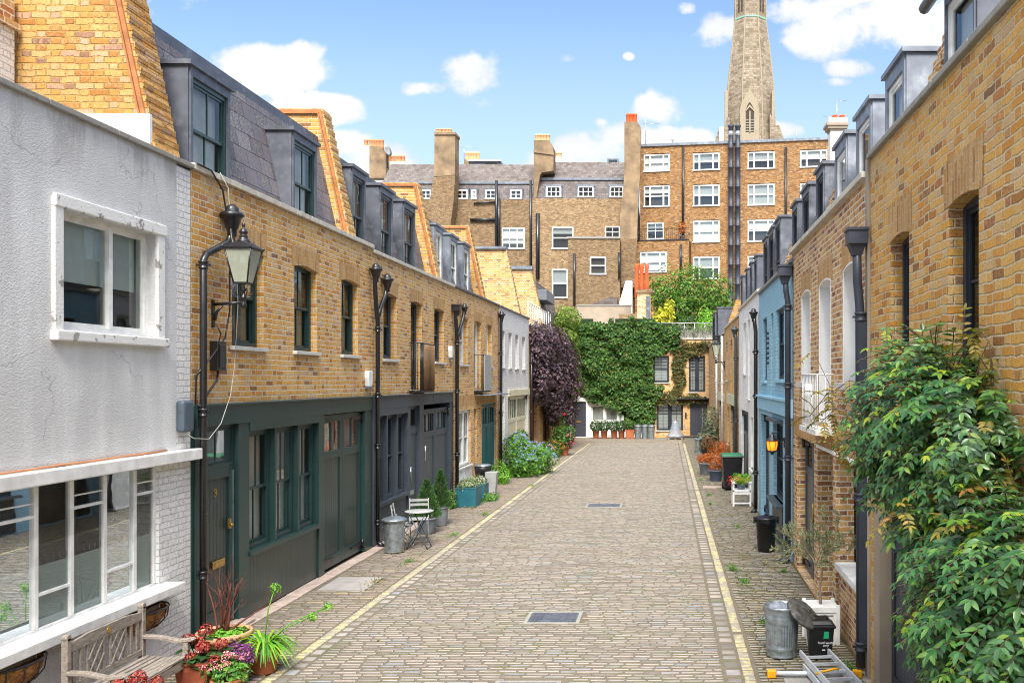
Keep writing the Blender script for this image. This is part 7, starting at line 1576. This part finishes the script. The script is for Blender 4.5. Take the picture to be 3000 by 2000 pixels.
mb = MB(); q = o_ + d * .75; mb.tube([q - s * .2 + Vector((0, 0, .17)), q + Vector((0, -.02, .22)), q + s * .05 + Vector((0, -.02, .215))], .014, 6); mb.build('strap', 'yellow_plastic', t)
# weeds, leaf litter
def scatter(lab, spots, mat, size=.06):
    mb = MB()
    for (x, y, r, n) in spots:
        for _ in range(n): a = R.uniform(0, 2 * PI); q = abs(R.gauss(0, .55)) * r; p = Vector((x + math.cos(a) * q * .55, y + math.sin(a) * q * 1.9, R.uniform(.015, .05))); leafq(mb, p, Vector((R.uniform(-1, 1), R.uniform(-1, 1), R.uniform(.0, .7))), (rv() * .5 + Vector((0, 0, 1))).normalized(), size * R.uniform(.5, 1.3), size * .5)
    tag(mb.build('weeds' if 'weed' in lab else 'fallen_leaves', mat, recalc=False), label=lab, cat='weeds' if 'weed' in lab else 'leaves', kind='stuff')
sp_ = [(1.08, 15.6, .22, 260), (1.2, 14.6, .2, 200), (1.1, 25.6, .15, 140), (1.05, 23.8, .12, 120), (.98, 29.5, .12, 100), (2.05, 10.15, .16, 260), (1.25, 12.2, .12, 90), (1.5, 20.1, .2, 90), (1.95, 15.4, .1, 80), (-4.6, 19.0, .22, 120), (-4.55, 21.9, .25, 140), (-4.3, 27.9, .3, 130), (-4.75, 16.2, .3, 90), (-5.1, 24.2, .25, 150), (2.1, 12.5, .08, 60), (1.5, 13.2, .1, 60)]
scatter('green weeds and moss growing between the setts of the pavements', sp_, 'leaf_bush', .038)
scatter('brown and yellow fallen leaves scattered on the setts', [(-5.2, 17.2, .5, 60), (-4.8, 14.6, .3, 60), (-5.1, 23.0, .4, 50), (2.0, 9.9, .25, 90), (1.5, 12, 1.0, 40), (-4.0, 14, 1.4, 20), (1.7, 16, .6, 30)], 'leaf_wisteria_old', .05)

# ------------------------------------------------------------------ wisteria
t = thing('wisteria', 'large wisteria with green and yellowing leaves spilling over the near golden brick wall', 'climbing plant', (2.1, 6.6, 0))
mb = MB(); st = MB()
def sprig(p, d, L, n, m, ll=.075, thick=.0035):
    """one compound leaf: paired leaflets along a drooping stalk"""
    pts = []; q = Vector(p); dd = d.normalized(); k = n
    for i in range(k + 1): pts.append(q.copy()); q = q + dd * L / k; dd = (dd + Vector((0, 0, -.17))).normalized()
    sd = dd.cross(Vector((0, 0, 1)))
    if sd.length < .1: sd = Vector((1, 0, 0))
    sd.normalize(); up = sd.cross(dd).normalized()
    if up.z < 0: up = -up
    st.tube([pts[0], pts[k // 2], pts[-1]], thick, 4, 0, False)
    for i in range(1, k + 1):
        dl = (pts[i] - pts[i - 1]).normalized(); s_ = ll * (1.0 - .25 * abs(i / k - .5))
        for e in (-1, 1): leafq6(mb, pts[i], dl * .55 + sd * e + Vector((0, 0, -.25)) + rv() * .18, (up + rv() * .35).normalized(), s_ * R.uniform(.85, 1.15), s_ * .40, m)
    leafq6(mb, pts[-1], dd, up, ll, ll * .42, m)
E = [((2.0, 6.95, 3.04), (.34, .72, .50), 400), ((1.95, 7.1, 2.72), (.28, .5, .32), 170), ((2.04, 6.3, 2.9), (.28, .6, .45), 260), ((2.06, 6.35, 2.35), (.24, .5, .42), 260), ((2.08, 5.75, 1.6), (.2, .5, .45), 240), ((1.98, 5.2, 1.95), (.32, .55, .62), 400), ((2.0, 5.1, 1.3), (.32, .5, .5), 280), ((2.04, 5.95, 2.0), (.24, .45, .45), 240), ((2.04, 5.3, .95), (.26, .5, .4), 200), ((2.12, 6.1, 2.2), (.14, .7, .8), 150)]
for (c, r, n) in E:
    c = Vector(c); sd = rv() * 9
    for _ in range(int(n * 1.25)):
        d = rv()
        if d.y > .65 and R.random() < .7: continue
        k = R.uniform(.72, 1.04) * (1 + .35 * noise.noise(d * 1.6 + sd)); p = c + Vector((d.x * r[0], d.y * r[1], d.z * r[2])) * k
        if p.x > 2.14: p.x = 2.14 - R.random() * .05
        od = Vector((d.x - .55, d.y * .8 - .35, d.z * .5 + .1)) + rv() * .5
        q = R.random(); m = 0 if q < .91 else (1 if q < .94 else 2); sprig(p, od, R.uniform(.24, .36), R.choice((5, 5, 6, 6)), m, R.choice((.06, .07, .08, .09)) * R.uniform(.9, 1.1))
for (pts, n, m) in (([(1.8, 7.4, 3.2), (1.6, 8.0, 3.3), (1.45, 8.4, 3.15), (1.35, 8.7, 2.95)], 10, 1), ([(1.7, 7.6, 3.0), (1.5, 8.1, 3.05), (1.4, 8.4, 2.9)], 14, 1), ([(1.75, 7.6, 2.8), (1.6, 7.9, 2.78), (1.5, 8.2, 2.65)], 16, 1), ([(2.0, 6.5, 3.4), (2.08, 6.1, 3.65), (2.1, 5.9, 3.55), (2.1, 5.85, 3.2)], 12, 1), ([(2.1, 6.2, 3.1), (2.05, 6.0, 2.9), (2.1, 5.8, 2.7)], 10, 1), ([(1.7, 8.6, 2.9), (1.5, 9.4, 3.6)], 3, 1), ([(2.0, 7.4, 3.5), (1.95, 8.1, 3.75)], 6, 2), ([(1.75, 6.2, 2.3), (1.6, 6.0, 2.42), (1.45, 5.9, 2.4)], 8, 1), ([(2.1, 6.0, 2.6), (2.05, 5.9, 2.2)], 8, 2), ([(1.9, 5.6, 1.2), (1.7, 5.5, 1.15)], 10, 1)):
    P_ = [Vector(q) for q in pts]; st.tube(P_, .0035, 5)
    for k in range(n): f = k / max(1, n - 1) * (len(P_) - 1) * .999; i = int(f); sprig(P_[i].lerp(P_[i + 1], f - i), rv() + Vector((-.3, -.2, -.1)), R.uniform(.18, .28), 5, m, .06)
for (pts) in ([(2.12, 6.6, 0), (2.1, 6.5, 1), (2.12, 6.7, 2), (2.05, 6.9, 3)], [(2.1, 6.4, 0), (2.0, 6.2, 1.3), (2.1, 6.1, 2.6), (1.9, 6.8, 3.2)], [(2.1, 6.7, 1.6), (1.9, 7.3, 2.3), (1.7, 7.9, 2.9)]): st.tube(pts, [.04, .03, .02, .012][:len(pts)], 7)
mb.build('foliage', ['leaf_wisteria', 'leaf_wisteria_old', 'leaf_wisteria_young'], t, recalc=False); st.build('vine_stem', 'bark', t)

# ------------------------------------------------------------------ sky, sun, camera
w = bpy.data.worlds.new('World'); sc.world = w; w.use_nodes = True; nt = w.node_tree; nt.nodes.clear()
class WN(NT):
    def __init__(s): s.t = nt; s.out = None
N_ = WN(); out = nt.nodes.new('ShaderNodeOutputWorld'); bg = nt.nodes.new('ShaderNodeBackground'); bg.inputs[1].default_value = SKY_STRENGTH = .10
sky = nt.nodes.new('ShaderNodeTexSky'); sky.sky_type = 'NISHITA'; sky.sun_disc = False; SUN_EL, SUN_AZ = math.radians(50), math.radians(175)
sky.sun_elevation = SUN_EL; sky.sun_rotation = SUN_AZ; sky.air_density = 1.0; sky.dust_density = .6; sky.ozone_density = 1.6
tc = nt.nodes.new('ShaderNodeTexCoord'); sp3 = nt.nodes.new('ShaderNodeSeparateXYZ'); nt.links.new(tc.outputs['Generated'], sp3.inputs[0])
yy = N_.m('MAXIMUM', sp3.outputs[1], .05); a_ = N_.m('DIVIDE', sp3.outputs[0], yy); b_ = N_.m('DIVIDE', sp3.outputs[2], yy)
fb = N_.vec(a_, b_, 0.0); n1 = N_.noise(5.5, 9, fb, .58); n2 = N_.noise(14, 6, fb, .6)
CL = [(625, 150, 125, 48), (700, 120, 55, 32), (560, 175, 70, 35), (740, 255, 95, 34), (1085, 185, 80, 62), (980, 205, 60, 22), (1110, 235, 45, 30), (1302, 132, 30, 18), (1140, 345, 120, 42), (1330, 345, 130, 52), (1410, 310, 80, 38), (860, 385, 110, 55), (1500, 250, 60, 36), (1500, 320, 70, 30), (1230, 370, 200, 40), (1050, 315, 40, 22), (1380, 280, 30, 18), (660, 215, 30, 16), (1880, 25, 60, 30), (1720, 130, 34, 14), (1930, 190, 44, 14), (1600, 320, 60, 26), (1780, 300, 90, 22), (790, 330, 70, 30), (1640, 72, 75, 42), (1575, 22, 26, 18),
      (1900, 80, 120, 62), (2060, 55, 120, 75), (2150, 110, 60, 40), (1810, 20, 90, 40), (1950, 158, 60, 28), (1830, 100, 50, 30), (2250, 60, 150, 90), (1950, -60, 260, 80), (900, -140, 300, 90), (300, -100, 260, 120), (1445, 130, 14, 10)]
acc = None
for (u, v, ru, rv_) in CL:
    du = N_.m('DIVIDE', N_.m('SUBTRACT', a_, (u - UC) / FPX), ru / FPX); dv = N_.m('DIVIDE', N_.m('SUBTRACT', b_, (VC - v) / FPX), rv_ / FPX)
    q = N_.m('SUBTRACT', 1.0, N_.m('ADD', N_.m('MULTIPLY', du, du), N_.m('MULTIPLY', dv, dv))); acc = q if acc is None else N_.m('MAXIMUM', acc, q)
acc = N_.m('MAXIMUM', acc, -1.2)
dens = N_.m('ADD', acc, N_.m('ADD', N_.m('MULTIPLY', N_.m('SUBTRACT', n1, .5), 7.5), N_.m('MULTIPLY', N_.m('SUBTRACT', n2, .5), 4.0)))
mask = N_.ss(dens, -.15, .85)
gen = N_.noise(2.4, 6, tc.outputs['Generated'], .6); gm = N_.ss(gen, .36, .52)  # cloud cover outside the view, thickened to add ambient light on the walls
front = N_.ss(sp3.outputs[1], .15, .35); mm = N_.mix(front, gm, mask)
lowh = N_.m('SUBTRACT', 1.0, N_.ss(b_, .15, .48)); haze = N_.m('MULTIPLY', lowh, .6)
shade = N_.mix(N_.ss(N_.m('ADD', n1, N_.m('MULTIPLY', acc, .1)), .35, .65), (2.25, 2.4, 2.65), (3.1, 3.15, 3.2))
shade = N_.mix(N_.ss(sp3.outputs[2], .45, .75), shade, (9.4, 9.5, 9.7))  # unseen overhead cloud, brightened beyond the visible cloud to light the facades
tint = N_.mix(1.0, sky.outputs[0], (.66, .72, .80), 'MULTIPLY')
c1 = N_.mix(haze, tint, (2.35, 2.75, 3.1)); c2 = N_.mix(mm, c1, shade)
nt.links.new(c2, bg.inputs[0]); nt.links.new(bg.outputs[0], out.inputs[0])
sun = bpy.data.lights.new('sun', 'SUN'); sun.energy = 2.2; sun.angle = math.radians(26); sun.color = (1, .95, .87); so = bpy.data.objects.new('sun', sun); COL.objects.link(so)
# nishita: rotation measured from +Y clockwise seen from above
sd_ = Vector((math.sin(SUN_AZ) * math.cos(SUN_EL), math.cos(SUN_AZ) * math.cos(SUN_EL), math.sin(SUN_EL)))
so.rotation_euler = sd_.to_track_quat('Z', 'Y').to_euler(); so.location = (0, -5, 30)
cam = bpy.data.cameras.new('camera'); co = bpy.data.objects.new('camera', cam); COL.objects.link(co); sc.camera = co
co.location = (0, 0, CAMZ); co.rotation_euler = (math.radians(90), 0, 0); cam.sensor_width = 36; cam.lens = 36 * FPX / 2352
cam.shift_x = -(UC - 1176) / 2352; cam.shift_y = (VC - 784) / 2352; cam.clip_end = 2000; cam.clip_start = .1
sc.view_settings.view_transform = 'Standard'; sc.view_settings.look = 'None'; sc.view_settings.gamma = 1; sc.view_settings.exposure = 1.74
sc.cycles.pixel_filter_type = 'BLACKMAN_HARRIS'; sc.cycles.filter_width = 1.05; sc.render.engine = 'CYCLES'; sc.cycles.use_denoising = True; sc.cycles.max_bounces = 8; sc.cycles.transparent_max_bounces = 12; sc.cycles.caustics_reflective = False; sc.cycles.caustics_refractive = False
w.cycles.sampling_method = 'MANUAL'; w.cycles.sample_map_resolution = 512
bpy.context.view_layer.update()
